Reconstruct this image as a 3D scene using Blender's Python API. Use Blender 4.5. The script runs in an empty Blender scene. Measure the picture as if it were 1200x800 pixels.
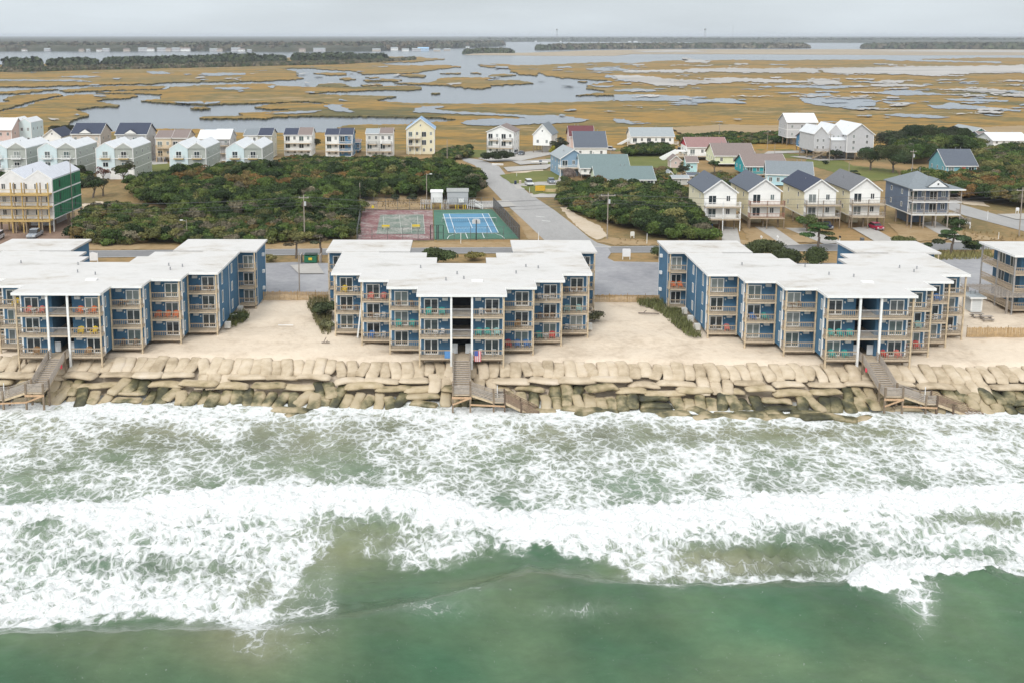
import bpy, bmesh, math, random
import numpy as np
from mathutils import Vector, Matrix, noise
random.seed(7)
R = math.radians
scene = bpy.context.scene
COL = scene.collection

# ------------------------------------------------------------------ camera
F = 1200.0                      # focal length in photo pixels (photo 1200 wide)
HZ = 41.5                       # row of the infinite horizon
PITCH = math.atan(0.153)
PPX, PPY = 528.0, HZ + F * 0.153
YAW = R(0.55)
CAMZ = 47.5
cam_d = bpy.data.cameras.new('camera')
cam = bpy.data.objects.new('camera', cam_d); COL.objects.link(cam)
cam.location = (0, 0, CAMZ)
cam.rotation_euler = (R(90) - PITCH, 0, YAW)
cam_d.sensor_width = 36.0; cam_d.sensor_fit = 'HORIZONTAL'
cam_d.lens = F / 1200 * 36
cam_d.shift_x = (600 - PPX) / 1200
cam_d.shift_y = (PPY - 400) / 1200
cam_d.clip_start = 1; cam_d.clip_end = 60000
scene.camera = cam
CR = cam.rotation_euler.to_matrix()
CRn = np.array(CR)

# ------------------------------------------------------------------ world and sun
SUN_EL, SUN_AZ = R(42), R(205)      # azimuth from +Y clockwise: the sun stands behind the camera
w = bpy.data.worlds.new('World'); scene.world = w; w.use_nodes = True
nt = w.node_tree; nt.nodes.clear()
out = nt.nodes.new('ShaderNodeOutputWorld'); bg = nt.nodes.new('ShaderNodeBackground')
sky = nt.nodes.new('ShaderNodeTexSky'); sky.sky_type = 'NISHITA'; sky.sun_disc = False
sky.sun_elevation = SUN_EL; sky.sun_rotation = SUN_AZ
tc = nt.nodes.new('ShaderNodeTexCoord'); sp = nt.nodes.new('ShaderNodeSeparateXYZ')
rp = nt.nodes.new('ShaderNodeValToRGB')                     # overcast veil, brighter towards the zenith
el = rp.color_ramp.elements
el[0].position = 0.0; el[0].color = (6.7, 7.4, 7.95, 1)
el[1].position = 1.0; el[1].color = (11.2, 11.4, 11.7, 1)
e = el.new(0.05); e.color = (6.8, 7.45, 7.95, 1)
e = el.new(0.35); e.color = (8.9, 9.2, 9.5, 1)
nz = nt.nodes.new('ShaderNodeTexNoise'); nz.inputs['Scale'].default_value = 2.6; nz.inputs['Detail'].default_value = 5
mp = nt.nodes.new('ShaderNodeMapping'); mp.inputs['Scale'].default_value = (1.2, 1, 7)
mr = nt.nodes.new('ShaderNodeMapRange'); mr.inputs['From Min'].default_value = .3; mr.inputs['From Max'].default_value = .7
mr.inputs['To Min'].default_value = .86; mr.inputs['To Max'].default_value = 1.08
mu = nt.nodes.new('ShaderNodeVectorMath'); mu.operation = 'SCALE'
mx = nt.nodes.new('ShaderNodeMix'); mx.data_type = 'RGBA'; mx.inputs['Factor'].default_value = 0.92
L = nt.links.new
L(tc.outputs['Generated'], sp.inputs[0]); L(sp.outputs['Z'], rp.inputs['Fac'])
L(tc.outputs['Generated'], mp.inputs['Vector']); L(mp.outputs['Vector'], nz.inputs['Vector'])
L(nz.outputs['Fac'], mr.inputs['Value']); L(rp.outputs['Color'], mu.inputs[0])
# the cloud is brighter round the veiled sun
dp = nt.nodes.new('ShaderNodeVectorMath'); dp.operation = 'DOT_PRODUCT'; L(tc.outputs['Generated'], dp.inputs[0])
dp.inputs[1].default_value = (math.sin(SUN_AZ) * math.cos(SUN_EL), math.cos(SUN_AZ) * math.cos(SUN_EL), math.sin(SUN_EL))
gl = nt.nodes.new('ShaderNodeMapRange'); gl.interpolation_type = 'SMOOTHSTEP'; gl.inputs['From Min'].default_value = .1; gl.inputs['To Min'].default_value = 1; gl.inputs['To Max'].default_value = 1.9
L(dp.outputs['Value'], gl.inputs['Value']); mg = nt.nodes.new('ShaderNodeMath'); mg.operation = 'MULTIPLY'; L(gl.outputs['Result'], mg.inputs[0]); L(mr.outputs['Result'], mg.inputs[1])
L(mg.outputs[0], mu.inputs['Scale'])
L(sky.outputs['Color'], mx.inputs['A']); L(mu.outputs['Vector'], mx.inputs['B'])
L(mx.outputs['Result'], bg.inputs['Color']); bg.inputs['Strength'].default_value = 0.1
L(bg.outputs[0], out.inputs['Surface'])
sd = bpy.data.lights.new('sun', 'SUN'); sd.energy = 1.5; sd.angle = R(11); sd.color = (1, .965, .91)
sun = bpy.data.objects.new('sun', sd); COL.objects.link(sun)
sdir = Vector((math.sin(SUN_AZ) * math.cos(SUN_EL), math.cos(SUN_AZ) * math.cos(SUN_EL), math.sin(SUN_EL)))
sun.rotation_euler = sdir.to_track_quat('Z', 'Y').to_euler(); sun.location = (0, -60, 120)
scene.view_settings.view_transform = 'Standard'; scene.view_settings.look = 'None'
scene.view_settings.exposure = 0.05; scene.view_settings.gamma = 1

# ------------------------------------------------------------------ ground heights and pixel -> world helpers
def gz(Y):
    if Y < 141: return 3.45
    if Y < 300: return 3.5
    return max(0.15, 3.5 - (Y - 300) * 3.35 / 150)
def ray(u, v):
    return CR @ Vector(((u - PPX) / F, -(v - PPY) / F, -1))
def P(u, v, z=None):
    """where the sight line of photo pixel (u, v) meets height z (or the land)"""
    d = ray(u, v)
    if z is not None:
        t = (z - CAMZ) / d.z
        return Vector((d.x * t, d.y * t, z))
    zz = 3.5
    for _ in range(12):
        t = (zz - CAMZ) / d.z; zz = 0.5 * zz + 0.5 * gz(d.y * t)
    return Vector((d.x * t, d.y * t, gz(d.y * t)))
def PY(u, v, Y):
    d = ray(u, v); t = Y / d.y
    return Vector((d.x * t, Y, CAMZ + d.z * t))
def pix(X, Y, Z):
    """numpy: world arrays -> photo pixel arrays"""
    V = np.stack([X, Y, Z - CAMZ], -1) @ CRn
    return PPX - F * V[..., 0] / V[..., 2], PPY + F * V[..., 1] / V[..., 2]

# ------------------------------------------------------------------ materials
MC = {}
def newmat(name):
    m = bpy.data.materials.new(name); m.use_nodes = True
    t = m.node_tree; b = t.nodes['Principled BSDF']
    return m, t, b, t.nodes.new, t.links.new
def mat(col, rough=.7, var=.12, scale=1.5, bump=0, bscale=20, metal=0, stripe=None, name=None, spec=.3, stretch=(1, 1, 1), rand=0):
    key = (tuple(col), rough, var, scale, bump, bscale, metal, stripe, spec, stretch, rand)
    if key in MC: return MC[key]
    m, t, b, N, K = newmat(name or 'surface')
    b.inputs['Roughness'].default_value = rough; b.inputs['Metallic'].default_value = metal
    b.inputs['Specular IOR Level'].default_value = spec
    tc = N('ShaderNodeTexCoord'); mp = N('ShaderNodeMapping'); mp.inputs['Scale'].default_value = stretch
    K(tc.outputs['Object'], mp.inputs['Vector'])
    n = N('ShaderNodeTexNoise'); n.inputs['Scale'].default_value = scale; n.inputs['Detail'].default_value = 6; n.inputs['Roughness'].default_value = .65
    K(mp.outputs['Vector'], n.inputs['Vector'])
    r = N('ShaderNodeMapRange'); r.inputs['From Min'].default_value = .28; r.inputs['From Max'].default_value = .72
    r.inputs['To Min'].default_value = 1 - var; r.inputs['To Max'].default_value = 1 + var
    K(n.outputs['Fac'], r.inputs['Value'])
    s = N('ShaderNodeVectorMath'); s.operation = 'SCALE'; s.inputs[0].default_value = col[:3]
    fac = r.outputs['Result']
    if rand:
        oi = N('ShaderNodeObjectInfo'); rr = N('ShaderNodeMapRange'); rr.inputs['To Min'].default_value = 1 - rand; rr.inputs['To Max'].default_value = 1 + rand
        K(oi.outputs['Random'], rr.inputs['Value'])
        mm = N('ShaderNodeMath'); mm.operation = 'MULTIPLY'; K(fac, mm.inputs[0]); K(rr.outputs['Result'], mm.inputs[1]); fac = mm.outputs[0]
    if stripe:      # (axis, spacing, depth): thin darker grooves of boards, siding or seams
        ax, spc, dep = stripe
        sx = N('ShaderNodeSeparateXYZ'); K(tc.outputs['Object'], sx.inputs[0])
        md = N('ShaderNodeMath'); md.operation = 'PINGPONG'; md.inputs[1].default_value = spc / 2; K(sx.outputs[ax], md.inputs[0])
        mr = N('ShaderNodeMapRange'); mr.inputs['From Min'].default_value = 0; mr.inputs['From Max'].default_value = spc * .16
        mr.inputs['To Min'].default_value = 1 - dep; mr.inputs['To Max'].default_value = 1; K(md.outputs[0], mr.inputs['Value'])
        mm = N('ShaderNodeMath'); mm.operation = 'MULTIPLY'; K(fac, mm.inputs[0]); K(mr.outputs['Result'], mm.inputs[1]); fac = mm.outputs[0]
    K(fac, s.inputs['Scale']); K(s.outputs['Vector'], b.inputs['Base Color'])
    if bump:
        n2 = N('ShaderNodeTexNoise'); n2.inputs['Scale'].default_value = bscale; n2.inputs['Detail'].default_value = 4
        K(tc.outputs['Object'], n2.inputs['Vector'])
        bp = N('ShaderNodeBump'); bp.inputs['Strength'].default_value = bump; bp.inputs['Distance'].default_value = .1
        K(n2.outputs['Fac'], bp.inputs['Height']); K(bp.outputs['Normal'], b.inputs['Normal'])
    MC[key] = m
    return m
def ramp(t, fac, stops):
    r = t.nodes.new('ShaderNodeValToRGB'); el = r.color_ramp.elements
    el[0].position, el[0].color = stops[0][0], (*stops[0][1], 1)
    el[1].position, el[1].color = stops[-1][0], (*stops[-1][1], 1)
    for p, c in stops[1:-1]:
        e = el.new(p); e.color = (*c, 1)
    t.links.new(fac, r.inputs['Fac']); return r.outputs['Color']
def noisemat(name, scale, stops, stretch=(1, 1, 1), rough=.9, scale2=None, mixf=.35, bump=0, bscale=3, bdist=.15, spec=.2, detail=8):
    """colour ramp driven by two octaves groups of world-space noise"""
    m, t, b, N, K = newmat(name)
    b.inputs['Roughness'].default_value = rough; b.inputs['Specular IOR Level'].default_value = spec
    tc = N('ShaderNodeTexCoord'); mp = N('ShaderNodeMapping'); mp.inputs['Scale'].default_value = stretch
    K(tc.outputs['Object'], mp.inputs['Vector'])
    n = N('ShaderNodeTexNoise'); n.inputs['Scale'].default_value = scale; n.inputs['Detail'].default_value = detail; n.inputs['Roughness'].default_value = .6
    n.inputs['Distortion'].default_value = .4
    K(mp.outputs['Vector'], n.inputs['Vector']); fac = n.outputs['Fac']
    if scale2:
        n2 = N('ShaderNodeTexNoise'); n2.inputs['Scale'].default_value = scale2; n2.inputs['Detail'].default_value = 6; n2.inputs['Roughness'].default_value = .7
        K(mp.outputs['Vector'], n2.inputs['Vector'])
        mx = N('ShaderNodeMix'); mx.inputs['Factor'].default_value = mixf; K(fac, mx.inputs['A']); K(n2.outputs['Fac'], mx.inputs['B']); fac = mx.outputs['Result']
    K(ramp(t, fac, stops), b.inputs['Base Color'])
    if bump:
        n3 = N('ShaderNodeTexNoise'); n3.inputs['Scale'].default_value = bscale; n3.inputs['Detail'].default_value = 7
        K(tc.outputs['Object'], n3.inputs['Vector'])
        bp = N('ShaderNodeBump'); bp.inputs['Strength'].default_value = bump; bp.inputs['Distance'].default_value = bdist
        K(n3.outputs['Fac'], bp.inputs['Height']); K(bp.outputs['Normal'], b.inputs['Normal'])
    return m

WHITE = mat((.78, .78, .76), .55, .06)
TRIM = mat((.74, .74, .72), .5, .05)
WOOD = mat((.29, .225, .155), .85, .3, 3, stretch=(1, 1, 1), name='weathered_wood')
WOODG = mat((.34, .30, .26), .85, .25, 3, name='grey_wood')
LUMBER = mat((.47, .33, .13), .8, .2, 3, name='new_lumber')
DARKWOOD = mat((.07, .05, .04), .8, .3, 3)
DARK = mat((.02, .022, .025), .6, .2)
METAL = mat((.35, .36, .37), .45, .1, metal=.6)
def glass_mat():
    m, t, b, N, K = newmat('window_glass')
    b.inputs['Roughness'].default_value = .08; b.inputs['Specular IOR Level'].default_value = .6
    oi = N('ShaderNodeObjectInfo')
    K(ramp(t, oi.outputs['Random'], [(0, (.018, .022, .028)), (.45, (.03, .045, .05)), (.62, (.10, .14, .14)), (.8, (.25, .28, .27)), (1, (.04, .05, .06))]), b.inputs['Base Color'])
    return m
GLASS = glass_mat()

# ------------------------------------------------------------------ mesh builder
class MB:
    def __init__(s): s.v = []; s.f = []
    def add(s, vs, fs):
        o = len(s.v); s.v += [tuple(p) for p in vs]; s.f += [tuple(i + o for i in f) for f in fs]; return s
    def box(s, x0, x1, y0, y1, z0, z1):
        return s.add([(x0, y0, z0), (x1, y0, z0), (x1, y1, z0), (x0, y1, z0), (x0, y0, z1), (x1, y0, z1), (x1, y1, z1), (x0, y1, z1)],
                     [(0, 3, 2, 1), (4, 5, 6, 7), (0, 1, 5, 4), (1, 2, 6, 5), (2, 3, 7, 6), (3, 0, 4, 7)])
    def bar(s, a, b, w=.1, h=None):
        h = h or w; a = Vector(a); b = Vector(b); d = (b - a)
        if d.length < 1e-6: return s
        d.normalize(); up = Vector((0, 0, 1)) if abs(d.z) < .95 else Vector((0, 1, 0))
        x = d.cross(up).normalized() * (w / 2); y = x.cross(d).normalized() * (h / 2)
        return s.add([a - x - y, a + x - y, a + x + y, a - x + y, b - x - y, b + x - y, b + x + y, b - x + y],
                     [(0, 3, 2, 1), (4, 5, 6, 7), (0, 1, 5, 4), (1, 2, 6, 5), (2, 3, 7, 6), (3, 0, 4, 7)])
    def cone(s, a, b, r0, r1, n=8):
        a = Vector(a); b = Vector(b); d = (b - a).normalized()
        up = Vector((0, 0, 1)) if abs(d.z) < .95 else Vector((0, 1, 0))
        x = d.cross(up).normalized(); y = x.cross(d)
        vs = []
        for c, r in ((a, r0), (b, r1)):
            for i in range(n):
                t = 2 * math.pi * i / n; vs.append(c + x * r * math.cos(t) + y * r * math.sin(t))
        fs = [(i, (i + 1) % n, n + (i + 1) % n, n + i) for i in range(n)] + [tuple(range(n))[::-1], tuple(range(n, 2 * n))]
        return s.add(vs, fs)
    def prism(s, poly, a0, a1, axis='y'):
        """closed polygon (list of 2-D points) swept along an axis; 'y': points are (x, z); 'x': (y, z); 'z': (x, y)"""
        n = len(poly)
        def q(p, a):
            return {'y': (p[0], a, p[1]), 'x': (a, p[0], p[1]), 'z': (p[0], p[1], a)}[axis]
        return s.add([q(p, a0) for p in poly] + [q(p, a1) for p in poly],
                     [(i, (i + 1) % n, n + (i + 1) % n, n + i) for i in range(n)] + [tuple(range(n))[::-1], tuple(range(n, 2 * n))])
    def mesh(s, name):
        me = bpy.data.meshes.new(name); me.from_pydata(s.v, [], s.f)
        bm = bmesh.new(); bm.from_mesh(me); bmesh.ops.recalc_face_normals(bm, faces=bm.faces); bm.to_mesh(me); bm.free()
        return me
    def build(s, name, m, parent=None, loc=(0, 0, 0), smooth=False):
        me = s.mesh(name); me.materials.append(m)
        if smooth: me.shade_smooth()
        return link(name, me, parent, loc)
def link(name, me, parent=None, loc=(0, 0, 0), rz=0):
    o = bpy.data.objects.new(name, me); COL.objects.link(o); o.parent = parent; o.location = loc
    if rz: o.rotation_euler.z = rz
    return o
def tag(o, label=None, cat=None, group=None, kind=None):
    if label: o['label'] = label
    if cat: o['category'] = cat
    if group: o['group'] = group
    if kind: o['kind'] = kind
    return o
def thing(name, label, cat, loc=(0, 0, 0), rz=0, group=None):
    o = bpy.data.objects.new(name, None); COL.objects.link(o); o.location = loc; o.rotation_euler.z = rz
    o.empty_display_size = .2
    return tag(o, label, cat, group)
MESHC = {}
def cached(key, fn, m):
    if key not in MESHC:
        me = fn().mesh(key[0]); me.materials.append(m); MESHC[key] = me
    return MESHC[key]
def kids(o): return list(o.children)
def copy_tree(o, parent=None):
    c = o.copy(); COL.objects.link(c); c.parent = parent
    for ch in o.children: copy_tree(ch, c)
    return c

# ------------------------------------------------------------------ traced sheets (land, marsh, ponds, roads)
def densify(pts, step, ju, jv, seed):
    out = []; rnd = random.Random(seed); n = len(pts)
    for i in range(n):
        a, b = pts[i], pts[(i + 1) % n]
        k = max(1, int(math.hypot(b[0] - a[0], (b[1] - a[1]) * 3) / step)); k = min(k, 60)
        for j in range(k):
            t = j / k
            x = a[0] + (b[0] - a[0]) * t; y = a[1] + (b[1] - a[1]) * t
            q = noise.noise_vector(Vector((x * .15, y * .6, seed))); q2 = noise.noise_vector(Vector((x * .5, y * 2, seed + 9)))
            q3 = noise.noise_vector(Vector((x * 1.7, y * 6, seed + 5)))
            out.append((x + ju * (q.x * 1.3 + q2.x * .9 + q3.x * .5), y + jv * (q.y * 1.3 + q2.y * 1.0 + q3.y * .5)))
    return out
from mathutils.geometry import delaunay_2d_cdt
def tri_sheet(bm, pts3, top=None, thick=0):
    """outline -> triangulated sheet; copes with an outline that crosses itself"""
    n = len(pts3); c0 = Vector((pts3[0][0], pts3[0][1])); sc = max((Vector((p[0], p[1])) - c0).length for p in pts3) or 1; z = pts3[0][2]
    V, E, Fc, *_ = delaunay_2d_cdt([(Vector((p[0], p[1])) - c0) / sc for p in pts3], [(i, (i + 1) % n) for i in range(n)], [], 0, 1e-6)
    poly = [((p[0] - c0.x) / sc, (p[1] - c0.y) / sc) for p in pts3]
    P2 = np.array(poly); A = P2; B = np.roll(P2, -1, 0)
    vs = {}
    def gv(i):
        if i not in vs: vs[i] = bm.verts.new((V[i].x * sc + c0.x, V[i].y * sc + c0.y, z))
        return vs[i]
    for f in Fc:
        mx = sum(V[i].x for i in f) / 3; my = sum(V[i].y for i in f) / 3
        cr = ((A[:, 1] > my) != (B[:, 1] > my)); den = np.where(B[:, 1] == A[:, 1], 1e-12, B[:, 1] - A[:, 1])
        k = int(np.sum(cr & (mx < (B[:, 0] - A[:, 0]) * (my - A[:, 1]) / den + A[:, 0])))
        if k % 2:
            try: ff = bm.faces.new([gv(i) for i in f])
            except ValueError: continue
            ff.normal_update()
            if ff.normal.z < 0: ff.normal_flip()
    if thick:
        hi = [bm.verts.new(p) for p in pts3]; lo = [bm.verts.new((p[0], p[1], p[2] - thick)) for p in pts3]
        for i in range(n): bm.faces.new((hi[i], hi[(i + 1) % n], lo[(i + 1) % n], lo[i]))
def sheet(name, polys, z, m, label=None, cat=None, kind='structure', step=2.5, ju=1.2, jv=.35, thick=0, dz=.01, land=False, parent=None):
    """one object from one or more traced outlines, laid at height z (or a little above the sloping land)"""
    bm = bmesh.new()
    for k, p in enumerate(polys):
        q = densify(p, step, ju, jv, k * 3.7 + len(p)) if step else p
        if land:
            b2 = bmesh.new(); tri_sheet(b2, [(*P(u, v).xy, 0) for u, v in q])
            for yy in (300, 450):
                bmesh.ops.bisect_plane(b2, geom=b2.verts[:] + b2.edges[:] + b2.faces[:], plane_co=(0, yy, 0), plane_no=(0, 1, 0))
            for v_ in b2.verts: v_.co.z = gz(v_.co.y) + z + dz * k
            me2 = bpy.data.meshes.new('tmp'); b2.to_mesh(me2); b2.free(); bm.from_mesh(me2); bpy.data.meshes.remove(me2)
        else: tri_sheet(bm, [P(u, v, z + dz * k) for u, v in q], thick=thick)
    bm.normal_update()
    me = bpy.data.meshes.new(name); bm.to_mesh(me); bm.free(); me.materials.append(m)
    o = link(name, me, parent)
    return tag(o, label, cat, None, kind)
# ------------------------------------------------------------------ land
def grid_mesh(name, xs, ys, zf, m, kind='structure', smooth=True):
    X, Y = np.meshgrid(np.array(xs, float), np.array(ys, float)); Z = zf(X, Y)
    ny, nx = X.shape
    me = bpy.data.meshes.new(name)
    i = np.arange(nx * ny).reshape(ny, nx)
    q = np.stack([i[:-1, :-1], i[:-1, 1:], i[1:, 1:], i[1:, :-1]], -1).reshape(-1, 4)
    me.vertices.add(nx * ny); me.vertices.foreach_set('co', np.stack([X, Y, Z], -1).astype('f').ravel())
    me.loops.add(q.size); me.loops.foreach_set('vertex_index', q.astype('i').ravel())
    me.polygons.add(len(q)); me.polygons.foreach_set('loop_start', np.arange(0, q.size, 4, dtype='i'))
    me.update(calc_edges=True); me.validate()
    if smooth: me.shade_smooth()
    me.materials.append(m); o = link(name, me); tag(o, kind=kind)
    return o, X, Y, Z
_rs = np.random.RandomState(3)
def wnoise(X, Y, sc, seed=0, oct=3):
    """cheap smooth numpy noise from rotated sine sums"""
    rs = np.random.RandomState(seed); out = np.zeros_like(X); amp = 1; tot = 0
    for o in range(oct):
        for k in range(4):
            a = rs.uniform(0, 6.283); f = rs.uniform(.7, 1.3) / sc * 2 ** o; ph = rs.uniform(0, 6.283)
            b = rs.uniform(0, 6.283); g = rs.uniform(.2, .5) / sc * 2 ** o
            out += amp * np.sin((X * math.cos(a) + Y * math.sin(a)) * f * 6.283 + ph + 1.7 * np.sin((X * math.cos(b) + Y * math.sin(b)) * g * 6.283))
        tot += amp * 2.2; amp *= .5
    return out / tot

GROUND = noisemat('dry_grass', .035, [(.25, (.075, .085, .03)), (.42, (.16, .125, .055)), (.52, (.25, .17, .075)), (.62, (.30, .19, .085)), (.75, (.33, .26, .15))],
                  scale2=.6, mixf=.45, bump=.6, bscale=1.2, bdist=.3)
gzv = np.vectorize(gz)
grid_mesh('ground', [-900, -500, -300, -200] + list(range(-150, 240, 15)) + [300, 500, 900], [170.5, 190, 210, 240, 270, 300, 330, 360, 400, 450, 480],
          lambda X, Y: gzv(Y) - .02, GROUND)

SAND = noisemat('pale_sand', .12, [(.3, (.42, .34, .25)), (.42, (.54, .45, .345)), (.5, (.62, .525, .41)), (.7, (.68, .59, .47))], scale2=.9, mixf=.4, bump=.5, bscale=1.5, bdist=.25)
def sandz(X, Y):
    t = np.clip((Y - 127.9 + .022 * (X + 8)) / 9.0, 0, 1); base = -1.2 + 4.55 * t
    n = wnoise(X, Y, 9, 2) * .22 + wnoise(X, Y, 3.3, 5) * .09
    k = np.clip((Y - 136) / 4, 0, 1) * np.clip((175 - Y) / 5, 0, 1)
    lift = .12 * k
    return base + n * k + lift - np.clip((Y - 171) / 4, 0, 1) * .4
grid_mesh('sand', np.concatenate([[-300, -200, -140], np.arange(-110, 125, 1.2), [150, 220, 300]]), np.arange(122, 176.5, 1.0), sandz, SAND)

# ------------------------------------------------------------------ back-barrier water, marsh islands and ponds
def water_mat(name, col, rough, bscale, bstr, stretch=(1, 1, 1)):
    m, t, b, N, K = newmat(name)
    b.inputs['Base Color'].default_value = (*col, 1); b.inputs['Roughness'].default_value = rough; b.inputs['IOR'].default_value = 1.33
    b.inputs['Specular IOR Level'].default_value = .5
    tc = N('ShaderNodeTexCoord'); mp = N('ShaderNodeMapping'); mp.inputs['Scale'].default_value = stretch; K(tc.outputs['Object'], mp.inputs['Vector'])
    n = N('ShaderNodeTexNoise'); n.inputs['Scale'].default_value = bscale; n.inputs['Detail'].default_value = 4; K(mp.outputs['Vector'], n.inputs['Vector'])
    bp = N('ShaderNodeBump'); bp.inputs['Strength'].default_value = bstr; bp.inputs['Distance'].default_value = .1
    K(n.outputs['Fac'], bp.inputs['Height']); K(bp.outputs['Normal'], b.inputs['Normal'])
    n2 = N('ShaderNodeTexNoise'); n2.inputs['Scale'].default_value = .004; n2.inputs['Detail'].default_value = 5
    mp2 = N('ShaderNodeMapping'); mp2.inputs['Scale'].default_value = (.5, 2, 1); K(tc.outputs['Object'], mp2.inputs['Vector']); K(mp2.outputs['Vector'], n2.inputs['Vector'])
    K(ramp(t, n2.outputs['Fac'], [(.3, tuple(c * .8 for c in col)), (.7, tuple(c * 1.2 for c in col))]), b.inputs['Base Color'])
    return m
SOUND = water_mat('sound_water', (.10, .12, .14), .16, .9, .5, (.6, 1.2, 1))
MARSH = noisemat('marsh_grass', .009, [(.34, (.06, .065, .028)), (.415, (.12, .105, .038)), (.45, (.23, .14, .036)), (.485, (.30, .18, .042)), (.515, (.20, .135, .042)), (.55, (.11, .10, .036)), (.585, (.27, .175, .06)), (.64, (.30, .25, .17))],
                 stretch=(.4, 1, 1), scale2=.12, mixf=.38, bump=.8, bscale=.25, bdist=1.0)
MUD = noisemat('mud_flat', .01, [(.3, (.22, .205, .18)), (.5, (.36, .345, .32)), (.7, (.50, .485, .455))], stretch=(.3, 1, 1), scale2=.08, mixf=.4, rough=.7)
bm = MB(); bm.add([(-26000, 455, -.05), (26000, 455, -.05), (26000, 30000, -.05), (-26000, 30000, -.05)], [(0, 1, 2, 3)])
bm.add([(-1500, 400, -.05), (1500, 400, -.05), (1500, 455, -.05), (-1500, 455, -.05)], [(0, 1, 2, 3)])
tag(bm.build('sound_water', SOUND), kind='structure')
M4 = [(168, 118), (188, 116), (189, 111), (160, 109.4), (112, 108.8), (140, 107), (192, 105.6), (200, 102), (240, 100), (280, 99), (308, 98), (320, 99), (326, 101), (368, 102),
      (408, 102), (480, 100.6), (492, 102), (492, 104.5), (480, 105.5), (440, 105.6), (380, 108), (364, 110.4), (420, 112), (466, 113), (440, 117.6), (456, 119.4), (480, 121),
      (570, 122), (660, 120), (720, 118.4), (722, 111.5), (674, 111.8), (706, 108.5), (708, 106), (688, 104), (688, 100), (720, 95.5), (690, 93), (655, 91), (640, 88.5), (632, 86),
      (600, 84.5), (596, 78), (640, 76), (672, 74.5), (712, 73), (745, 74.5), (770, 71.5), (850, 70.5), (960, 70.5), (1080, 69.5), (1140, 68), (1500, 67), (1500, 190), (-80, 190), (-80, 156), (84, 147),
      (100, 153), (130, 155), (174, 151), (232, 151.5), (275, 155), (330, 156), (385, 155), (400, 148), (412, 146.4), (480, 146), (480, 143), (520, 143), (532, 141.6), (534, 140.4), (516, 137.5), (480, 137),
      (364, 135.8), (320, 137.2), (312, 139), (280, 138.4), (240, 139), (234, 138), (240, 136.4), (286, 136), (280, 132.6), (320, 131), (340, 129.4), (336, 127.8), (314, 127.6),
      (296, 125.6), (320, 122.6), (340, 120.5), (360, 121), (380, 122), (387, 123.4), (380, 120.3), (360, 118.8), (310, 120.4), (240, 123), (220, 122), (180, 120)]
M1 = [(-90, 134), (0, 131), (30, 125), (50, 118), (74, 113), (90, 111), (120, 111), (156, 110.4), (161, 112.4), (148, 115), (120, 116.4), (112, 119), (138, 123), (138, 125),
      (112, 125), (86, 128.4), (100, 132.4), (105, 135), (94, 138), (84, 141), (80, 145), (84, 150), (50, 165), (-90, 165)]
M2 = [(-80, 130), (0, 129), (12, 126), (40, 118), (73, 111), (70, 110), (40, 110.6), (16, 112), (4, 116), (12, 119), (0, 121), (-80, 121.6)]
M3 = [(-20, 108.6), (12, 107), (40, 104.6), (68, 104.4), (46, 107), (20, 109.6), (0, 110)]
M3b = [(70, 106), (100, 103), (128, 101.4), (160, 100.4), (190, 101), (196, 102), (188, 104.4), (156, 105), (112, 106.6), (77, 107.4)]
M7 = [(-80, 77), (60, 75.6), (240, 70), (400, 67), (480, 66.6), (496, 67), (519, 69.4), (510, 71), (480, 73), (440, 74), (460, 76.6), (480, 77), (520, 76.4), (542, 78), (520, 80.4),
      (494, 84.5), (480, 85.6), (450, 86.6), (424, 87), (422, 84), (400, 82.4), (352, 80), (328, 80.4), (348, 84), (348, 90), (355, 91.6), (340, 93.6), (300, 95), (240, 96),
      (202, 96.4), (180, 98), (130, 99), (80, 100.4), (30, 101.5), (0, 101.6), (-80, 102)]
def c(k, pts): return [(x / 5 + 240 * k, y / 5 + 30) for x, y in pts]
isl = [M4, M1, M2, M3, M3b, M7,
       c(2, [(0, 340), (150, 330), (180, 308), (300, 302), (480, 308), (440, 320), (600, 320), (700, 330), (730, 340), (600, 345), (470, 352), (440, 370), (380, 368), (200, 350), (50, 345)]),
       c(1, [(640, 280), (700, 275), (830, 278), (830, 290), (720, 290)]), c(1, [(650, 350), (740, 338), (800, 338), (840, 353), (800, 360), (660, 358)]),
       c(1, [(930, 320), (1030, 313), (1150, 318), (1140, 325), (960, 325)]), c(1, [(790, 310), (840, 306), (880, 313), (830, 320)]), c(1, [(915, 347), (1030, 340), (1030, 350), (930, 355)]),
       c(1, [(940, 305), (1030, 303), (1020, 311)]), c(1, [(1130, 290), (1200, 283), (1290, 292), (1200, 300)]), c(1, [(1120, 338), (1200, 333), (1280, 340), (1200, 345)]),
       c(2, [(180, 280), (300, 277), (290, 284)]), c(2, [(465, 290), (540, 283), (620, 290), (560, 298), (470, 298)]), c(2, [(130, 396), (150, 393), (172, 397), (150, 402)]),
       c(2, [(400, 230), (480, 225), (640, 232), (750, 235), (740, 250), (690, 255), (700, 265), (750, 275), (740, 292), (640, 285), (580, 250), (500, 245), (420, 240)]),
       c(2, [(860, 300), (1000, 297), (1200, 285), (1200, 300), (1000, 305)]), c(0, [(1130, 483), (1190, 476), (1230, 483), (1190, 490)]),
       c(2, [(360, 280), (400, 276), (410, 282)]), c(2, [(0, 285), (80, 290), (100, 300), (0, 300)]), c(2, [(990, 328), (1040, 325), (1040, 332)])]
BANK = mat((.085, .075, .035), .9, .3, .3, name='marsh_bank')
mo = sheet('marsh', isl, .85, MARSH, step=1.4, ju=3.0, jv=.62, thick=1.0, dz=.012)
mo.data.materials.append(BANK)
for p_ in mo.data.polygons:
    if abs(p_.normal.z) < .5: p_.material_index = 1
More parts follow.
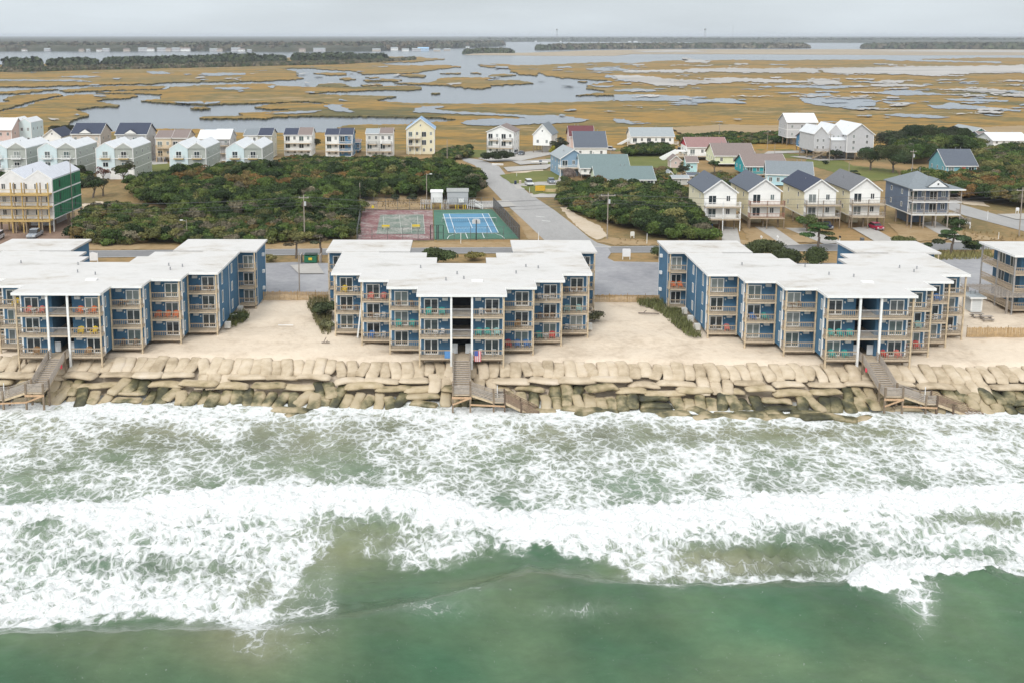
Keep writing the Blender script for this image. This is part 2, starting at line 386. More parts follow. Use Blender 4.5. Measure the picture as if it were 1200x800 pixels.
ponds = [c(3, [(0, 378), (130, 370), (270, 382), (200, 390), (0, 385)]),
         c(3, [(-5, 405), (200, 404), (420, 415), (510, 433), (560, 435), (640, 425), (710, 435), (770, 455), (700, 458), (560, 450), (440, 462), (300, 455), (400, 445), (200, 442), (-5, 442)]),
         c(3, [(920, 355), (1050, 350), (1300, 352), (1460, 354), (1500, 357), (1400, 365), (1230, 372), (1200, 365), (1000, 365)]), c(3, [(0, 545), (60, 550), (100, 568), (220, 575), (100, 580), (0, 565)]),
         c(4, [(-120, 425), (0, 422), (160, 420), (300, 430), (350, 455), (310, 475), (100, 480), (0, 470), (-80, 455)]), c(4, [(-120, 402), (0, 398), (60, 395), (90, 408), (0, 415), (-60, 412)]),
         c(4, [(310, 395), (440, 380), (530, 378), (620, 392), (760, 405), (980, 405), (980, 413), (700, 408), (450, 410)]),
         c(4, [(730, 430), (900, 428), (1120, 440), (1100, 448), (900, 445), (780, 440)]),
         c(4, [(640, 465), (700, 470), (780, 450), (820, 462), (1000, 480), (1180, 498), (1180, 505), (900, 490), (740, 490), (660, 485)]),
         c(4, [(380, 525), (450, 515), (600, 522), (780, 538), (700, 546), (500, 538)]), c(4, [(950, 518), (1000, 522), (1080, 530), (1000, 532)]),
         c(4, [(365, 430), (420, 428), (500, 435), (440, 442), (370, 440)]), c(4, [(380, 445), (480, 450), (580, 452), (560, 460), (400, 456)]),
         c(4, [(380, 195), (560, 198), (800, 208), (1060, 212), (1060, 220), (800, 215), (600, 210), (400, 205)]), c(3, [(780, 195), (1020, 198), (1020, 206), (800, 203)]),
         c(2, [(520, 240), (580, 240), (580, 250), (520, 250)]), c(2, [(860, 240), (950, 238), (950, 250), (870, 250)]), c(2, [(1080, 248), (1200, 243), (1300, 262), (1180, 268), (1050, 262)]),
         c(2, [(20, 490), (80, 478), (180, 470), (210, 475), (140, 488), (200, 500), (300, 505), (440, 510), (640, 525), (700, 528), (840, 525), (950, 535), (1050, 552), (1000, 568), (700, 580),
               (450, 588), (340, 583), (305, 568), (340, 555), (460, 548), (680, 543), (640, 534), (440, 526), (200, 516), (20, 508)]),
         c(1, [(705, 470), (740, 462), (820, 465), (790, 475), (850, 495), (880, 510), (800, 508), (740, 495)]), c(1, [(350, 515), (560, 502), (680, 496), (640, 510), (520, 518)]),
         c(1, [(40, 365), (200, 358), (280, 368), (200, 377), (60, 372)]), c(1, [(0, 450), (100, 445), (90, 455), (0, 462)]), c(0, [(1000, 448), (1190, 445), (1190, 458), (1050, 455)]),
         c(0, [(330, 302), (480, 292), (600, 300), (500, 306)]), c(0, [(860, 270), (950, 268), (1020, 282), (900, 288)]), c(0, [(-40, 318), (150, 316), (480, 320), (540, 330), (300, 326), (0, 325)]),
         c(1, [(-20, 282), (100, 275), (250, 280), (240, 290), (0, 297)]), c(1, [(940, 240), (1080, 238), (1060, 245)]), c(1, [(365, 355), (400, 353), (405, 365), (380, 366)]),
         c(0, [(960, 362), (985, 362), (985, 375), (950, 375)]), c(3, [(-60, 290), (160, 295), (210, 305), (60, 312), (-40, 304)]), c(3, [(225, 345), (300, 335), (380, 352), (260, 354)]),
         c(0, [(430, 520), (460, 518), (455, 530)]), c(2, [(1050, 350), (1200, 354), (1160, 362), (1080, 360)]), c(4, [(580, 445), (650, 443), (640, 452)])]
def blobs(n, u0, u1, v0, v1, su, sv, seed, dens=None):
    r_ = random.Random(seed); out = []
    for _ in range(n):
        u, v = r_.uniform(u0, u1), r_.uniform(v0, v1); k = (v - 41.5) / 60; a, b = su * r_.uniform(.3, 1) * (.5 + k * .5), sv * r_.uniform(.3, 1) * k
        out.append([(u + a * math.cos(6.283 * i / 9) * r_.uniform(.6, 1.3), v + b * math.sin(6.283 * i / 9) * r_.uniform(.6, 1.3)) for i in range(9)])
    return out
ponds += blobs(60, 720, 1320, 72, 132, 16, 1.0, 1) + blobs(26, 560, 760, 74, 100, 12, .9, 2) + blobs(26, 0, 470, 78, 118, 12, .8, 3) + blobs(12, 640, 1100, 124, 146, 9, .6, 4)
sheet('marsh_pond', ponds, 1.16, SOUND, step=1.5, ju=3.0, jv=.6, dz=.004)
muds = [c(3, [(0, 290), (160, 295), (300, 310), (460, 320), (860, 322), (700, 335), (470, 345), (380, 355), (220, 350), (140, 330), (0, 325)]),
        c(3, [(40, 265), (320, 262), (600, 250), (900, 250), (1200, 252), (1200, 275), (900, 278), (600, 272), (450, 278), (240, 275), (60, 275)]),
        c(3, [(480, 312), (700, 305), (1130, 325), (1140, 335), (900, 335), (600, 322)]),
        c(4, [(0, 250), (350, 243), (700, 238), (1500, 228), (1500, 280), (900, 280), (700, 290), (500, 285), (300, 280), (150, 285), (0, 275)]),
        c(4, [(-60, 310), (0, 312), (120, 325), (140, 345), (0, 345), (-60, 330)]), c(4, [(380, 320), (560, 325), (500, 335), (300, 335)]),
        c(4, [(800, 372), (1000, 370), (1100, 385), (1300, 385), (1300, 395), (950, 395)]), c(4, [(300, 345), (440, 342), (640, 350), (600, 358), (320, 356)]),
        c(3, [(400, 190), (560, 205), (540, 222), (430, 215)]), c(3, [(700, 220), (780, 222), (770, 232), (710, 230)]), c(4, [(1000, 400), (1250, 400), (1250, 408), (1050, 410)]),
        c(0, [(290, 540), (340, 545), (330, 555), (300, 553)]), c(2, [(210, 338), (300, 336), (290, 346), (220, 346)]), c(4, [(560, 285), (780, 290), (700, 296), (560, 292)])]
muds += blobs(60, 740, 1350, 74, 116, 26, 1.1, 5) + blobs(22, 1000, 1350, 100, 135, 22, 1.0, 6) + blobs(14, 210, 480, 84, 100, 9, .6, 7)
sheet('mud_flat', muds, 1.45, MUD, step=1.5, ju=5, jv=1.0, dz=.004)
REED = noisemat('dry_reed', .05, [(.3, (.22, .16, .09)), (.5, (.31, .23, .13)), (.7, (.26, .20, .11))], stretch=(.3, 1, 1), scale2=.4, bump=.8, bscale=.5, bdist=.6)
sheet('dry_reeds', [[(1085, 158), (1110, 151), (1160, 149), (1210, 147), (1400, 146), (1400, 170), (1100, 170)], [(785, 150), (850, 146), (935, 148), (925, 155), (800, 157)]], 1.7, REED, step=2, ju=2, jv=.5, dz=.02)
# far sand spit and far marsh
SPIT = noisemat('far_spit', .004, [(.3, (.24, .20, .13)), (.5, (.32, .26, .18)), (.7, (.40, .36, .30))], stretch=(.3, 1, 1), scale2=.03)
sheet('far_sand_spit', [[(544, 64.5), (560, 62.6), (620, 62), (660, 60.6), (690, 59.4), (760, 58.2), (1500, 57.6), (1500, 64.6), (1080, 65), (960, 64.2), (850, 63.6), (740, 63.6), (720, 65.6), (640, 65.6)]],
      .4, SPIT, step=4, ju=2, jv=.12, thick=.5)
sheet('pale_sand_bar', [[(740, 60), (800, 59), (830, 60.6), (760, 61.6)], [(1010, 60.2), (1100, 58.8), (1500, 60), (1500, 61.6), (1150, 61.4)]], 1.0, MUD, step=4, ju=2, jv=.1)
# ------------------------------------------------------------------ foliage
def tone_mat(name, rough=.85, sub=.0):
    m, t, b, N, K = newmat(name)
    a = N('ShaderNodeAttribute'); a.attribute_name = 'tone'; K(a.outputs['Color'], b.inputs['Base Color'])
    b.inputs['Roughness'].default_value = rough; b.inputs['Specular IOR Level'].default_value = .15
    return m
LEAF = tone_mat('leaves')
BARK = mat((.13, .105, .085), .9, .3, 4, name='bark')
def raw_mesh(name, V, Q, C, m):
    me = bpy.data.meshes.new(name); me.vertices.add(len(V)); me.vertices.foreach_set('co', V.astype('f').ravel())
    me.loops.add(Q.size); me.loops.foreach_set('vertex_index', Q.astype('i').ravel())
    me.polygons.add(len(Q)); me.polygons.foreach_set('loop_start', np.arange(0, Q.size, Q.shape[1], dtype='i'))
    me.update(calc_edges=True)
    if C is not None:
        a = me.color_attributes.new('tone', 'FLOAT_COLOR', 'POINT')
        a.data.foreach_set('color', np.concatenate([C, np.ones((len(C), 1))], 1).astype('f').ravel())
    me.materials.append(m); return me
GREENS = [(.038, .062, .018), (.05, .085, .022), (.078, .115, .028), (.045, .07, .024), (.095, .12, .032), (.026, .042, .016)]
OLIVES = [(.10, .105, .038), (.145, .14, .05)]
RUST = [(.17, .10, .035), (.14, .105, .04)]
BARE = [(.13, .115, .075), (.16, .14, .09)]
def leaves(crowns, leaf=.45, dens=26, seed=0, flat=.0, core=True):
    """crowns: (x, y, z of base, radius, height, tone). Returns V, Q, C arrays: clouds of leaf quads round lumpy domes."""
    rs = np.random.RandomState(seed); Vs = []; Cs = []; 
    for (x, y, z, r, h, tone) in crowns:
        # each crown is a few overlapping clumps
        k = max(3, int(4 + r * 1.2))
        cl = []
        for j in range(k):
            a = rs.uniform(0, 6.283); q = rs.uniform(0, .62) * r
            zz = rs.uniform(.38, .78) * h
            cr = rs.uniform(.34, .58) * r
            cl.append((x + math.cos(a) * q, y + math.sin(a) * q, z + zz, cr, min(cr * .75, h - zz + .1) if not flat else cr * flat, rs.uniform(.62, 1.3)))
        for (cx, cy, cz, cr, ch, br) in cl:
            n = int(dens * cr * cr * 2.2) + 10
            d = rs.normal(size=(n, 3)); d /= np.linalg.norm(d, axis=1)[:, None]; d[:, 2] = np.where(d[:, 2] < -.35, -d[:, 2], d[:, 2])
            rad = rs.uniform(.72, 1.08, (n, 1)) ** .7
            c = np.array([cx, cy, cz]) + d * rad * np.array([cr, cr, ch])
            nrm = d + rs.normal(size=(n, 3)) * .55; nrm /= np.linalg.norm(nrm, axis=1)[:, None]
            u = np.cross(nrm, rs.normal(size=(n, 3))); u /= np.linalg.norm(u, axis=1)[:, None] + 1e-9; v = np.cross(nrm, u)
            s = leaf * rs.uniform(.6, 1.25, (n, 1))
            Vs.append(np.stack([c - u * s * .6, c - v * s * .4 , c + u * s * .6, c + v * s * .4], 1).reshape(-1, 3))
            t = np.array(tone) * br * rs.uniform(.7, 1.35, (n, 1)); Cs.append(np.repeat(t, 4, 0))
            if core:   # solid inner core in a darker crown tone
                ring = []; m_ = 6
                th = np.arange(m_) * 2 * math.pi / m_
                for lv, rr in ((-.3, .62), (.15, .76), (.55, .55)):
                    for t_ in th: ring.append((cx + math.cos(t_) * cr * rr, cy + math.sin(t_) * cr * rr, cz + lv * ch))
                ring = np.array(ring); q = []
                for L_ in (0, 1):
                    for i in range(m_): q.append([ring[L_ * m_ + i], ring[L_ * m_ + (i + 1) % m_], ring[(L_ + 1) * m_ + (i + 1) % m_], ring[(L_ + 1) * m_ + i]])
                top = ring[2 * m_:]
                q.append([top[0], top[1], top[2], top[3]]); q.append([top[3], top[4], top[5], top[0]])
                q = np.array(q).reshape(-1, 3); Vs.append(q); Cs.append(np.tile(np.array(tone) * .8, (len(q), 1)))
    V = np.concatenate(Vs); C = np.concatenate(Cs); Q = np.arange(len(V)).reshape(-1, 4)
    return V, Q, C
def inpoly(x, y, poly):
    n = len(poly); c_ = False; j = n - 1
    for i in range(n):
        if ((poly[i][1] > y) != (poly[j][1] > y)) and (x < (poly[j][0] - poly[i][0]) * (y - poly[i][1]) / (poly[j][1] - poly[i][1]) + poly[i][0]): c_ = not c_
        j = i
    return c_
def scatter(poly_px, r, seed, z=None, jit=.35, fill=1.0):
    """jittered hexagonal positions inside a traced outline, in metres"""
    rnd = random.Random(seed)
    pw = [tuple(P(u, v, z).xy) for u, v in poly_px]
    xs = [p[0] for p in pw]; ys = [p[1] for p in pw]; out = []; y = min(ys); row = 0
    while y < max(ys):
        x = min(xs) + (row % 2) * r * .5
        while x < max(xs):
            px, py = x + rnd.uniform(-jit, jit) * r, y + rnd.uniform(-jit, jit) * r
            if inpoly(px, py, pw) and rnd.random() < fill: out.append((px, py))
            x += r
        y += r * .87; row += 1
    return out
def pick(rnd, w):
    """w: weights for greens, olives, rust, bare"""
    k = rnd.choices([GREENS, OLIVES, RUST, BARE], w)[0]; return rnd.choice(k)
def thicket(name, label, cat, poly, r, hmin, hmax, weights, seed, leaf=.42, dens=22, z=None, zbase=None, fill=1.0, patches=(), kind='stuff', spacing=.85):
    rnd = random.Random(seed); cr = []
    for x, y in scatter(poly, r * spacing, seed, z, fill=fill):
        nz_ = noise.noise(Vector((x * .05, y * .05, seed)))
        h = hmin + (hmax - hmin) * min(1, max(0, .5 + nz_ + rnd.uniform(-.3, .3)))
        tone = pick(rnd, weights)
        for (pu, pv, pr, ww) in patches:
            c0 = P(pu, pv, z)
            if abs(x - c0.x) < pr * 1.3 and abs(y - c0.y) < pr: tone = pick(rnd, ww)
        cr.append((x, y, (gz(y) if zbase is None else zbase) - .1, r * rnd.uniform(.7, 1.25), h, tone))
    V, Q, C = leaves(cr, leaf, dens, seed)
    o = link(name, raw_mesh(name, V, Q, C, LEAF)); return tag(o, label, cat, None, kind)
def tree(name, label, loc, r, h, tone, seed=1, trunk=.38, lean=(0, 0), leaf=.35, dens=34, flat=0, clumps=None, group=None, cat='tree', twigs=True):
    """a tree or large shrub: tapered trunk with limbs, crown of leaf clumps"""
    rnd = random.Random(seed); t = thing(name, label, cat, loc, 0, group)
    tb = MB(); th = h * trunk; top = Vector((lean[0], lean[1], th))
    tb.cone((0, 0, -.2), top * .5 + Vector((rnd.uniform(-.2, .2), 0, 0)), .09 * h ** .7, .07 * h ** .7, 7); tb.cone(top * .5, top, .07 * h ** .7, .05 * h ** .7, 7)
    cl = clumps or []
    if not cl:
        n = max(3, int(2 + r * 1.3))
        for i in range(n):
            a = 6.283 * i / n + rnd.uniform(-.4, .4); q = r * rnd.uniform(.25, .6)
            cl.append((lean[0] + math.cos(a) * q, lean[1] + math.sin(a) * q, th * .55 + rnd.uniform(0, .4) * (h - th), r * rnd.uniform(.55, .78), (h - th) * rnd.uniform(.85, 1.15)))
    for c_ in cl: tb.cone(top * .8, (c_[0], c_[1], c_[2] + c_[4] * .45), .035 * h ** .7, .015, 5)
    tb.build('trunk', BARK, t)
    tones = [tuple(k * rnd.uniform(.8, 1.2) for k in tone) for _ in cl]
    V, Q, C = leaves([(a, b, c2, rr, hh, tn) for (a, b, c2, rr, hh), tn in zip(cl, tones)], leaf, dens, seed, flat, core=False)
    link('crown', raw_mesh('crown', V, Q, C, LEAF), t)
    return t
def shrub(name, label, loc, r, h, tone, seed=1, group=None, leaf=.3, dens=40, cat='shrub'):
    V, Q, C = leaves([(0, 0, -.1, r, h, tone)], leaf, dens, seed)
    o = link(name, raw_mesh(name, V, Q, C, LEAF)); o.location = loc; return tag(o, label, cat, group)

# ------------------------------------------------------------------ far shores
def far_wood(name, label, poly, r, h, seed, tones, leaf, z=.3, fill=1.0, dens=1.0, spacing=1.0):
    rnd = random.Random(seed); rs = np.random.RandomState(seed); Vs = []; Cs = []
    for x, y in scatter(poly, r * spacing, seed, z, fill=fill):
        rr = r * rnd.uniform(.6, 1.2); hh = h * rnd.uniform(.55, 1.1); n = int(26 * dens)
        d = rs.normal(size=(n, 3)); d /= np.linalg.norm(d, axis=1)[:, None]; d[:, 2] = np.abs(d[:, 2])
        cpt = np.array([x, y, z + hh * .25]) + d * np.array([rr, rr, hh * .75])
        nrm = d + rs.normal(size=(n, 3)) * .4; nrm /= np.linalg.norm(nrm, axis=1)[:, None]
        u = np.cross(nrm, rs.normal(size=(n, 3))); u /= np.linalg.norm(u, axis=1)[:, None]; v = np.cross(nrm, u)
        s = leaf * rs.uniform(.6, 1.2, (n, 1))
        Vs.append(np.stack([cpt - u * s, cpt - v * s, cpt + u * s, cpt + v * s], 1).reshape(-1, 3))
        Cs.append(np.repeat(np.array(rnd.choice(tones)) * rs.uniform(.75, 1.25, (n, 1)), 4, 0))
    V = np.concatenate(Vs); C = np.concatenate(Cs)
    o = link(name, raw_mesh(name, V, np.arange(len(V)).reshape(-1, 4), C, LEAF)); return tag(o, label, 'woodland', None, 'stuff')
FG = [(.05, .065, .03), (.06, .075, .035), (.075, .085, .04), (.09, .085, .05), (.11, .095, .06)]
FD = [(.035, .05, .025), (.045, .06, .03), (.055, .07, .03)]
far_wood('island_woodland', 'dark rounded trees and scrub along the near low island at left', [(-60, 83.5), (10, 82.5), (100, 80.5), (240, 77), (400, 73.6), (470, 71), (484, 69), (484, 71), (400, 76), (240, 79.8), (100, 83), (20, 85.5)],
         6, 4, 5, FG + BARE, 3.0, spacing=1.1)
far_wood('island_grove', 'tall dark tree clumps rising from the near low island', [(8, 81.5), (30, 81.5), (45, 81), (45, 79), (30, 78.5), (8, 80)], 8, 14, 6, FD, 3.4)
for k, (u0, u1, v) in enumerate([(125, 150, 75.5), (150, 200, 75.0), (200, 250, 73.8), (243, 300, 73.3), (300, 330, 72.6), (345, 415, 72), (420, 450, 70.6), (60, 110, 77.6)]):
    far_wood('island_grove', 'dark evergreen grove on the near low island, ' + ['third', 'fourth', 'fifth', 'sixth', 'seventh', 'eighth', 'ninth', 'second'][k] + ' from the left', [(u0, v + 1), (u1, v + .4), (u1, v - 1.6), (u0, v - 1)], 10, 11 if k not in (3, 5) else 14, 20 + k, FD, 3.4)
far_wood('spit_woodland', 'low scrub wood on the small sandy spit left of centre', [(545, 63.3), (580, 62.4), (598, 62.6), (596, 61.6), (560, 61.6)], 12, 11, 7, FG, 5, spacing=.9)
far_wood('spit_woodland', 'scrub wood on the far sand spit right of the inlet mouth', [(628, 58.8), (700, 57.6), (800, 56.8), (945, 56.6), (940, 55.2), (800, 55.2), (700, 55.6), (650, 57)], 16, 14, 8, FG + BARE, 7, spacing=1.0)
far_wood('spit_woodland', 'dark wood on the far sand spit at the right edge', [(1010, 57.4), (1080, 57.6), (1200, 58.4), (1420, 59), (1420, 56), (1200, 55.6), (1080, 55.4)], 16, 17, 9, FG, 7, spacing=1.0)
# mainland: a forest canopy running to the horizon, with a rough front of tree crowns
FOREST = noisemat('forest_canopy', .004, [(.3, (.025, .032, .02)), (.5, (.045, .05, .032)), (.7, (.085, .08, .05))], stretch=(1, .5, 1), scale2=.03, bump=1, bscale=.05, bdist=6)
def shore_rows(pts): return [P(u, v, 0) for u, v in pts]
def mainland(name, label, shore, hgt, seed):
    pts = [p for p in shore_rows(shore)]; bm = bmesh.new()
    rows = []
    for d, hh in ((0, -.5), (20, .55), (60, .9), (400, 1), (1500, 1.05), (4000, 1.1), (9000, 1.15), (22000, 1.2)):
        row = []
        for i, p in enumerate(pts):
            dr = Vector((p.x, p.y)).normalized(); q = Vector((p.x, p.y)) + dr * d
            row.append(bm.verts.new((q.x, q.y, hgt * hh)))
        rows.append(row)
    for a, b in zip(rows, rows[1:]):
        for i in range(len(a) - 1): bm.faces.new((a[i], a[i + 1], b[i + 1], b[i]))
    me = bpy.data.meshes.new(name); bm.to_mesh(me); bm.free(); me.materials.append(FOREST); o = link(name, me)
    return tag(o, label, 'woodland', None, 'stuff')
mainland('mainland_forest', 'forested mainland shore across the sound filling the left horizon', [(-500, 60.6), (0, 60.3), (120, 60.5), (240, 60.2), (330, 61), (400, 60.5), (440, 60), (500, 57.4), (560, 55.8), (585, 54.6), (590, 54.2)], 19, 1)
far_wood('shore_woodland', 'ragged tree line of the mainland shore at left', [(-300, 60.4), (0, 60.1), (240, 60), (330, 60.7), (440, 59.8), (560, 55.6), (590, 54), (560, 53.4), (440, 55.5), (240, 56.4), (-300, 56.4)], 24, 21, 12,
         [(.05, .06, .032), (.065, .07, .04), (.09, .08, .05), (.11, .09, .06)], 8, spacing=1.5)
mainland('mainland_forest', 'distant low forested shore along the right horizon', [(560, 49.2), (700, 49.2), (900, 50.2), (1100, 50.6), (1300, 50.6), (1800, 50.6)], 18, 2)
far_wood('shore_woodland', 'ragged tree line of the distant right shore', [(560, 49.15), (700, 49.15), (900, 50.1), (1300, 50.5), (1300, 49), (900, 48.8), (700, 48.4), (560, 48.4)], 45, 22, 13, [(.05, .06, .032), (.065, .07, .04)], 13, spacing=1.6)

# ------------------------------------------------------------------ the sea: swells, breakers and foam
def curve(x, pts): return np.interp(x, [p[0] for p in pts], [p[1] for p in pts])
def sstep(x, a, b): t = np.clip((x - a) / (b - a), 0, 1); return t * t * (3 - 2 * t)
xs = np.concatenate([[-400, -300, -220, -160, -120, -95], np.arange(-78, 92, .33), [105, 125, 160, 220, 300, 400]])
ys = np.concatenate([[-250, -150, -80, -20, 20, 45, 58], np.arange(65, 139, .28)])
TOPC = [(-300, 596), (0, 596), (60, 594), (150, 590), (250, 576), (320, 571), (420, 573), (500, 581), (560, 597), (600, 603), (680, 600), (800, 592), (900, 583), (1000, 580), (1200, 570), (1500, 566)]
BOTC = [(-300, 748), (0, 746), (60, 741), (100, 736), (140, 728), (165, 726), (215, 728), (250, 735), (285, 752), (300, 748), (330, 705), (352, 678), (372, 652), (400, 640), (430, 650), (470, 668), (525, 668), (560, 655),
        (600, 652), (640, 650), (690, 658), (715, 668), (735, 684), (758, 704), (790, 712), (815, 706), (845, 708), (880, 700), (930, 695), (985, 690), (1050, 676), (1100, 668), (1150, 678), (1200, 690), (1500, 700)]
def sea_z(X, Y):
    u, v = pix(X, Y, np.zeros_like(X))
    z = wnoise(X, Y, 7, 11, 3) * .16 + wnoise(X, Y, 2.2, 12, 3) * .06
    tc_ = curve(u, TOPC); bc = curve(u, BOTC)
    jag = wnoise(X * 2.2, Y * 2.2, 3.5, 14) * 4
    d = v - tc_ + jag
    z += .95 * sstep(d, -5, 8) * (1 - sstep(d, 18, 95))          # bore front, steep side to the shore
    z += .34 * wnoise(X, Y, 1.6, 15, 3) * sstep(d, -2, 6) * (1 - sstep(v - bc, -25, 5))
    # next swell: long green crest
    cy = curve(u, [(-300, 790), (0, 772), (300, 770), (500, 735), (620, 700), (760, 716), (980, 716), (1200, 712), (1500, 716)])
    z += 2.0 * np.exp(-((v - cy) / np.where(v < cy, 26, 62)) ** 2)
    # second breaker, right
    bx = np.clip((u - 985) / 25, 0, 1) * np.clip((1215 - u) / 60, 0, 1)
    cz_ = curve(u, [(980, 684), (1010, 672), (1060, 666), (1110, 664), (1160, 672), (1210, 684)])
    z += 1.2 * bx * sstep(v - cz_ + jag, -5, 6) * (1 - sstep(v - cz_, 20, 50)) + .55 * bx * wnoise(X, Y, 1.2, 18, 3) * sstep(v - cz_, 0, 8) * (1 - sstep(v - cz_, 25, 45))
    return z - .05
def water_sea():
    m, t, b, N, K = newmat('sea_water')
    tc = N('ShaderNodeTexCoord'); at = N('ShaderNodeAttribute'); at.attribute_name = 'foam'; sx = N('ShaderNodeSeparateColor'); K(at.outputs['Color'], sx.inputs[0])
    def math_(op, a, b_=None, c_=None, cl=False):
        n = N('ShaderNodeMath'); n.operation = op; n.use_clamp = cl
        for i, q in enumerate((a, b_, c_)):
            if q is None: continue
            if isinstance(q, (int, float)): n.inputs[i].default_value = q
            else: K(q, n.inputs[i])
        return n.outputs[0]
    # warped coordinates: foam is drawn out and swirled
    mp = N('ShaderNodeMapping'); mp.inputs['Scale'].default_value = (1, .8, .3); mp.inputs['Rotation'].default_value = (0, 0, R(12)); K(tc.outputs['Object'], mp.inputs['Vector'])
    def warp(scale, amt, src):
        n = N('ShaderNodeTexNoise'); n.inputs['Scale'].default_value = scale; n.inputs['Detail'].default_value = 3; K(src, n.inputs['Vector'])
        s = N('ShaderNodeVectorMath'); s.operation = 'SUBTRACT'; K(n.outputs['Color'], s.inputs[0]); s.inputs[1].default_value = (.5, .5, .5)
        g = N('ShaderNodeVectorMath'); g.operation = 'SCALE'; K(s.outputs[0], g.inputs[0]); g.inputs['Scale'].default_value = amt
        a = N('ShaderNodeVectorMath'); a.operation = 'ADD'; K(src, a.inputs[0]); K(g.outputs[0], a.inputs[1]); return a.outputs[0]
    v1 = warp(1.3, .65, warp(.25, 3.0, mp.outputs['Vector']))
    def lace(scale, src):
        vo = N('ShaderNodeTexVoronoi'); vo.feature = 'DISTANCE_TO_EDGE'; vo.inputs['Scale'].default_value = scale; vo.inputs['Detail'].default_value = 1.0; K(src, vo.inputs['Vector']); return vo.outputs['Distance']
    e1 = lace(.85, v1); e2 = lace(2.3, v1)
    fine = N('ShaderNodeTexNoise'); fine.inputs['Scale'].default_value = 3.6; fine.inputs['Detail'].default_value = 7; fine.inputs['Roughness'].default_value = .68; K(v1, fine.inputs['Vector'])
    mid = N('ShaderNodeTexNoise'); mid.inputs['Scale'].default_value = .38; mid.inputs['Detail'].default_value = 5; mid.inputs['Roughness'].default_value = .6; K(v1, mid.inputs['Vector'])
    dens = sx.outputs['Red']
    # local coverage: field + patchiness; 1 = solid foam
    cov = math_('ADD', dens, math_('MULTIPLY', math_('SUBTRACT', mid.outputs['Fac'], .5), 1.1))
    cov = math_('MULTIPLY', cov, math_('MULTIPLY', dens, 6, cl=True))
    # lace value: low near the webs
    w = math_('MINIMUM', math_('MULTIPLY', e1, 1.9), math_('ADD', math_('MULTIPLY', e2, 3.0), .10))
    w = math_('ADD', w, math_('MULTIPLY', math_('SUBTRACT', fine.outputs['Fac'], .5), .85))
    th = math_('SUBTRACT', math_('MULTIPLY', cov, .66), .17)
    f = N('ShaderNodeMapRange'); f.interpolation_type = 'SMOOTHSTEP'; K(math_('SUBTRACT', th, w), f.inputs['Value']); f.inputs['From Min'].default_value = -.13; f.inputs['From Max'].default_value = .19
    foam = f.outputs['Result']
    thin = N('ShaderNodeMapRange'); K(math_('SUBTRACT', th, w), thin.inputs['Value']); thin.inputs['From Min'].default_value = -.75; thin.inputs['From Max'].default_value = .15
    thin.inputs['To Max'].default_value = 1.0
    film = math_('MULTIPLY', math_('MULTIPLY', thin.outputs['Result'], dens), 1.0, cl=True)
    wc = N('ShaderNodeMix'); wc.data_type = 'RGBA'; wc.inputs['A'].default_value = (.034, .104, .056, 1); wc.inputs['B'].default_value = (.21, .185, .105, 1); K(sx.outputs['Green'], wc.inputs['Factor'])
    big = N('ShaderNodeTexNoise'); big.inputs['Scale'].default_value = .09; big.inputs['Detail'].default_value = 5; K(v1, big.inputs['Vector'])
    bs = N('ShaderNodeMapRange'); K(big.outputs['Fac'], bs.inputs['Value']); bs.inputs['From Min'].default_value = .3; bs.inputs['From Max'].default_value = .7; bs.inputs['To Min'].default_value = .72; bs.inputs['To Max'].default_value = 1.3
    ws = N('ShaderNodeVectorMath'); ws.operation = 'SCALE'; K(wc.outputs['Result'], ws.inputs[0])
    stn = N('ShaderNodeTexNoise'); stn.inputs['Scale'].default_value = .9; stn.inputs['Detail'].default_value = 6; stn.inputs['Roughness'].default_value = .7
    mps = N('ShaderNodeMapping'); mps.inputs['Scale'].default_value = (.6, 1.3, 1); mps.inputs['Rotation'].default_value = (0, 0, R(-16)); K(tc.outputs['Object'], mps.inputs['Vector']); K(mps.outputs[0], stn.inputs['Vector'])
    sm = N('ShaderNodeMapRange'); sm.inputs['From Min'].default_value = .3; sm.inputs['From Max'].default_value = .7; sm.inputs['To Min'].default_value = .9; sm.inputs['To Max'].default_value = 1.12; K(stn.outputs['Fac'], sm.inputs['Value'])
    K(math_('MULTIPLY', bs.outputs['Result'], sm.outputs['Result']), ws.inputs['Scale'])
    m1 = N('ShaderNodeMix'); m1.data_type = 'RGBA'; K(film, m1.inputs['Factor']); K(ws.outputs[0], m1.inputs['A']); m1.inputs['B'].default_value = (.43, .47, .41, 1)
    fc = N('ShaderNodeMix'); fc.data_type = 'RGBA'; fr = N('ShaderNodeMapRange'); fr.interpolation_type = 'SMOOTHSTEP'; fr.inputs['From Min'].default_value = .36; fr.inputs['From Max'].default_value = .58; K(fine.outputs['Fac'], fr.inputs['Value']); K(fr.outputs['Result'], fc.inputs['Factor']); fc.inputs['A'].default_value = (.50, .53, .51, 1); fc.inputs['B'].default_value = (.72, .73, .725, 1)  # foam colour greys in its hollows: their shade put into the colour
    m2 = N('ShaderNodeMix'); m2.data_type = 'RGBA'; K(foam, m2.inputs['Factor']); K(m1.outputs['Result'], m2.inputs['A']); K(fc.outputs['Result'], m2.inputs['B'])
    K(m2.outputs['Result'], b.inputs['Base Color'])
    rr = N('ShaderNodeMapRange'); K(foam, rr.inputs['Value']); rr.inputs['To Min'].default_value = .16; rr.inputs['To Max'].default_value = .9; K(rr.outputs['Result'], b.inputs['Roughness'])
    b.inputs['IOR'].default_value = 1.33; b.inputs['Specular IOR Level'].default_value = .3
    rip = N('ShaderNodeTexNoise'); rip.inputs['Scale'].default_value = 1.1; rip.inputs['Detail'].default_value = 7; rip.inputs['Roughness'].default_value = .62
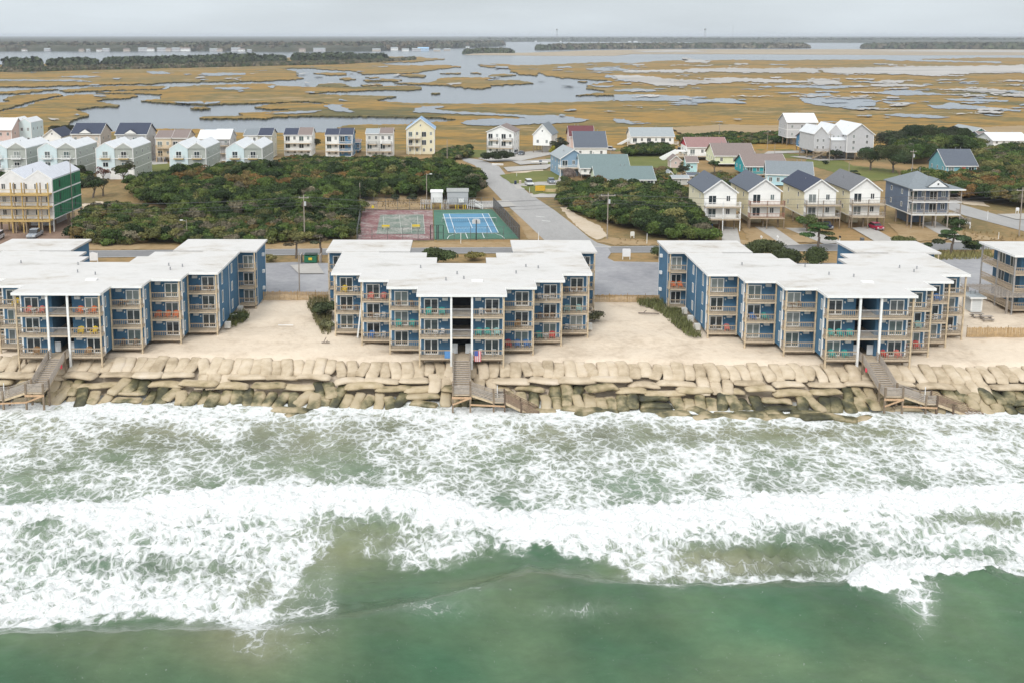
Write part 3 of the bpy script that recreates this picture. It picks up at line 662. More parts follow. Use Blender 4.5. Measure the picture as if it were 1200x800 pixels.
    mp3 = N('ShaderNodeMapping'); mp3.inputs['Scale'].default_value = (.55, 1.3, 1); mp3.inputs['Rotation'].default_value = (0, 0, R(-10)); K(tc.outputs['Object'], mp3.inputs['Vector']); K(mp3.outputs[0], rip.inputs['Vector'])
    hgt = math_('ADD', math_('MULTIPLY', foam, .5), math_('MULTIPLY', rip.outputs['Fac'], .6)); hgt = math_('ADD', hgt, math_('MULTIPLY', math_('MULTIPLY', fine.outputs['Fac'], foam), .4))
    bp = N('ShaderNodeBump'); bp.inputs['Strength'].default_value = .6; bp.inputs['Distance'].default_value = .2; K(hgt, bp.inputs['Height']); K(bp.outputs['Normal'], b.inputs['Normal'])
    return m
SEA = water_sea()
sea, X, Y, Z = grid_mesh('sea', xs, ys, sea_z, SEA)
def foam_field(X, Y):
    u, v = pix(X, Y, np.zeros_like(X))
    n1 = wnoise(X, Y, 5, 21, 4); n2 = wnoise(X, Y, 16, 22, 3); n3 = wnoise(X, Y, 1.8, 23, 3)
    tc_ = curve(u, TOPC) + n1 * 5 + n3 * 3; bc = curve(u, BOTC) + n1 * 7 + n3 * 6
    # zone between the shore and the breaker
    A = .55 + .15 * n2 + .16 * n1
    A += .30 * (1 - sstep(v, 478, 505))
    def blob(cx, cy, rx, ry): return np.exp(-((u - cx) / rx) ** 2 - ((v - cy) / ry) ** 2)
    A -= .34 * blob(355, 525, 65, 38) + .30 * blob(180, 515, 60, 20) + .22 * blob(60, 560, 60, 22) + .24 * blob(660, 515, 60, 16) + .30 * blob(900, 508, 150, 10) + .15 * blob(230, 570, 60, 12) + .1 * blob(470, 560, 80, 12)
    A += .12 * blob(560, 510, 60, 30) + .15 * blob(1120, 520, 100, 20)
    # breaker band
    d = v - tc_
    band = 1.16 - .46 * sstep(d, 16, 46) + .14 * n1
    band = np.where(u < 330, band + .02, band)
    band -= .45 * blob(40, 622, 60, 14) + .35 * blob(200, 665, 80, 12) + .25 * blob(70, 660, 60, 10) + .55 * blob(430, 630, 60, 22) + .35 * blob(310, 690, 40, 26) + .25 * blob(560, 630, 40, 12) + .6 * blob(880, 652, 110, 14) + .5 * blob(800, 690, 60, 12) + .35 * blob(960, 640, 60, 12) + .45 * blob(1150, 615, 70, 8) + .5 * blob(930, 672, 80, 8) + .3 * blob(1120, 650, 90, 8)
    band += .25 * blob(120, 712, 130, 14) + .15 * blob(700, 640, 60, 22) + .2 * blob(350, 585, 200, 12)
    below = v - bc
    inband = sstep(d, -4, 5)
    D = A * (1 - inband) + band * inband
    edge = 1 - sstep(below, -14, 8)
    D = D * (edge + (1 - edge) * .0)
    # trailing wisps seaward of the edge
    D += .42 * blob(305, 745, 36, 24) + .5 * blob(290, 756, 22, 12) + .30 * blob(350, 722, 40, 8) + .26 * blob(500, 735, 60, 12) + .22 * blob(540, 712, 40, 8) + .34 * blob(345, 690, 34, 30) + .26 * blob(385, 700, 12, 50) + .2 * blob(310, 785, 50, 14) + .25 * blob(350, 765, 30, 5) + .22 * blob(680, 735, 50, 8)
    # second breaker
    s_top = curve(u, [(960, 700), (988, 684), (1010, 672), (1060, 666), (1110, 664), (1160, 672), (1230, 690)]) + n3 * 2
    s_bot = curve(u, [(960, 700), (988, 690), (996, 712), (1035, 716), (1080, 700), (1120, 694), (1145, 696), (1160, 684), (1230, 696)]) + n3 * 5 + n1 * 3
    s2 = sstep(v - s_top, -3, 2) * (1 - sstep(v - s_bot, -2, 5)) * sstep(u, 984, 994)
    D = np.maximum(D, s2 * 1.3)
    D += .55 * blob(1070, 722, 24, 16) + .4 * blob(1085, 742, 14, 14) + .4 * blob(1185, 695, 28, 9) + .3 * blob(1050, 712, 40, 8)
    G = .18 + .1 * n2 + .35 * blob(430, 640, 90, 26) + .45 * blob(290, 770, 70, 40) + .5 * blob(850, 665, 120, 22) + .35 * blob(310, 690, 60, 40) + .2 * blob(1150, 620, 80, 14) + .2 * blob(60, 770, 90, 20) + .25 * sstep(v, 640, 500) + .2 * blob(620, 690, 120, 12)
    G += .35 * (1 - sstep(v, 470, 560))
    far_ = (np.abs(X) > 100) | (Y < 60)
    D = np.where(far_ & (Y < 90), .02, D)
    return np.clip(D, 0, 1.4), np.clip(G, 0, 1)
Dn, Gn = foam_field(X, Y)
at = sea.data.color_attributes.new('foam', 'FLOAT_COLOR', 'POINT')
at.data.foreach_set('color', np.stack([Dn, Gn, Dn * 0, Dn * 0 + 1], -1).astype('f').ravel())
# ------------------------------------------------------------------ roads, lots, yards
ASPH = noisemat('asphalt', .12, [(.3, (.15, .15, .15)), (.5, (.19, .19, .19)), (.7, (.235, .23, .225))], scale2=1.5, mixf=.5, rough=.85)
ASPHP = noisemat('worn_parking_asphalt', .07, [(.28, (.15, .155, .17)), (.45, (.24, .24, .25)), (.6, (.31, .31, .315)), (.75, (.37, .365, .36))], scale2=.8, mixf=.35, rough=.9)
CONC = noisemat('pale_concrete', .15, [(.3, (.30, .285, .26)), (.5, (.37, .355, .33)), (.7, (.43, .41, .38))], scale2=1.2, mixf=.4, rough=.9)
ROADC = noisemat('pale_road', .1, [(.3, (.25, .245, .235)), (.5, (.31, .305, .295)), (.7, (.36, .35, .335))], stretch=(1.5, .4, 1), scale2=.9, mixf=.4, rough=.9)
LAWN = noisemat('lawn_grass', .12, [(.3, (.08, .10, .025)), (.5, (.12, .135, .035)), (.7, (.19, .17, .06))], scale2=1.3, mixf=.45, bump=.4, bscale=3)
DIRT = noisemat('bare_dirt', .15, [(.3, (.15, .10, .075)), (.5, (.22, .15, .11)), (.7, (.30, .22, .17))], scale2=1.1, mixf=.45)
SANDY = noisemat('sandy_ground', .15, [(.3, (.36, .28, .19)), (.5, (.48, .40, .30)), (.7, (.52, .45, .36))], scale2=1.1, mixf=.45)
PATCH = noisemat('bare_grass_patch', .2, [(.3, (.17, .12, .05)), (.5, (.30, .21, .11)), (.7, (.36, .28, .17))], scale2=1.3, mixf=.45)
WPAINT = mat((.62, .62, .60), .7, .15, 2, name='road_paint')
sheet('lawn', [[(553, 175), (590, 168), (604, 173), (572, 184), (548, 186)], [(700, 164), (716, 162), (732, 176), (722, 178)], [(732, 176), (785, 178), (800, 200), (772, 215), (738, 202)],
               [(945, 186), (985, 187), (1010, 200), (985, 205), (945, 193)], [(880, 180), (935, 181), (940, 186), (880, 185)], [(884, 172), (930, 173), (930, 177), (884, 176)],
               [(128, 184), (150, 182), (150, 192), (128, 196)], [(168, 194), (198, 192), (206, 212), (180, 216), (165, 204)], [(585, 206), (640, 200), (655, 203), (655, 212), (600, 216)],
               [(610, 219), (655, 217), (655, 228), (625, 228)], [(1000, 195), (1050, 200), (1055, 210), (1000, 215)], [(640, 186), (662, 184), (664, 192), (640, 194)]], .02, LAWN, step=4, ju=1, jv=.6, land=True)
sheet('sandy_ground', [[(655, 243), (664, 243), (676, 252), (704, 266), (712, 277), (700, 282), (686, 274), (670, 260)], [(592, 199), (615, 196), (636, 197), (636, 203), (600, 203)],
                       [(640, 205), (660, 203), (662, 208), (640, 209)], [(1120, 233), (1150, 236), (1160, 243), (1130, 240)], [(96, 240), (120, 236), (128, 246), (100, 256)],
                       [(180, 214), (200, 216), (190, 232), (176, 226)], [(560, 236), (580, 238), (586, 245), (560, 245)]], .03, SANDY, step=4, ju=1.2, jv=.7, land=True)
sheet('bare_grass_patch', [[(40, 300), (100, 284), (230, 288), (420, 285), (520, 284), (640, 284), (640, 290), (400, 292), (100, 293), (40, 296)], [(600, 245), (625, 255), (640, 281), (618, 281)],
                           [(86, 236), (100, 240), (110, 262), (90, 270)], [(712, 279), (770, 282), (900, 282), (900, 287), (720, 288), (700, 284)], [(430, 226), (500, 226), (500, 246), (430, 246)],
                           [(866, 262), (930, 268), (960, 285), (880, 286)], [(1040, 262), (1120, 270), (1180, 282), (1060, 283)]], .035, PATCH, step=4, ju=1.5, jv=.8, land=True)
sheet('building_site_dirt', [[(-60, 260), (60, 266), (92, 250), (112, 250), (104, 262), (84, 276), (68, 292), (-60, 294)]], .045, DIRT, step=4, ju=1.5, jv=.8, land=True)
HWY_T = [(-260, 297), (-100, 295), (100, 294), (300, 292.5), (520, 290.5), (640, 290), (780, 288.5), (1000, 286), (1150, 284.5), (1500, 281)]
HWY_B = [(1500, 290), (1150, 293), (1000, 294.5), (780, 296.5), (520, 297.8), (300, 300), (100, 302.5), (-100, 304), (-260, 306)]
sheet('highway', [HWY_T + HWY_B], .05, ASPH, step=0, land=True)
sheet('side_road', [[(543, 189), (540, 184.5), (565, 188), (585, 195.5), (594, 207), (620, 227), (650, 247), (676, 267), (690, 279), (700, 285), (716, 289.2), (716, 291), (625, 291), (640, 284), (617, 262), (590, 237), (571, 217), (566, 203), (556, 194)],
                    [(1098, 236), (1116, 237), (1145, 245.5), (1168, 252), (1215, 251), (1400, 249), (1400, 292), (1280, 292), (1240, 280), (1200, 271.5), (1130, 253), (1112, 246)]], .056, ROADC, step=0, land=True)
sheet('parking_lot', [[(290, 313), (310, 309), (345, 307.6), (390, 309), (470, 311), (520, 311), (520, 347), (290, 346)],
                      [(640, 298), (690, 290.4), (712, 290), (716, 297), (712, 303), (720, 307), (770, 308), (980, 309), (1130, 302), (1260, 300), (1260, 346), (690, 347), (640, 347)],
                      [(-200, 312), (30, 310), (30, 346), (-200, 346)]], .062, ASPHP, step=0, land=True)
sheet('driveway', [[(175, 184), (192, 182), (198, 195), (176, 196)], [(150, 196), (200, 193), (203, 198), (170, 203), (150, 206)], [(606, 222), (600, 216), (622, 212), (655, 208), (662, 210), (662, 218), (640, 219), (618, 222)],
                   [(624, 232), (620, 227.5), (648, 225.5), (656, 229), (650, 232)], [(560, 186), (600, 180), (640, 176), (650, 181), (610, 189), (575, 190)], [(884, 266), (906, 266), (938, 288), (918, 288.5)],
                   [(846, 266), (864, 268), (868, 286), (846, 285)], [(920, 268), (944, 268), (990, 285), (966, 287)], [(998, 268), (1020, 266), (1052, 284), (1028, 285.5)], [(1078, 263), (1096, 260), (1118, 272), (1138, 285), (1118, 285)],
                   [(880, 170), (940, 169), (940, 171.5), (880, 172.5)], [(900, 178), (945, 177), (945, 179.5), (895, 181)], [(925, 184), (960, 183), (1000, 188), (960, 189)], [(1168, 252), (1215, 251), (1215, 259), (1190, 258)],
                   [(340, 312), (372, 310), (380, 322), (350, 322)], [(600, 190), (650, 187), (655, 190), (610, 194)], [(590, 197), (650, 193), (640, 199), (595, 202)], [(530, 238), (596, 236), (605, 243), (560, 245)]],
      .068, CONC, step=0, land=True)
def strip(bm, a, b, w=.12, dz=0):
    a = Vector(a); b = Vector(b); d = (b - a); d.z = 0; n = Vector((-d.y, d.x, 0)).normalized() * w / 2
    bm.add([a - n, a + n, b + n, b - n], [(0, 1, 2, 3)])
b_ = MB()
for i in range(len(HWY_T) - 1):      # yellow-white centre and edge lines
    for k_ in (.06, .94):
        pt = [P(HWY_T[j][0], HWY_T[j][1] + (curve(HWY_T[j][0], HWY_B[::-1]) - HWY_T[j][1]) * k_) + Vector((0, 0, .066)) for j in (i, i + 1)]
        strip(b_, pt[0], pt[1], .14)
for u0, v0, u1, v1 in ((628, 254, 638, 255), (635, 259, 645, 260)): strip(b_, P(u0, v0) + Vector((0, 0, .075)), P(u1, v1) + Vector((0, 0, .075)), .35)
tag(b_.build('road_marking', WPAINT), kind='structure')

# ------------------------------------------------------------------ sports courts
def gq(pts, z): return [P(u, v) + Vector((0, 0, z)) for u, v in pts]
def court_thing(name, label, pts, m):
    o = MB(); g = gq(pts, .10); lo = [p - Vector((0, 0, .15)) for p in g]; n = len(g)
    o.add(g + lo, [tuple(range(n))] + [(i, (i + 1) % n, n + (i + 1) % n, n + i) for i in range(n)])
    return o, m
C4 = lambda l: [(400 + x / 5, 210 + y / 5) for x, y in l]
OLD = noisemat('faded_court', .25, [(.36, (.10, .05, .05)), (.46, (.21, .10, .10)), (.54, (.25, .18, .17)), (.64, (.38, .35, .33))], scale2=1.6, mixf=.5)
OLDG = noisemat('faded_court_green', .25, [(.36, (.08, .13, .10)), (.48, (.17, .20, .17)), (.56, (.28, .28, .25)), (.66, (.40, .39, .36))], scale2=1.6, mixf=.55)
CG = mat((.06, .15, .105), .8, .15, .4, name='court_green'); CB = mat((.09, .225, .345), .8, .12, .4, name='court_blue')
def flat(name, pts, z, m, parent=None):
    o = MB(); o.add(gq(pts, z), [tuple(range(len(pts)))]); return o.build(name, m, parent)
oc = thing('sports_court', 'old faded red and grey sports court with peeling surface', 'sports court', (0, 0, 0))
ob, _ = court_thing('', '', C4([(125, 183), (535, 185), (540, 358), (95, 362)]), OLD); ob.build('surface', OLD, oc)
flat('inner_surface', C4([(228, 212), (480, 210), (490, 325), (205, 325)]), .11, OLDG, oc)
ob = MB()
for a, b2 in ([(245, 222), (252, 300)], [(445, 220), (452, 296)], [(340, 215), (352, 322)], [(410, 262), (412, 318)], [(480, 210), (490, 325)], [(412, 318), (478, 320)]):
    g = gq(C4([a, b2]), .125); strip(ob, g[0], g[1], .10)
ob.build('line', mat((.42, .42, .38), .8, .3, 4), oc)
tcx = thing('tennis_court', 'green and blue tennis court with white lines beside the faded court', 'tennis court', (0, 0, 0))
ob, _ = court_thing('', '', C4([(541, 185), (885, 180), (1040, 351), (546, 356)]), CG); ob.build('surface', CG, tcx)
flat('inner_surface', C4([(597, 207), (862, 205), (920, 318), (630, 319)]), .115, CB, tcx)
ob = MB()
for a, b2 in ([(597, 207), (862, 205)], [(862, 205), (920, 318)], [(920, 318), (630, 319)], [(630, 319), (597, 207)], [(632, 207), (668, 318)], [(825, 206), (880, 317)], [(742, 232), (768, 292)], [(640, 233), (838, 231)], [(655, 292), (868, 290)],
              [(620, 354), (632, 336)], [(632, 336), (680, 322)], [(900, 322), (938, 336)], [(938, 336), (956, 352)], [(728, 320), (740, 352)], [(825, 320), (838, 350)], [(680, 322), (730, 320)], [(825, 320), (900, 322)]):
    g = gq(C4([a, b2]), .13); strip(ob, g[0], g[1], .13)
ob.build('line', mat((.70, .72, .72), .7, .1), tcx)
def net(pa, pb, name, label, h=1.0):
    a = P(*pa) + Vector((0, 0, .1)); b = P(*pb) + Vector((0, 0, .1)); t = thing(name, label, 'net', a)
    d = b - a; m = MB(); L_ = d.length; n = int(L_ / .45)
    for i in range(n + 1):
        q = d * (i / n); m.bar(q + Vector((0, 0, .1)), q + Vector((0, 0, h)), .02)
    for k in range(5): m.bar(Vector((0, 0, .1 + k * h / 5)), d + Vector((0, 0, .1 + k * h / 5)), .02)
    m.build('mesh', DARK, t)
    MB().bar(Vector((0, 0, h)), d + Vector((0, 0, h)), .09).build('tape', TRIM, t)
    for q in (Vector((0, 0, 0)), d): MB().cone(q, q + Vector((0, 0, h + .1)), .05, .05).build('post', METAL, t)
net((400 + 590 / 5, 210 + 256 / 5), (400 + 908 / 5, 210 + 254 / 5), 'tennis_net', 'tennis net with white tape across the blue court')
def chain_fence(pts, name, label, h=3.0, solid=None, post=3.0):
    g = [P(*p) for p in pts]; t = thing(name, label, 'fence', g[0]); o0 = g[0]
    pm = MB(); w_ = MB(); posts = []
    for a, b in zip(g, g[1:]):
        d = b - a; n = max(1, int(d.length / post))
        for i in range(n + 1): posts.append(a + d * (i / n) - o0)
        for z in (.1, h / 2, h): w_.bar(a - o0 + Vector((0, 0, z)), b - o0 + Vector((0, 0, z)), .045)
        k = int(d.length / .7)
        for i in range(k):      # diagonal wires
            q0 = a + d * (i / k) - o0; q1 = a + d * (min(i + 2, k) / k) - o0
            w_.bar(q0 + Vector((0, 0, .1)), q1 + Vector((0, 0, h)), .016); w_.bar(q1 + Vector((0, 0, .1)), q0 + Vector((0, 0, h)), .016)
        if solid:
            pm.add([a - o0 + Vector((0, 0, .1)), b - o0 + Vector((0, 0, .1)), b - o0 + Vector((0, 0, h)), a - o0 + Vector((0, 0, h))], [(0, 1, 2, 3)])
    w_.build('wire_mesh', mat((.12, .13, .13), .6, .1), t)
    if solid: pm.build('windscreen', solid, t)
    done = []
    for q in posts:
        if all((q - r_).length > .3 for r_ in done):
            done.append(q); MB().cone(q, q + Vector((0, 0, h + .1)), .05, .05, 6).build('post', mat((.16, .17, .17), .5, .1, metal=.4), t)
def alpha_mat(name, col, a):
    m, t, b, N, K = newmat(name); b.inputs['Base Color'].default_value = (*col, 1); b.inputs['Roughness'].default_value = .9; b.inputs['Alpha'].default_value = a; return m
SCREEN = alpha_mat('windscreen_mesh', (.05, .04, .045), .72)
chain_fence([(609, 281.5), (578, 246)], 'chain_link_fence', 'chain link fence with dark windscreen along the right of the tennis court', 3.2, SCREEN)
chain_fence([(418, 283), (508, 282.5)], 'chain_link_fence', 'chain link fence in front of the faded court', 3.0)
chain_fence([(513, 282.5), (609, 281.5)], 'chain_link_fence', 'chain link fence in front of the blue tennis court', 3.0)
chain_fence([(419, 282), (424, 246)], 'chain_link_fence', 'chain link fence along the left of the faded court', 3.0)
chain_fence([(424, 246), (508, 246), (578, 245.5)], 'chain_link_fence', 'chain link fence behind both courts', 3.0)
g0 = P(512, 281); t = thing('fence_gate', 'dark metal gate frame between the two courts', 'gate', g0)
for dx in (-1.4, .0): MB().cone((dx, 0, 0), (dx, 0, 3.2), .09, .09, 6).build('post', DARK, t)
for dx in (.35, 1.4): MB().cone((dx, 0, 0), (dx, 0, 3.2), .07, .07, 6).build('post', DARK, t)
MB().bar((-1.4, 0, 3.2), (1.4, 0, 3.2), .08).bar((-1.4, 0, 1.6), (1.4, 0, 1.6), .05).build('rail', DARK, t)
def hoop(pt, label, cat='basketball hoop'):
    t = thing('basketball_hoop', label, cat, P(*pt)); MB().cone((0, 0, 0), (0, 0, 4.4), .12, .09).build('pole', DARK, t)
    m = MB(); m.bar((0, 0, 3.6), (0, 1.2, 3.9), .1); m.bar((0, 0, 4.2), (0, 1.2, 4.2), .1); m.build('arm', DARK, t)
    MB().prism([(-.9, 3.3), (.9, 3.3), (.9, 4.1), (.5, 4.4), (-.5, 4.4), (-.9, 4.1)], 1.2, 1.28).build('backboard', mat((.55, .58, .6), .4, .05), t)
    m = MB(); 
    for k in range(10):
        a0, a1 = 6.283 * k / 10, 6.283 * (k + 1) / 10; m.bar((.23 * math.cos(a0), 1.55 + .23 * math.sin(a0), 3.45), (.23 * math.cos(a1), 1.55 + .23 * math.sin(a1), 3.45), .03)
    m.build('rim', mat((.6, .15, .03), .5, .05), t)
hoop((400 + 790 / 5, 281.2), 'dark pole basketball hoop at the front of the tennis court')
# old court corner: shuffle board rack, benches
t = thing('storage_rack', 'grey slatted rack with red and yellow discs at the corner of the faded court', 'rack', P(430, 248.5))
m = MB(); m.box(-2.6, 2.6, 0, .12, 1.5, 1.65); m.box(-2.6, 2.6, 0, .12, .7, .8)
for k in range(5): m.box(-2.6 + k * 1.28, -2.5 + k * 1.28, 0, .12, 0, 2.6)
for k in range(4): m.box(-2.6, 2.6, -.03, 0, 1.9 + k * .2, 2.03 + k * .2)
m.build('frame', WOODG, t)
MB().cone((-2.1, -.12, 2.2), (-2.1, -.04, 2.2), .32, .32, 14).build('disc', mat((.55, .03, .03), .5, .1), t)
MB().cone((1.5, -.12, 1.3), (1.5, -.04, 1.3), .35, .35, 14).build('disc', mat((.75, .6, .03), .5, .1), t)
def bench(pt, label, m1, w=1.8):
    t = thing('bench', label, 'bench', P(*pt) + Vector((0, 0, .12)))
    MB().box(-w / 2, w / 2, -.2, .2, .42, .5).build('seat', m1, t); MB().box(-w / 2, w / 2, .2, .26, .6, .95).build('backrest', m1, t)
    for s in (-1, 1): MB().box(s * w * .4 - .04, s * w * .4 + .04, -.18, .24, 0, .42).build('leg', DARK, t)
YEL = mat((.62, .46, .04), .6, .15)
bench((452, 269.5), 'yellow bench on the left of the faded court', YEL); bench((487.5, 269), 'yellow bench on the right of the faded court', YEL)
# raised white equipment sheds with yellow bollards and stairs
bz = P(529, 250)
def shed(name, label, u0, u1, vb, vw, ve, vr, dep, wallm, roofm, rows='y', legs=True):
    Yf = P((u0 + u1) / 2, vb).y; a = PY(u0, vb, Yf); b = PY(u1, vb, Yf); W = b.x - a.x; zb = gz(Yf)
    zw, ze, zr = [PY((u0 + u1) / 2, q, Yf).z - zb for q in (vw, ve, vr)]
    t = thing(name, label, 'shed', (a.x, Yf, zb))
    MB().box(0, W, 0, dep, zw, ze).build('wall', wallm, t)
    o = .15; MB().prism([(-o, ze), (dep / 2, zr), (dep + o, ze), (dep + o, ze + .14), (dep / 2, zr + .14), (-o, ze + .14)], -o, W + o, 'x').build('roof', roofm, t)
    MB().prism([(0, ze), (dep, ze), (dep / 2, zr)], .02, W - .02, 'x').build('gable', wallm, t)
    if legs:
        for x in (.15, W - .15):
            for y in (.15, dep - .15): MB().box(x - .1, x + .1, y - .1, y + .1, 0, zw).build('post', TRIM, t)
    return t, W, zw, ze
GW = mat((.42, .43, .44), .7, .05, 2, stripe=(2, .18, .25)); GR = mat((.30, .31, .30), .85, .15, 2, stripe=(2, .2, .2))
WS = mat((.70, .70, .69), .6, .05, 2, stripe=(2, .18, .15))
t, W, zw, ze = shed('equipment_shed', 'grey raised shed with grey shingle roof behind the tennis court', 524, 548.6, 245, 240, 225.5, 222.5, 3.4, GW, GR)
MB().box(W * .55, W * .8, -.35, 0, zw + .5, zw + 1.5).build('air_conditioner', TRIM, t)
t, W, zw, ze = shed('equipment_shed', 'small white raised shed left of the grey shed', 505, 518.5, 245.5, 238, 226, 223.8, 2.6, WS, WS)
MB().box(W * .15, W * .85, -.04, 0, zw + .1, ze - .15).build('door', TRIM, t)
t = thing('timber_deck', 'white timber deck and railing linking the two raised sheds', 'deck', P(493, 246) + Vector((0, .3, 0)))
W = P(563, 246).x - P(493, 246).x; s_ = W / 14.0
m = MB(); m.box(0, 2.3 * s_, 0, 2.4, 1.3, 1.42); m.box(5.4 * s_, 6.6 * s_, .5, 3, 1.3, 1.42); m.box(11.4 * s_, 12.6 * s_, .2, 2.6, 1.3, 1.42); m.build('floor', WOODG, t)
m = MB()
for x0, x1 in ((0, 2.3), (5.4, 6.6), (11.4, 12.4)):
    n = max(2, int((x1 - x0) / .5))
    for i in range(n + 1): x = (x0 + (x1 - x0) * i / n) * s_; m.box(x - .04, x + .04, 0, .08, 0, 2.45)
    m.box(x0 * s_, x1 * s_, -.02, .06, 2.35, 2.47); m.box(x0 * s_, x1 * s_, -.02, .06, 1.9, 1.98)
m.bar((12.4 * s_, 0, 2.4), (14.6 * s_, 0, 1.0), .12); m.bar((12.4 * s_, 0, 1.9), (14.6 * s_, 0, .5), .1); m.bar((12.4 * s_, 2, 2.4), (14.6 * s_, 2, 1.0), .12)
m.box(14.5 * s_, 14.62 * s_, 0, .1, 0, 1.0); m.build('railing', TRIM, t)
m = MB(); m.bar((12.4 * s_, .6, 1.3), (14.4 * s_, .6, .1), .1, .25); m.bar((12.4 * s_, 2, 1.3), (14.4 * s_, 2, .1), .1, .25)
for k in range(7): q = k / 6; m.box((12.4 + 2 * q) * s_ - .15, (12.4 + 2 * q) * s_ + .15, .6, 2, 1.3 - 1.2 * q - .03, 1.3 - 1.2 * q + .03)
m.build('stair', TRIM, t)
bol = tag(MB().cone((0, 0, 0), (0, 0, 1.1), .14, .14, 8).build('bollard', YEL), 'yellow steel bollard in front of the raised sheds', 'bollard', 'yellow bollards by the raised sheds')
for i, u in enumerate((498, 508, 516, 534, 537, 543, 545.5)):
    o = bol if i == 0 else bol.copy()
    if i: COL.objects.link(o)
    p = P(u, 244.6); o.location = p - Vector((0, .6, 0))

# ------------------------------------------------------------------ sandbags
def bag_mesh(name, L_, W_, H_, seed, m):
    nu, nv = 15, 10; rs = random.Random(seed); vs = []; fs = []
    for i in range(nu):
        s = -1 + 2 * i / (nu - 1); e = (1 - abs(s) ** 7) ** .5 if abs(s) < 1 else 0; e = max(e, .1)
        for j in range(nv):
            a = 6.283 * j / nv; cx, cy = math.cos(a), math.sin(a)
            x = math.copysign(abs(cx) ** .6, cx); z = math.copysign(abs(cy) ** .75, cy) * (1 if cy > 0 else .6)
            q = noise.noise(Vector((s * 1.5, x * 1.1 + seed, z + seed * 3))) * .16 + noise.noise(Vector((s * 4, x * 3 + seed, z * 2))) * .05
            sag = -.16 * s * s * H_ + .05 * math.sin(s * 3 + seed) * W_
            vs.append((x * W_ / 2 * (.72 + .28 * e) * (1 + q) + sag * .8, s * L_ / 2, z * H_ / 2 * e * (1 + q) + H_ / 2 + sag * .4))
    for i in range(nu - 1):
        for j in range(nv): fs.append((i * nv + j, i * nv + (j + 1) % nv, (i + 1) * nv + (j + 1) % nv, (i + 1) * nv + j))
    fs += [tuple(range(nv)), tuple(range((nu - 1) * nv, nu * nv))[::-1]]
    o = MB(); o.add(vs, fs); me = o.mesh(name); me.materials.append(m); me.shade_smooth(); return me
def bag_mat(name, stops, rough=.9, spec=.1, ns=.55):
    m, t, b, N, K = newmat(name); b.inputs['Roughness'].default_value = rough; b.inputs['Specular IOR Level'].default_value = spec
    g = N('ShaderNodeNewGeometry'); n = N('ShaderNodeTexNoise'); n.inputs['Scale'].default_value = ns; n.inputs['Detail'].default_value = 6; n.inputs['Roughness'].default_value = .6; K(g.outputs['Position'], n.inputs['Vector'])
    oi = N('ShaderNodeObjectInfo'); a = N('ShaderNodeMath'); a.operation = 'MULTIPLY_ADD'; K(oi.outputs['Random'], a.inputs[0]); a.inputs[1].default_value = .22; K(n.outputs['Fac'], a.inputs[2])
    a2 = N('ShaderNodeMath'); a2.operation = 'SUBTRACT'; K(a.outputs[0], a2.inputs[0]); a2.inputs[1].default_value = .11
    K(ramp(t, a2.outputs[0], stops), b.inputs['Base Color'])
    n2 = N('ShaderNodeTexNoise'); n2.inputs['Scale'].default_value = 5; n2.inputs['Detail'].default_value = 5; K(g.outputs['Position'], n2.inputs['Vector'])
    bp = N('ShaderNodeBump'); bp.inputs['Strength'].default_value = .5; bp.inputs['Distance'].default_value = .08; K(n2.outputs['Fac'], bp.inputs['Height']); K(bp.outputs[0], b.inputs['Normal'])
    return m
BT = bag_mat('sandbag_tan', [(.28, (.33, .265, .18)), (.42, (.44, .36, .255)), (.6, (.53, .445, .33)), (.8, (.58, .50, .40))])
BM = bag_mat('sandbag_stained', [(.28, (.12, .11, .06)), (.4, (.29, .235, .14)), (.55, (.42, .34, .22)), (.75, (.50, .42, .30))])
BD = bag_mat('sandbag_algae', [(.32, (.03, .03, .017)), (.42, (.08, .075, .035)), (.49, (.20, .17, .09)), (.58, (.36, .29, .18)), (.75, (.42, .35, .24))], .5, .4, .33)
rb = random.Random(5)
BAGS = {k: [bag_mesh('sandbag', L_, W_, H_, 10 * q + i, m) for i in range(5)] for q, (k, L_, W_, H_, m) in
        enumerate([('top', 3.9, 1.62, .66, BT), ('long', 5.0, 1.95, .68, BT), ('mid', 4.8, 1.85, .68, BM), ('low', 3.5, 1.52, .75, BD), ('lowlong', 4.4, 1.65, .7, BD)])}
BGL = {'top': ('tan sandbag laid end-on in the top row of the revetment', 'top row of tan sandbags'), 'long': ('long tan sandbag laid along the shore in the second row', 'second row of long sandbags'),
       'mid': ('long stained sandbag laid along the shore in the third row', 'third row of long stained sandbags'), 'low': ('dark algae-covered sandbag laid end-on at the waterline', 'algae-covered sandbags at the waterline'),
       'lowlong': ('dark algae-covered sandbag lying lengthwise at the waterline', 'lengthwise algae-covered sandbags')}
def bag(kind, x, y, z, along, tilt, j=1):
    o = link('sandbag', rb.choice(BAGS[kind])); o.location = (x, y, z)
    rz = (R(90) if along else 0) + rb.gauss(0, .10) * j
    o.rotation_euler = Matrix.Rotation(rz, 3, 'Z').to_4x4().to_euler() if along and not tilt else (Matrix.Rotation(tilt, 3, 'X') @ Matrix.Rotation(rz, 3, 'Z')).to_euler()
    s = rb.uniform(.88, 1.16); o.scale = (s, rb.uniform(.8, 1.18), s * rb.uniform(.9, 1.15))
    lb, gr = BGL[kind]; tag(o, lb, 'sandbag', gr)
def shore_y(x): return -.022 * (x + 8) + .5 * math.sin(x * .13) * .5
stairx = []
x = -67.0
while x < 89:
    dy = shore_y(x); bag('top', x, 134.3 + dy + rb.gauss(0, .22), 2.35 + rb.gauss(0, .07), False, R(16), 1.2); x += 1.48 * rb.uniform(.9, 1.1)
x = -68.0
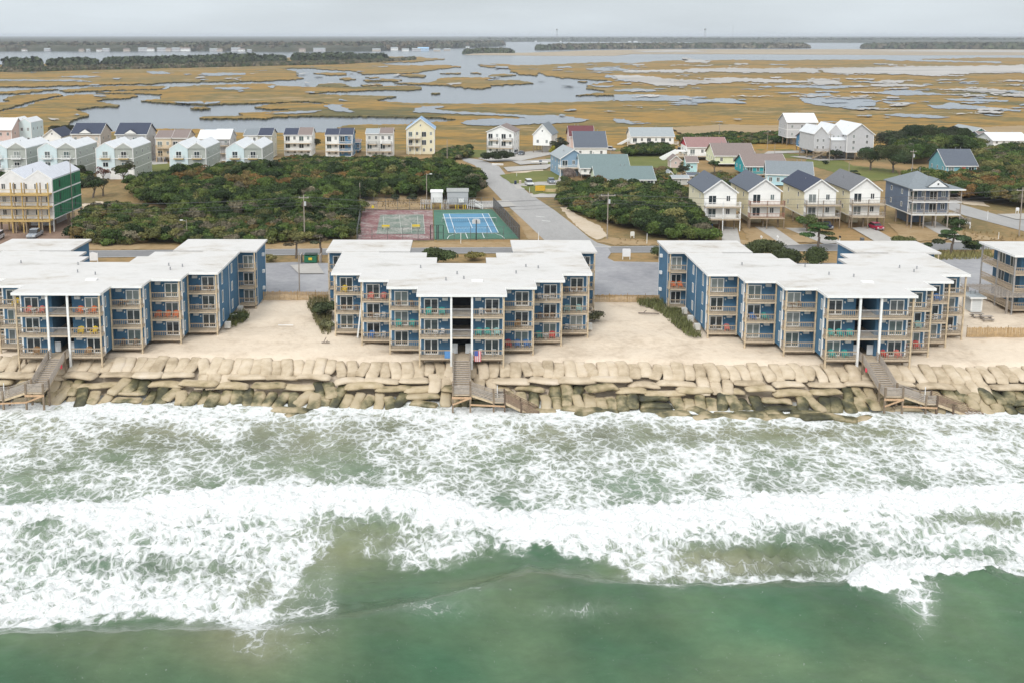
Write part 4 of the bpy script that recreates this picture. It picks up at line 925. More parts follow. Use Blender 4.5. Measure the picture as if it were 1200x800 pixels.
while x < 94:
    if rb.random() < .16:
        for k in range(3): bag('top', x - 1.6 + k * 1.55, 131.6 + shore_y(x) + rb.gauss(0, .2), 1.35, False, R(17), 1.6)
    else: bag('long', x, 131.9 + shore_y(x) + rb.gauss(0, .28), 1.55 + rb.gauss(0, .14), True, 0, 1)
    x += 4.7 * rb.uniform(.85, 1.1)
x = -66.5
while x < 94:
  if rb.random() < .22:
    for k in range(3): bag('low', x - 1.5 + k * 1.5, 130.3 + shore_y(x) + rb.gauss(0, .25), .75, False, R(15), 2)
    x += 4.5; continue
  bag('mid', x, 130.5 + shore_y(x) + rb.gauss(0, .35), .9 + rb.gauss(0, .2), True, 0, 1.7); x += 4.5 * rb.uniform(.85, 1.1)
x = -67.0; seg = 0
while x < 88:
    if seg <= 0 and rb.random() < .10:
        bag('lowlong', x + 1.2, 129.2 + shore_y(x), .25, True, 0, 1.5); bag('lowlong', x + 1.4, 127.7 + shore_y(x), -.25, True, 0, 1.5); x += 4.3; seg = 3; continue
    bag('low', x, 128.3 + shore_y(x) + rb.gauss(0, .35), -.05 + rb.gauss(0, .14), False, R(17) + rb.gauss(0, .06), 2.2); x += 1.42 * rb.uniform(.9, 1.15); seg -= 1
for ux, dv in ((340, 2), (352, 3), (676, 1), (690, 3), (705, 2), (770, 3), (790, 6), (812, 8), (830, 9), (856, 9), (880, 8), (905, 9), (930, 8), (960, 10), (985, 11), (1010, 10), (630, 2), (820, 4), (900, 5), (945, 5)):
    p = P(ux, 478 + dv, 0); bag('lowlong', p.x, p.y, -.55 + rb.uniform(-.1, .15), True, 0, 4)
# ------------------------------------------------------------------ three beach-front condominium buildings
BLUE = mat((.062, .155, .255), .75, .14, 1.2, stripe=(0, .4, .2), name='blue_siding')
BLUEY = mat((.062, .155, .255), .75, .14, 1.2, stripe=(1, .4, .2), name='blue_siding')
ROOFW = noisemat('white_membrane_roof', .10, [(.30, (.24, .20, .15)), (.38, (.35, .31, .26)), (.44, (.49, .47, .435)), (.52, (.55, .54, .52)), (.60, (.50, .49, .465)), (.68, (.40, .38, .345))], stretch=(.6, 1, 1), scale2=.5, mixf=.35, rough=.6)
DECK = mat((.46, .38, .28), .85, .2, 3, name='deck_boards'); RAILM = mat((.40, .32, .235), .85, .25, 3, name='deck_railing')
RAILG = mat((.30, .29, .28), .8, .25, 3); POSTM = mat((.50, .40, .27), .85, .3, 2, name='deck_post')
PILE = mat((.22, .17, .12), .9, .35, 1.5, name='timber_pile')
VOID = mat((.022, .026, .035), .7, .3, 1)  # near-black colour stands in for the shade deep in the stairwell
U0, UW, DY, BD_, TOP = 1.4, 4.3, 4.1, 1.6, 9.4
FL = [.85, 3.7, 6.55]
BACKY = lambda x: 18.5 if x < 3.8 else (22.5 if x < 5.5 else 26.4)
def rail_mesh(w, d, s, gap=.26):
    """front rail of width w along x at y=0, side rail of depth d at x=s side"""
    m = MB()
    for z in (.12, .98): m.box(0, w, -.03, .05, z, z + .07)
    m.box(-.03, w + .03, -.06, .08, 1.05, 1.10)
    n = int(w / gap)
    for i in range(n + 1): x = w * i / n; m.box(x - .022, x + .022, -.015, .035, .12, 1.0)
    xs_ = 0 if s < 0 else w
    if d > 0:
        for z in (.12, .98): m.box(xs_ - .04, xs_ + .04, .08, d, z, z + .07)
        n = int(d / gap)
        for i in range(1, n + 1): y = d * i / (n + 1); m.box(xs_ - .02, xs_ + .02, y - .022, y + .022, .14, 1.0)
    return m
def frame_mesh(w, h, split=2, t=.09):
    m = MB(); m.box(-w / 2, w / 2, -.05, 0, -h / 2, -h / 2 + t); m.box(-w / 2, w / 2, -.05, 0, h / 2 - t, h / 2)
    for i in range(split + 1):
        x = -w / 2 + t / 2 + (w - t) * i / split; m.box(x - t / 2, x + t / 2, -.048, 0, -h / 2 + t, h / 2 - t)
    return m
def opening(parent, x, y, z, w, h, name='window', split=2, rz=0, bars=0, t=.09, frame=None, pane='pane', gm=None):
    """window or glazed door: frame with a pane child. (x, y, z) = centre on the wall face, facing local -y before rz"""
    fr = frame or TRIM
    o = link(name, cached((name, round(w, 2), round(h, 2), split, t, bars, fr.name), lambda: frame_mesh(w, h, split, t), fr), parent, (x, y, z), rz)
    link(pane, cached((pane, round(w, 2), round(h, 2), (gm or GLASS).name), lambda: MB().box(-w / 2 + .04, w / 2 - .04, -.02, -.004, -h / 2 + .04, h / 2 - .04), gm or GLASS), o)
    return o
def ac_mesh(): return MB().box(-.38, .38, -.35, 0, -.2, .2)
def ubar(k): return U0 + UW * (k - 1)
def condo(label, cx, cy, detail):
    t = thing('condominium_building', label, 'building', (cx, cy, 3.45))
    # body: stepped volumes, each unit its own depth
    w_ = MB()
    class TR:
        def box(s_, *a): MB().box(*a).build('corner_trim', TRIM, t)
    tr = TR()
    for s in (-1, 1):
        for k in range(1, 5):
            xi, xo = ubar(k), ubar(k) + UW; yf = DY * (k - 1) + BD_
            segs = [(xi, xo, 26.9 if k == 4 else BACKY((xi + xo) / 2))]
            if k == 1: segs = [(xi, 3.8, 18.5), (3.8, xo, 22.5)]
            for a, b, yb in segs:
                x0, x1 = sorted((s * a, s * b)); w_.box(x0, x1, yf, yb, .72, TOP)
            # white corner boards at the outer front corner of each unit
            xc = s * xo; tr.box(min(xc, xc + s * .03) - .09 * (s < 0) * 0, max(xc, xc + s * .03), yf - .03, yf + .16, .72, TOP)
            x0, x1 = sorted((xc - s * .16, xc)); tr.box(x0, x1, yf - .03, yf - .002, .72, TOP)
        x0, x1 = sorted((s * 8.6, s * 21.4)); w_.box(x0, x1, 28.6, 36, .3, TOP + .05)
        x0, x1 = sorted((s * 18.62, s * 21.4))
        tr.box(*sorted((s * 21.4, s * 21.43)), 28.57, 28.75, .3, TOP); tr.box(*sorted((s * 21.4, s * 21.43)), 35.85, 36.02, .3, TOP)
        tr.box(*sorted((s * 18.7, s * 18.73)), 26.7, 26.88, .72, TOP); tr.box(*sorted((s * 18.7, s * 18.73)), 20.2, 20.34, .72, TOP)
    w_.build('wall', BLUEY, t)
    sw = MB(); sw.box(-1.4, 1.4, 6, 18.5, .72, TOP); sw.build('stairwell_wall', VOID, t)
    # stairwell side walls seen past the posts
    m = MB(); m.box(-1.405, -1.39, 1.6, 6, .72, TOP); m.box(1.39, 1.405, 1.6, 6, .72, TOP); m.build('stairwell_side', BLUEY, t)
    # roofs
    e = .35
    half = [(5.7 + e, -e), (5.7 + e, DY - e), (10 + e, DY - e), (10 + e, 2 * DY - e), (14.3 + e, 2 * DY - e), (14.3 + e, 3 * DY - e), (18.6 + e + .1, 3 * DY - e), (18.6 + e + .1, 27.0), (13.2, 27.0), (13.2, 26.5), (5.5, 26.5), (5.5, 22.5 + e), (3.8, 22.5 + e), (3.8, 18.5 + e)]
    poly = half + [(-x, y) for x, y in half[::-1]]
    rf = MB().prism(poly, TOP, TOP + .30, 'z').build('roof', ROOFW, t)
    hp = [(5.7 + e, -e), (5.7 + e, DY - e), (10 + e, DY - e), (10 + e, 2 * DY - e), (14.3 + e, 2 * DY - e), (14.3 + e, 3 * DY - e), (18.6 + e + .1, 3 * DY - e), (18.6 + e + .1, 27.0)]
    m = MB()
    for s in (-1, 1):
        for (a, b), (c_, d_) in zip(hp, hp[1:]):
            m.bar((s * a, b, TOP + .16), (s * c_, d_, TOP + .16), .05, .34)
    m.bar((-6.05, -.35, TOP + .16), (6.05, -.35, TOP + .16), .05, .34); m.build('fascia', TRIM, t)
    m = MB(); m.box(1.4, 3.0, 6.8, 7.6, TOP + .3, TOP + .5); m.build('roof_hatch', TRIM, t)
    rv = random.Random(int(cx))
    for _ in range(7):
        x = rv.uniform(-14, 14); y = rv.uniform(abs(x) * .95 + 2, 18); v_ = MB().cone((0, 0, 0), (0, 0, .45), .1, .1, 8).build('roof_vent', METAL, t, (x, y, TOP + .3))
    for s in (-1, 1):
        poly = [(s * 8.25, 27.02), (s * (21.4 + e), 27.02), (s * (21.4 + e), 36 + e), (s * 8.25, 36 + e)]
        MB().prism(poly, TOP + .07, TOP + .38, 'z').build('roof', ROOFW, t)
    # stairwell landings, gates, white columns
    for i, z in enumerate(FL):
        MB().box(-1.38, 1.38, .05, 6, z - .2, z).build('landing', DECK, t)
        if i: 
            r = link('landing_railing', cached(('landing_railing', 2), lambda: rail_mesh(2.5, 0, 1, .16), RAILG), t, (-1.25, .15, z))
        else:
            for s in (-1, 1): MB().box(-.42, .42, -.03, .03, .1, 1.5).build('gate', mat((.55, .57, .58), .6, .1, stripe=(0, .12, .4)), t, (s * .95, 1.8, z))
    for s in (-1, 1):
        MB().box(s * 1.4 - .14, s * 1.4 + .14, -.1, .18, -.9, TOP).build('column', TRIM, t)
    for x in (-1.4, 1.4): MB().cone((x, .05, -4.4), (x, .05, -.9), .17, .17, 7).build('pile', DARKWOOD, t)
    # units: decks, railings, doors, air conditioners
    for s in (-1, 1):
        for k in range(1, 5):
            xi, xo = sorted((s * ubar(k), s * (ubar(k) + UW))); y0 = DY * (k - 1)
            for z in FL:
                link('balcony_deck', cached(('balcony_deck', 1), lambda: MB().box(.0, UW, 0, BD_, -.24, 0), DECK), t, (xi, y0, z))
                link('railing', cached(('railing', s), lambda: rail_mesh(UW - .12, BD_ - .12, s), RAILM), t, (xi + .06, y0 + .07, z))
                dx = s * (ubar(k) + 2.75)
                opening(t, dx, y0 + BD_ - .01, z + 1.08, 1.95, 2.08, 'sliding_door', 2, t=.13)
                dx = s * (ubar(k) + .85); link('air_conditioner', cached(('air_conditioner', 1), ac_mesh, mat((.6, .6, .58), .5, .1, 5, stripe=(2, .06, .3))), t, (dx, y0 + BD_ - .01, z + 2.1))
                link('wall_lamp', cached(('wall_lamp', 1), lambda: MB().cone((0, -.12, -.1), (0, -.02, .1), .07, .09, 6), TRIM), t, (s * (ubar(k) + 1.5), y0 + BD_, z + 1.75))
            # posts at both front corners; outer ones run down to the sand
            dz = [-4.3, -3.2, -1.6, -.8][k - 1]
            for x in ((s * (ubar(k) + UW),) if k > 1 else (s * (ubar(k) + UW),)):
                MB().box(x - .1 - .02 * s, x + .1 - .02 * s, y0 - .02, y0 + .18, dz, TOP).build('post', POSTM, t)
            if k > 1: 
                x = s * (ubar(k) + .14); MB().box(x - .09, x + .09, y0 - .02, y0 + .16, .5, TOP).build('post', POSTM, t)
            for x, y in ((s * (ubar(k) + 1.2), y0 + 1.4), (s * (ubar(k) + 3.9), y0 + 1.4), (s * (ubar(k) + 2.5), y0 + 5)):
                MB().cone((x, y, dz - .2), (x, y, .72), .16, .16, 6).build('pile', PILE, t)
            m = MB(); m.box(xi + .1, xo - .1, y0 + .25, y0 + .4, .35, .6); m.build('beam', PILE, t)
            # narrow side window behind the balcony
            if k < 4:
                for z in FL: opening(t, s * (ubar(k) + UW + .002), y0 + BD_ + .75, z + 1.3, .5, 1.5, 'side_window', 1, R(90) if s > 0 else R(-90))
        # wing side wall windows, three floors
        for y, w2, h2 in ((16.2, .75, 1.9), (22.6, .9, 1.5)):
            for z in FL: opening(t, s * 18.602, y, z + 1.35, w2, h2, 'side_window', 1 if w2 < .8 else 2, R(90) if s > 0 else R(-90))
        for z in FL:      # rear wing balconies
            xi, xo = sorted((s * 18.66, s * 21.4))
            link('balcony_deck', cached(('balcony_deck', 2), lambda: MB().box(0, 2.74, 0, 1.6, -.24, 0), DECK), t, (xi, 27.0, z))
            link('railing', cached(('railing', s * 2), lambda: rail_mesh(2.6, 1.5, s), RAILM), t, (xi + .06, 27.07, z))
            opening(t, s * 20.0, 28.59, z + 1.08, 1.7, 2.08, 'sliding_door', 2, t=.12)
        x = s * 21.35; MB().box(x - .09, x + .09, 27.0, 27.18, -.2, TOP).build('post', POSTM, t)
        MB().box(*sorted((s * 13, s * 21.3)), 28.7, 35.9, -.1, .3).build('foundation', mat((.45, .42, .38), .9, .15), t)
        for z in FL:
            link('wall_unit', cached(('wall_unit', 1), lambda: MB().box(-.05, .35, -.3, .3, -.25, .25), TRIM), t, (s * 21.4 if s > 0 else -21.75, 33.2, z + 1.3))
        for y in (15, 19.5, 24): MB().box(-.4 , .4, -.4, .4, 0, .9).build('ground_unit', mat((.62, .60, .55), .6, .1), t, (s * 19.3, y + 1, .25))
    return t
CB_ = []
for lab, u, v in (('blue three-storey condominium building at the left, cut by the picture edge', 65, 346.5), ('blue three-storey condominium building in the middle, seen straight on', 541, 348.2), ('blue three-storey condominium building at the right, its left side in view', 1022.6, 349.6)):
    p = P(u, v, 3.45 + TOP); CB_.append((p.x, p.y + .35)); condo(lab, p.x, p.y + .35, None)

# balcony furniture
def chair_mesh(m):
    o = MB(); o.prism([(-.32, .36), (.28, .28), (.28, .33), (-.32, .42)], -.3, .3, 'x')
    for i in range(5): x = -.27 + i * .13; o.bar((x, .26, .28), (x * 1.25, .52, 1.02 - abs(i - 2) * .05), .11, .03)
    for s in (-1, 1):
        o.box(s * .36 - .06, s * .36 + .06, -.36, .36, .56, .60); o.box(s * .34 - .03, s * .34 + .03, -.32, -.24, 0, .56); o.box(s * .34 - .03, s * .34 + .03, .24, .32, 0, .56)
    return o
def plain_chair(m):
    o = MB(); o.box(-.25, .25, -.24, .24, .4, .45); o.bar((-.22, .24, .45), (-.22, .3, .95), .04); o.bar((.22, .24, .45), (.22, .3, .95), .04); o.box(-.24, .24, .25, .3, .6, .95)
    for x in (-.22, .22):
        for y in (-.2, .2): o.box(x - .02, x + .02, y - .02, y + .02, 0, .4)
    return o
CC = {'red': (.55, .05, .045), 'coral': (.62, .16, .13), 'teal': (.03, .36, .33), 'yellow': (.72, .50, .02), 'blue': (.03, .16, .42), 'orange': (.70, .15, .03), 'white': (.7, .7, .7), 'grey': (.34, .36, .37), 'brown': (.16, .09, .05), 'wicker': (.35, .19, .07), 'pale teal': (.30, .52, .50)}
FLN = ['lowest', 'middle', 'top']; BN = ['left', 'middle', 'right']
UN = {1: 'beside stairwell', 2: 'second from stairwell', 3: 'third from stairwell', 4: 'at corner', 5: 'on rear wing'}
def furn(b, u, f, cols, table=None):
    s = 1 if u > 0 else -1; k = abs(u); cx, cy = CB_[b]
    x0 = (ubar(k) if k < 5 else 18.7); y0 = (DY * (k - 1) if k < 5 else 27.0); W = UW if k < 5 else 2.6
    n = len(cols); side = 'left' if s < 0 else 'right'
    xsp = [x0 + W * (i + .7) / (n + .4) for i in range(n)]
    xsp = sorted(s * q for q in xsp)
    for i, c_ in enumerate(cols):
        ad = c_ not in ('white', 'grey', 'brown'); kind = 'adirondack_chair' if ad else 'patio_chair'
        me = cached((kind, c_), (lambda: chair_mesh(None)) if ad else (lambda: plain_chair(None)), mat(CC[c_], .6, .08))
        o = link(kind, me); o.location = (cx + xsp[i], cy + y0 + .85, 3.45 + FL[f]); o.rotation_euler.z = random.uniform(-.35, .35)
        same = [q for q in range(n) if cols[q] == c_]
        pos = '' if len(same) == 1 else ('left ' if i == same[0] else 'right ' if i == same[-1] else 'centre ')
        tag(o, f"{pos}{c_} chair, {FLN[f]} balcony {UN[k]}, {side} half of {BN[b]} building", 'chair')
    if table:
        x = cx + (xsp[0] + xsp[-1]) / 2 if n > 1 else cx + s * (x0 + W * .75)
        m = MB(); m.cone((0, 0, .68), (0, 0, .72), .4, .4, 12); m.cone((0, 0, 0), (0, 0, .68), .04, .04, 6); m.cone((0, 0, 0), (0, 0, .04), .25, .2, 8)
        o = m.build('patio_table', mat(CC[table], .6, .08)); o.location = (x, cy + y0 + .6, 3.45 + FL[f])
        tag(o, f"{table} round table, {FLN[f]} balcony {UN[k]}, {side} half of {BN[b]} building", 'table')
for a in [(0, 1, 2, ['orange', 'orange'], 'white'), (0, 1, 1, ['yellow', 'yellow']), (0, 1, 0, ['wicker']), (0, 3, 1, ['orange', 'orange', 'orange']), (0, 4, 2, ['brown', 'brown']), (0, -1, 2, ['coral', 'coral'], 'white'),
          (0, -1, 1, ['grey']), (0, -1, 0, ['wicker']), (0, -2, 2, ['yellow']), (0, 2, 0, ['brown', 'brown']), (0, 4, 1, ['grey', 'grey']), (0, 2, 2, ['brown', 'grey'], 'brown'),
          (1, -4, 2, ['yellow', 'white']), (1, -3, 2, ['coral', 'coral']), (1, -3, 0, ['blue', 'white'], 'grey'), (1, -2, 1, ['teal', 'teal']), (1, -2, 2, ['brown', 'brown']), (1, -1, 2, ['teal', 'teal']),
          (1, -1, 1, ['grey', 'white'], 'white'), (1, -4, 1, ['brown', 'brown']), (1, -3, 1, ['brown', 'white'], 'white'), (1, 1, 2, ['white', 'grey'], 'brown'), (1, 1, 1, ['teal', 'teal', 'pale teal']), (1, 2, 1, ['wicker']), (1, 2, 0, ['red', 'blue', 'blue']),
          (1, 3, 0, ['teal', 'red'], 'white'), (1, 3, 2, ['white', 'grey'], 'white'), (1, 3, 1, ['brown', 'brown'], 'brown'), (1, 4, 1, ['pale teal', 'pale teal']), (1, 4, 0, ['white', 'grey'], 'white'), (1, 4, 2, ['brown', 'brown'], 'brown'), (1, 1, 0, ['white', 'grey']),
          (2, -5, 1, ['orange', 'orange']), (2, -4, 0, ['grey', 'coral']), (2, -3, 1, ['blue', 'teal']), (2, -1, 1, ['teal', 'teal', 'teal']), (2, -1, 0, ['teal', 'teal']), (2, 1, 0, ['red', 'coral']), (2, 2, 0, ['coral', 'red']),
          (2, 2, 1, ['white', 'pale teal']), (2, 3, 2, ['blue', 'blue']), (2, 3, 1, ['white', 'white'], 'white'), (2, 4, 1, ['grey', 'grey']), (2, -2, 2, ['brown'], 'brown'), (2, 4, 0, ['grey', 'white'])]:
    furn(*a)
# flag towel and a leaning board
fx, fy = CB_[1]
t = thing('flag_towel', 'red white and blue striped flag hung over the lowest railing right of the stairwell', 'flag', (fx + 2.2, fy - .06, 3.45 + FL[0] + 1.05))
m = MB(); st = MB()
for k in range(7):
    (m if k % 2 == 0 else st).box(-.45 + k * .9 / 7, -.45 + (k + 1) * .9 / 7, -.02, 0, -1.5, 0)
m.build('red_stripe', mat((.55, .12, .13), .8, .1), t); st.build('white_stripe', mat((.7, .66, .66), .8, .1), t)
MB().box(-.45, .05, -.035, -.021, -.7, 0).build('canton', mat((.08, .12, .35), .8, .1), t)
o = MB().box(-.4, .4, -.02, 0, -1.0, 0).build('beach_towel', mat((.10, .25, .50), .8, .15, 6)); o.location = (fx - 1.9, fy - .05, 3.45 + FL[0] + 1.0); tag(o, 'blue towel over the lowest railing left of the stairwell, middle building', 'towel')
o = MB().bar((0, 0, 0), (.0, 0, 1), .0, .0).build('x', TRIM) if False else None
o = MB().bar((-15.9 + .6, 11.8, .1), (-14.6, 12.0, 6.0), .22, .1).build('leaning_board', TRIM); o.location = (fx, fy, 3.4); tag(o, 'long white board leaning on the balconies at the left of the middle building', 'board')

# ------------------------------------------------------------------ beach stairs on piles
def slat_panel(m, p0, p1, h=1.05, n=5, w=.05):
    p0 = Vector(p0); p1 = Vector(p1)
    for k in range(n): z = Vector((0, 0, .18 + (h - .18) * k / (n - 1))); m.bar(p0 + z, p1 + z, w, .11)
def sea_stair(label, b, sgn, sc=1.0):
    cx, cy = CB_[b]; t = thing('beach_stair', label, 'stairs', (cx, cy, 3.45))
    z0, z1, z2 = .85, -1.1, -2.1; yl0, yl1 = -7.0, -8.8
    fl = MB(); fl.prism([(0.02, z0 - .16), (0.02, z0), (-1.2, z0), (yl0, z1), (yl1, z1), (yl1, z1 - .16), (yl0, z1 - .16), (-1.2, z0 - .16)], -1.1, 1.1, 'x'); fl.build('walkway', DECK, t)
    m = MB()
    for k in range(13): q = (k + .5) / 13; y = -1.2 + (yl0 + 1.2) * q; m.box(-1.08, 1.08, y - .16, y + .16, z0 + (z1 - z0) * q + .06, z0 + (z1 - z0) * q + .11)
    m.build('step', WOODG, t)
    for s in (-1, 1):
        m = MB()
        slat_panel(m, (s * 1.12, 0, z0), (s * 1.12, -1.2, z0)); slat_panel(m, (s * 1.12, -1.2, z0), (s * 1.12, yl0, z1))
        if s != sgn: slat_panel(m, (s * 1.12, yl0, z1), (s * 1.12, yl1, z1))
        m.build('railing', WOODG, t)
    m = MB(); slat_panel(m, (-1.12, yl1, z1), (1.12, yl1, z1), n=6); m.build('railing', WOODG, t)
    # flights to the side
    xa, xb, xc, xd = 1.12, 4.1, 5.5, 9.8 * sc; z3 = -4.3
    S = lambda x, y, z: (sgn * x, y, z)
    m = MB()
    for y in (yl0 - .1, yl1 + .05):
        m.bar(S(xa, y, z1 - .1), S(xb, y, z2 - .1), .08, .3); m.bar(S(xc, y, z2 - .1), S(xd, y, z3 - .1), .08, .32)
    m.build('stringer', POSTM, t)
    m = MB(); m.add([S(xb, yl0 - .1, z2), S(xc, yl0 - .1, z2), S(xc, yl1, z2), S(xb, yl1, z2), S(xb, yl0 - .1, z2 - .14), S(xc, yl0 - .1, z2 - .14), S(xc, yl1, z2 - .14), S(xb, yl1, z2 - .14)],
                 [(0, 1, 2, 3), (4, 5, 6, 7), (0, 1, 5, 4), (1, 2, 6, 5), (2, 3, 7, 6), (3, 0, 4, 7)]); m.build('landing', DECK, t)
    m = MB()
    for (x0, za, x1, zb_, n) in ((xa, z1, xb, z2, 6), (xc, z2, xd, z3, 12)):
        for k in range(n):
            q = (k + .5) / n; x = x0 + (x1 - x0) * q; z = za + (zb_ - za) * q; a, b2 = sorted((sgn * (x - .15), sgn * (x + .15))); m.box(a, b2, yl1 + .05, yl0 - .1, z - .02, z + .03)
    m.build('tread', WOOD, t)
    for y in (yl0 - .08, yl1):
        m = MB(); m2 = MB()
        slat_panel(m, S(xa, y, z1), S(xb, y, z2)); slat_panel(m, S(xb, y, z2), S(xc, y, z2)); slat_panel(m2, S(xc, y, z2), S(xd, y, z3), n=5)
        m.build('railing', WOODG, t); m2.build('lower_railing', mat((.24, .17, .12), .8, .3, 3), t)
    for x, y, zt in ((-1.12, yl1, z1 + 1.15), (1.12, yl1, z1 + 1.15), (-1.12, yl0, z1 + 1.15), (1.12, yl0, z1 + 1.15), (-1.12, -1.2, z0 + 1.1), (1.12, -1.2, z0 + 1.1), (sgn * xb, yl1, z2 + 1.15), (sgn * xc, yl1, z2 + 1.15), (sgn * xb, yl0, z2 + 1.15),
                     (sgn * xc, yl0, z2 + 1.15), (sgn * 7.6, yl1, z2 - .1), (sgn * 7.6, yl0, z2 - .1), (sgn * xd, yl1, z3 + 1.0), (sgn * xd, yl0, z3 + 1.0)):
        MB().box(x - .11, x + .11, y - .12, y + .1, -5.2, zt).build('pile', PILE if abs(x) < 5 else mat((.12, .085, .06), .85, .3, 1.5), t)
    m = MB(); m.bar((-1.12, yl1 - .14, z1 - 1.3), (1.12, yl1 - .14, z1 - .4), .08, .2); m.box(-1.25, 1.25, yl1 - .16, yl1 - .12, z1 - .55, z1 - .25)
    m.bar(S(1.12, yl1 - .14, z1 - 1.3), S(xc, yl1 - .14, z2 - .5), .08, .2); m.build('brace', mat((.50, .33, .20), .85, .25, 3), t)
    MB().bar(S(4.6, yl0 - .3, z2), S(4.6, yl0 - .3, z2 + 1.7), .09).build('shower_post', TRIM, t)
sea_stair('weathered wooden beach stairs on piles below the left blue building', 0, -1)
sea_stair('weathered wooden beach stairs on piles below the middle blue building', 1, 1)
sea_stair('weathered wooden beach stairs on piles below the right blue building', 2, 1, 1.16)
o = MB().cone((0, 0, 0), (0, -.06, 0), .3, .3, 12).build('life_ring', mat((.75, .08, .12), .6, .05)); o.location = (CB_[0][0] + 1.1, CB_[0][1] - 2.6, 3.7); o.rotation_euler.z = R(90); tag(o, 'pink-red round sign on the walkway railing of the left beach stairs', 'sign')
o = MB().cone((0, 0, 0), (0, -.06, 0), .3, .3, 12).build('life_ring', mat((.75, .08, .12), .6, .05)); o.location = (CB_[2][0] - 1.15, CB_[2][1] - 2.6, 3.7); o.rotation_euler.z = R(-90); tag(o, 'pink-red round sign on the walkway railing of the right beach stairs', 'sign')
# sand fences
STRAW = mat((.42, .27, .12), .9, .3, 1.5, stripe=(0, .16, .45), name='picket_fence')
def picket(name, label, a, b, h):
    a = P(*a); b = P(*b); t = thing(name, label, 'fence', a); d = b - a; d.z = 0; L_ = d.length; n = int(L_ / .12); m = MB(); rn = random.Random(3)
    for i in range(n): q = d * (i / n); m.bar(q + Vector((0, 0, 0)), q + Vector((rn.uniform(-.03, .03), 0, h * rn.uniform(.93, 1.05))), .085, .03)
    m.build('pickets', mat((.40, .27, .13), .9, .3, 2, rand=0), t)
    for i in range(int(L_ / 3) + 1): q = d * (i * 3 / L_) + Vector((0, .12, 0)); MB().cone(q, q + Vector((0, 0, h + .25)), .06, .05, 6).build('post', WOOD, t)
    m = MB(); 
    for z in (.35, h * .8): m.bar(Vector((0, .05, z)), d + Vector((0, .05, z)), .04)
    m.build('rail', WOOD, t)
picket('picket_fence', 'straw-coloured picket fence between the left and middle blue buildings', (307, 352), (388, 352), 1.5)
picket('picket_fence', 'straw-coloured picket fence between the middle and right blue buildings', (693, 354), (773, 354.5), 1.25)
picket('picket_fence', 'straw-coloured picket fence at the right edge beside the pergola', (1133, 395), (1290, 396), 1.5)
# ------------------------------------------------------------------ houses
def sh(c, axis=None): return mat(c, .85, .14, 2.5, stripe=(1, .5, .12) if axis is None else (axis, .5, .12), name='shingle_roof')
def metal(c, axis): return mat(c, .5, .06, .5, stripe=(axis, .5, .18), name='metal_roof')
def siding(c): return mat(c, .7, .07, .8, stripe=(2, .3, .14), name='lap_siding')
CREAM = siding((.74, .68, .49)); OFFW = siding((.80, .80, .77)); MINT = siding((.60, .70, .71)); SAGE = siding((.40, .42, .38)); GREYW = siding((.50, .50, .51)); PINKW = siding((.62, .47, .42))
BEIGE = siding((.54, .47, .40)); SLATE = siding((.14, .18, .25)); TEAL = siding((.03, .32, .36)); LBLUE = siding((.42, .62, .68)); PGREEN = siding((.58, .66, .50)); BLUEH = siding((.08, .20, .34)); BGREY = siding((.22, .33, .44))
NAVY = sh((.045, .055, .085)); CHAR = sh((.10, .115, .14)); GREYR = sh((.19, .215, .23)); TAUPE = sh((.21, .17, .155)); PINKR = sh((.27, .165, .155)); MAROON = sh((.13, .045, .05)); GGREEN = sh((.15, .20, .20)); LGREY = sh((.30, .33, .34))
SEED = random.Random(11)
def gable_roof(t, x0, x1, dep, ze, zr, ax, rm, wallm, y0=0, o=.45, th=.2, hip=0, name='roof'):
    if hip:
        W = x1 - x0; m = MB(); r = dep / 2
        v = [(x0 - o, y0 - o, ze), (x1 + o, y0 - o, ze), (x1 + o, y0 + dep + o, ze), (x0 - o, y0 + dep + o, ze), (x0 + hip, y0 + dep / 2, zr), (x1 - hip, y0 + dep / 2, zr)]
        v += [(a, b, c_ - th) for a, b, c_ in v[:4]]
        m.add(v, [(0, 1, 5, 4), (1, 2, 5), (2, 3, 4, 5), (3, 0, 4), (0, 6, 7, 1), (1, 7, 8, 2), (2, 8, 9, 3), (3, 9, 6, 0), (6, 9, 8, 7)]); return m.build(name, rm, t)
    if ax == 'y':
        xm = (x0 + x1) / 2; g = (zr - ze) / ((x1 - x0) / 2) * o
        m = MB().prism([(x0 - o, ze - g), (xm, zr), (x1 + o, ze - g), (x1 + o, ze - g + th), (xm, zr + th), (x0 - o, ze - g + th)], y0 - o, y0 + dep + o, 'y')
        MB().prism([(x0, ze), (x1, ze), (xm, zr)], y0 + .01, y0 + dep - .01, 'y').build('gable', wallm, t)
        for a, b in (((x0 - o, y0 - o - .03, ze - g + .06), (xm, y0 - o - .03, zr + .06)), ((xm, y0 - o - .03, zr + .06), (x1 + o, y0 - o - .03, ze - g + .06))):
            MB().bar(a, b, .05, .26).build('rake_board', TRIM, t)
    else:
        ym = y0 + dep / 2; g = (zr - ze) / (dep / 2) * o
        m = MB().prism([(y0 - o, ze - g), (ym, zr), (y0 + dep + o, ze - g), (y0 + dep + o, ze - g + th), (ym, zr + th), (y0 - o, ze - g + th)], x0 - o, x1 + o, 'x')
        MB().prism([(y0, ze), (y0 + dep, ze), (ym, zr)], x0 + .01, x1 - .01, 'x').build('gable', wallm, t)
        for x in (x0 - o - .03, x1 + o + .03):
            MB().bar((x, y0 - o, ze - g + .06), (x, ym, zr + .06), .05, .26).build('rake_board', TRIM, t)
        MB().box(x0 - o, x1 + o, y0 - o - .06, y0 - o - .01, ze - g - .1, ze - g + .18).build('fascia', TRIM, t)
    return m.build(name, rm, t)
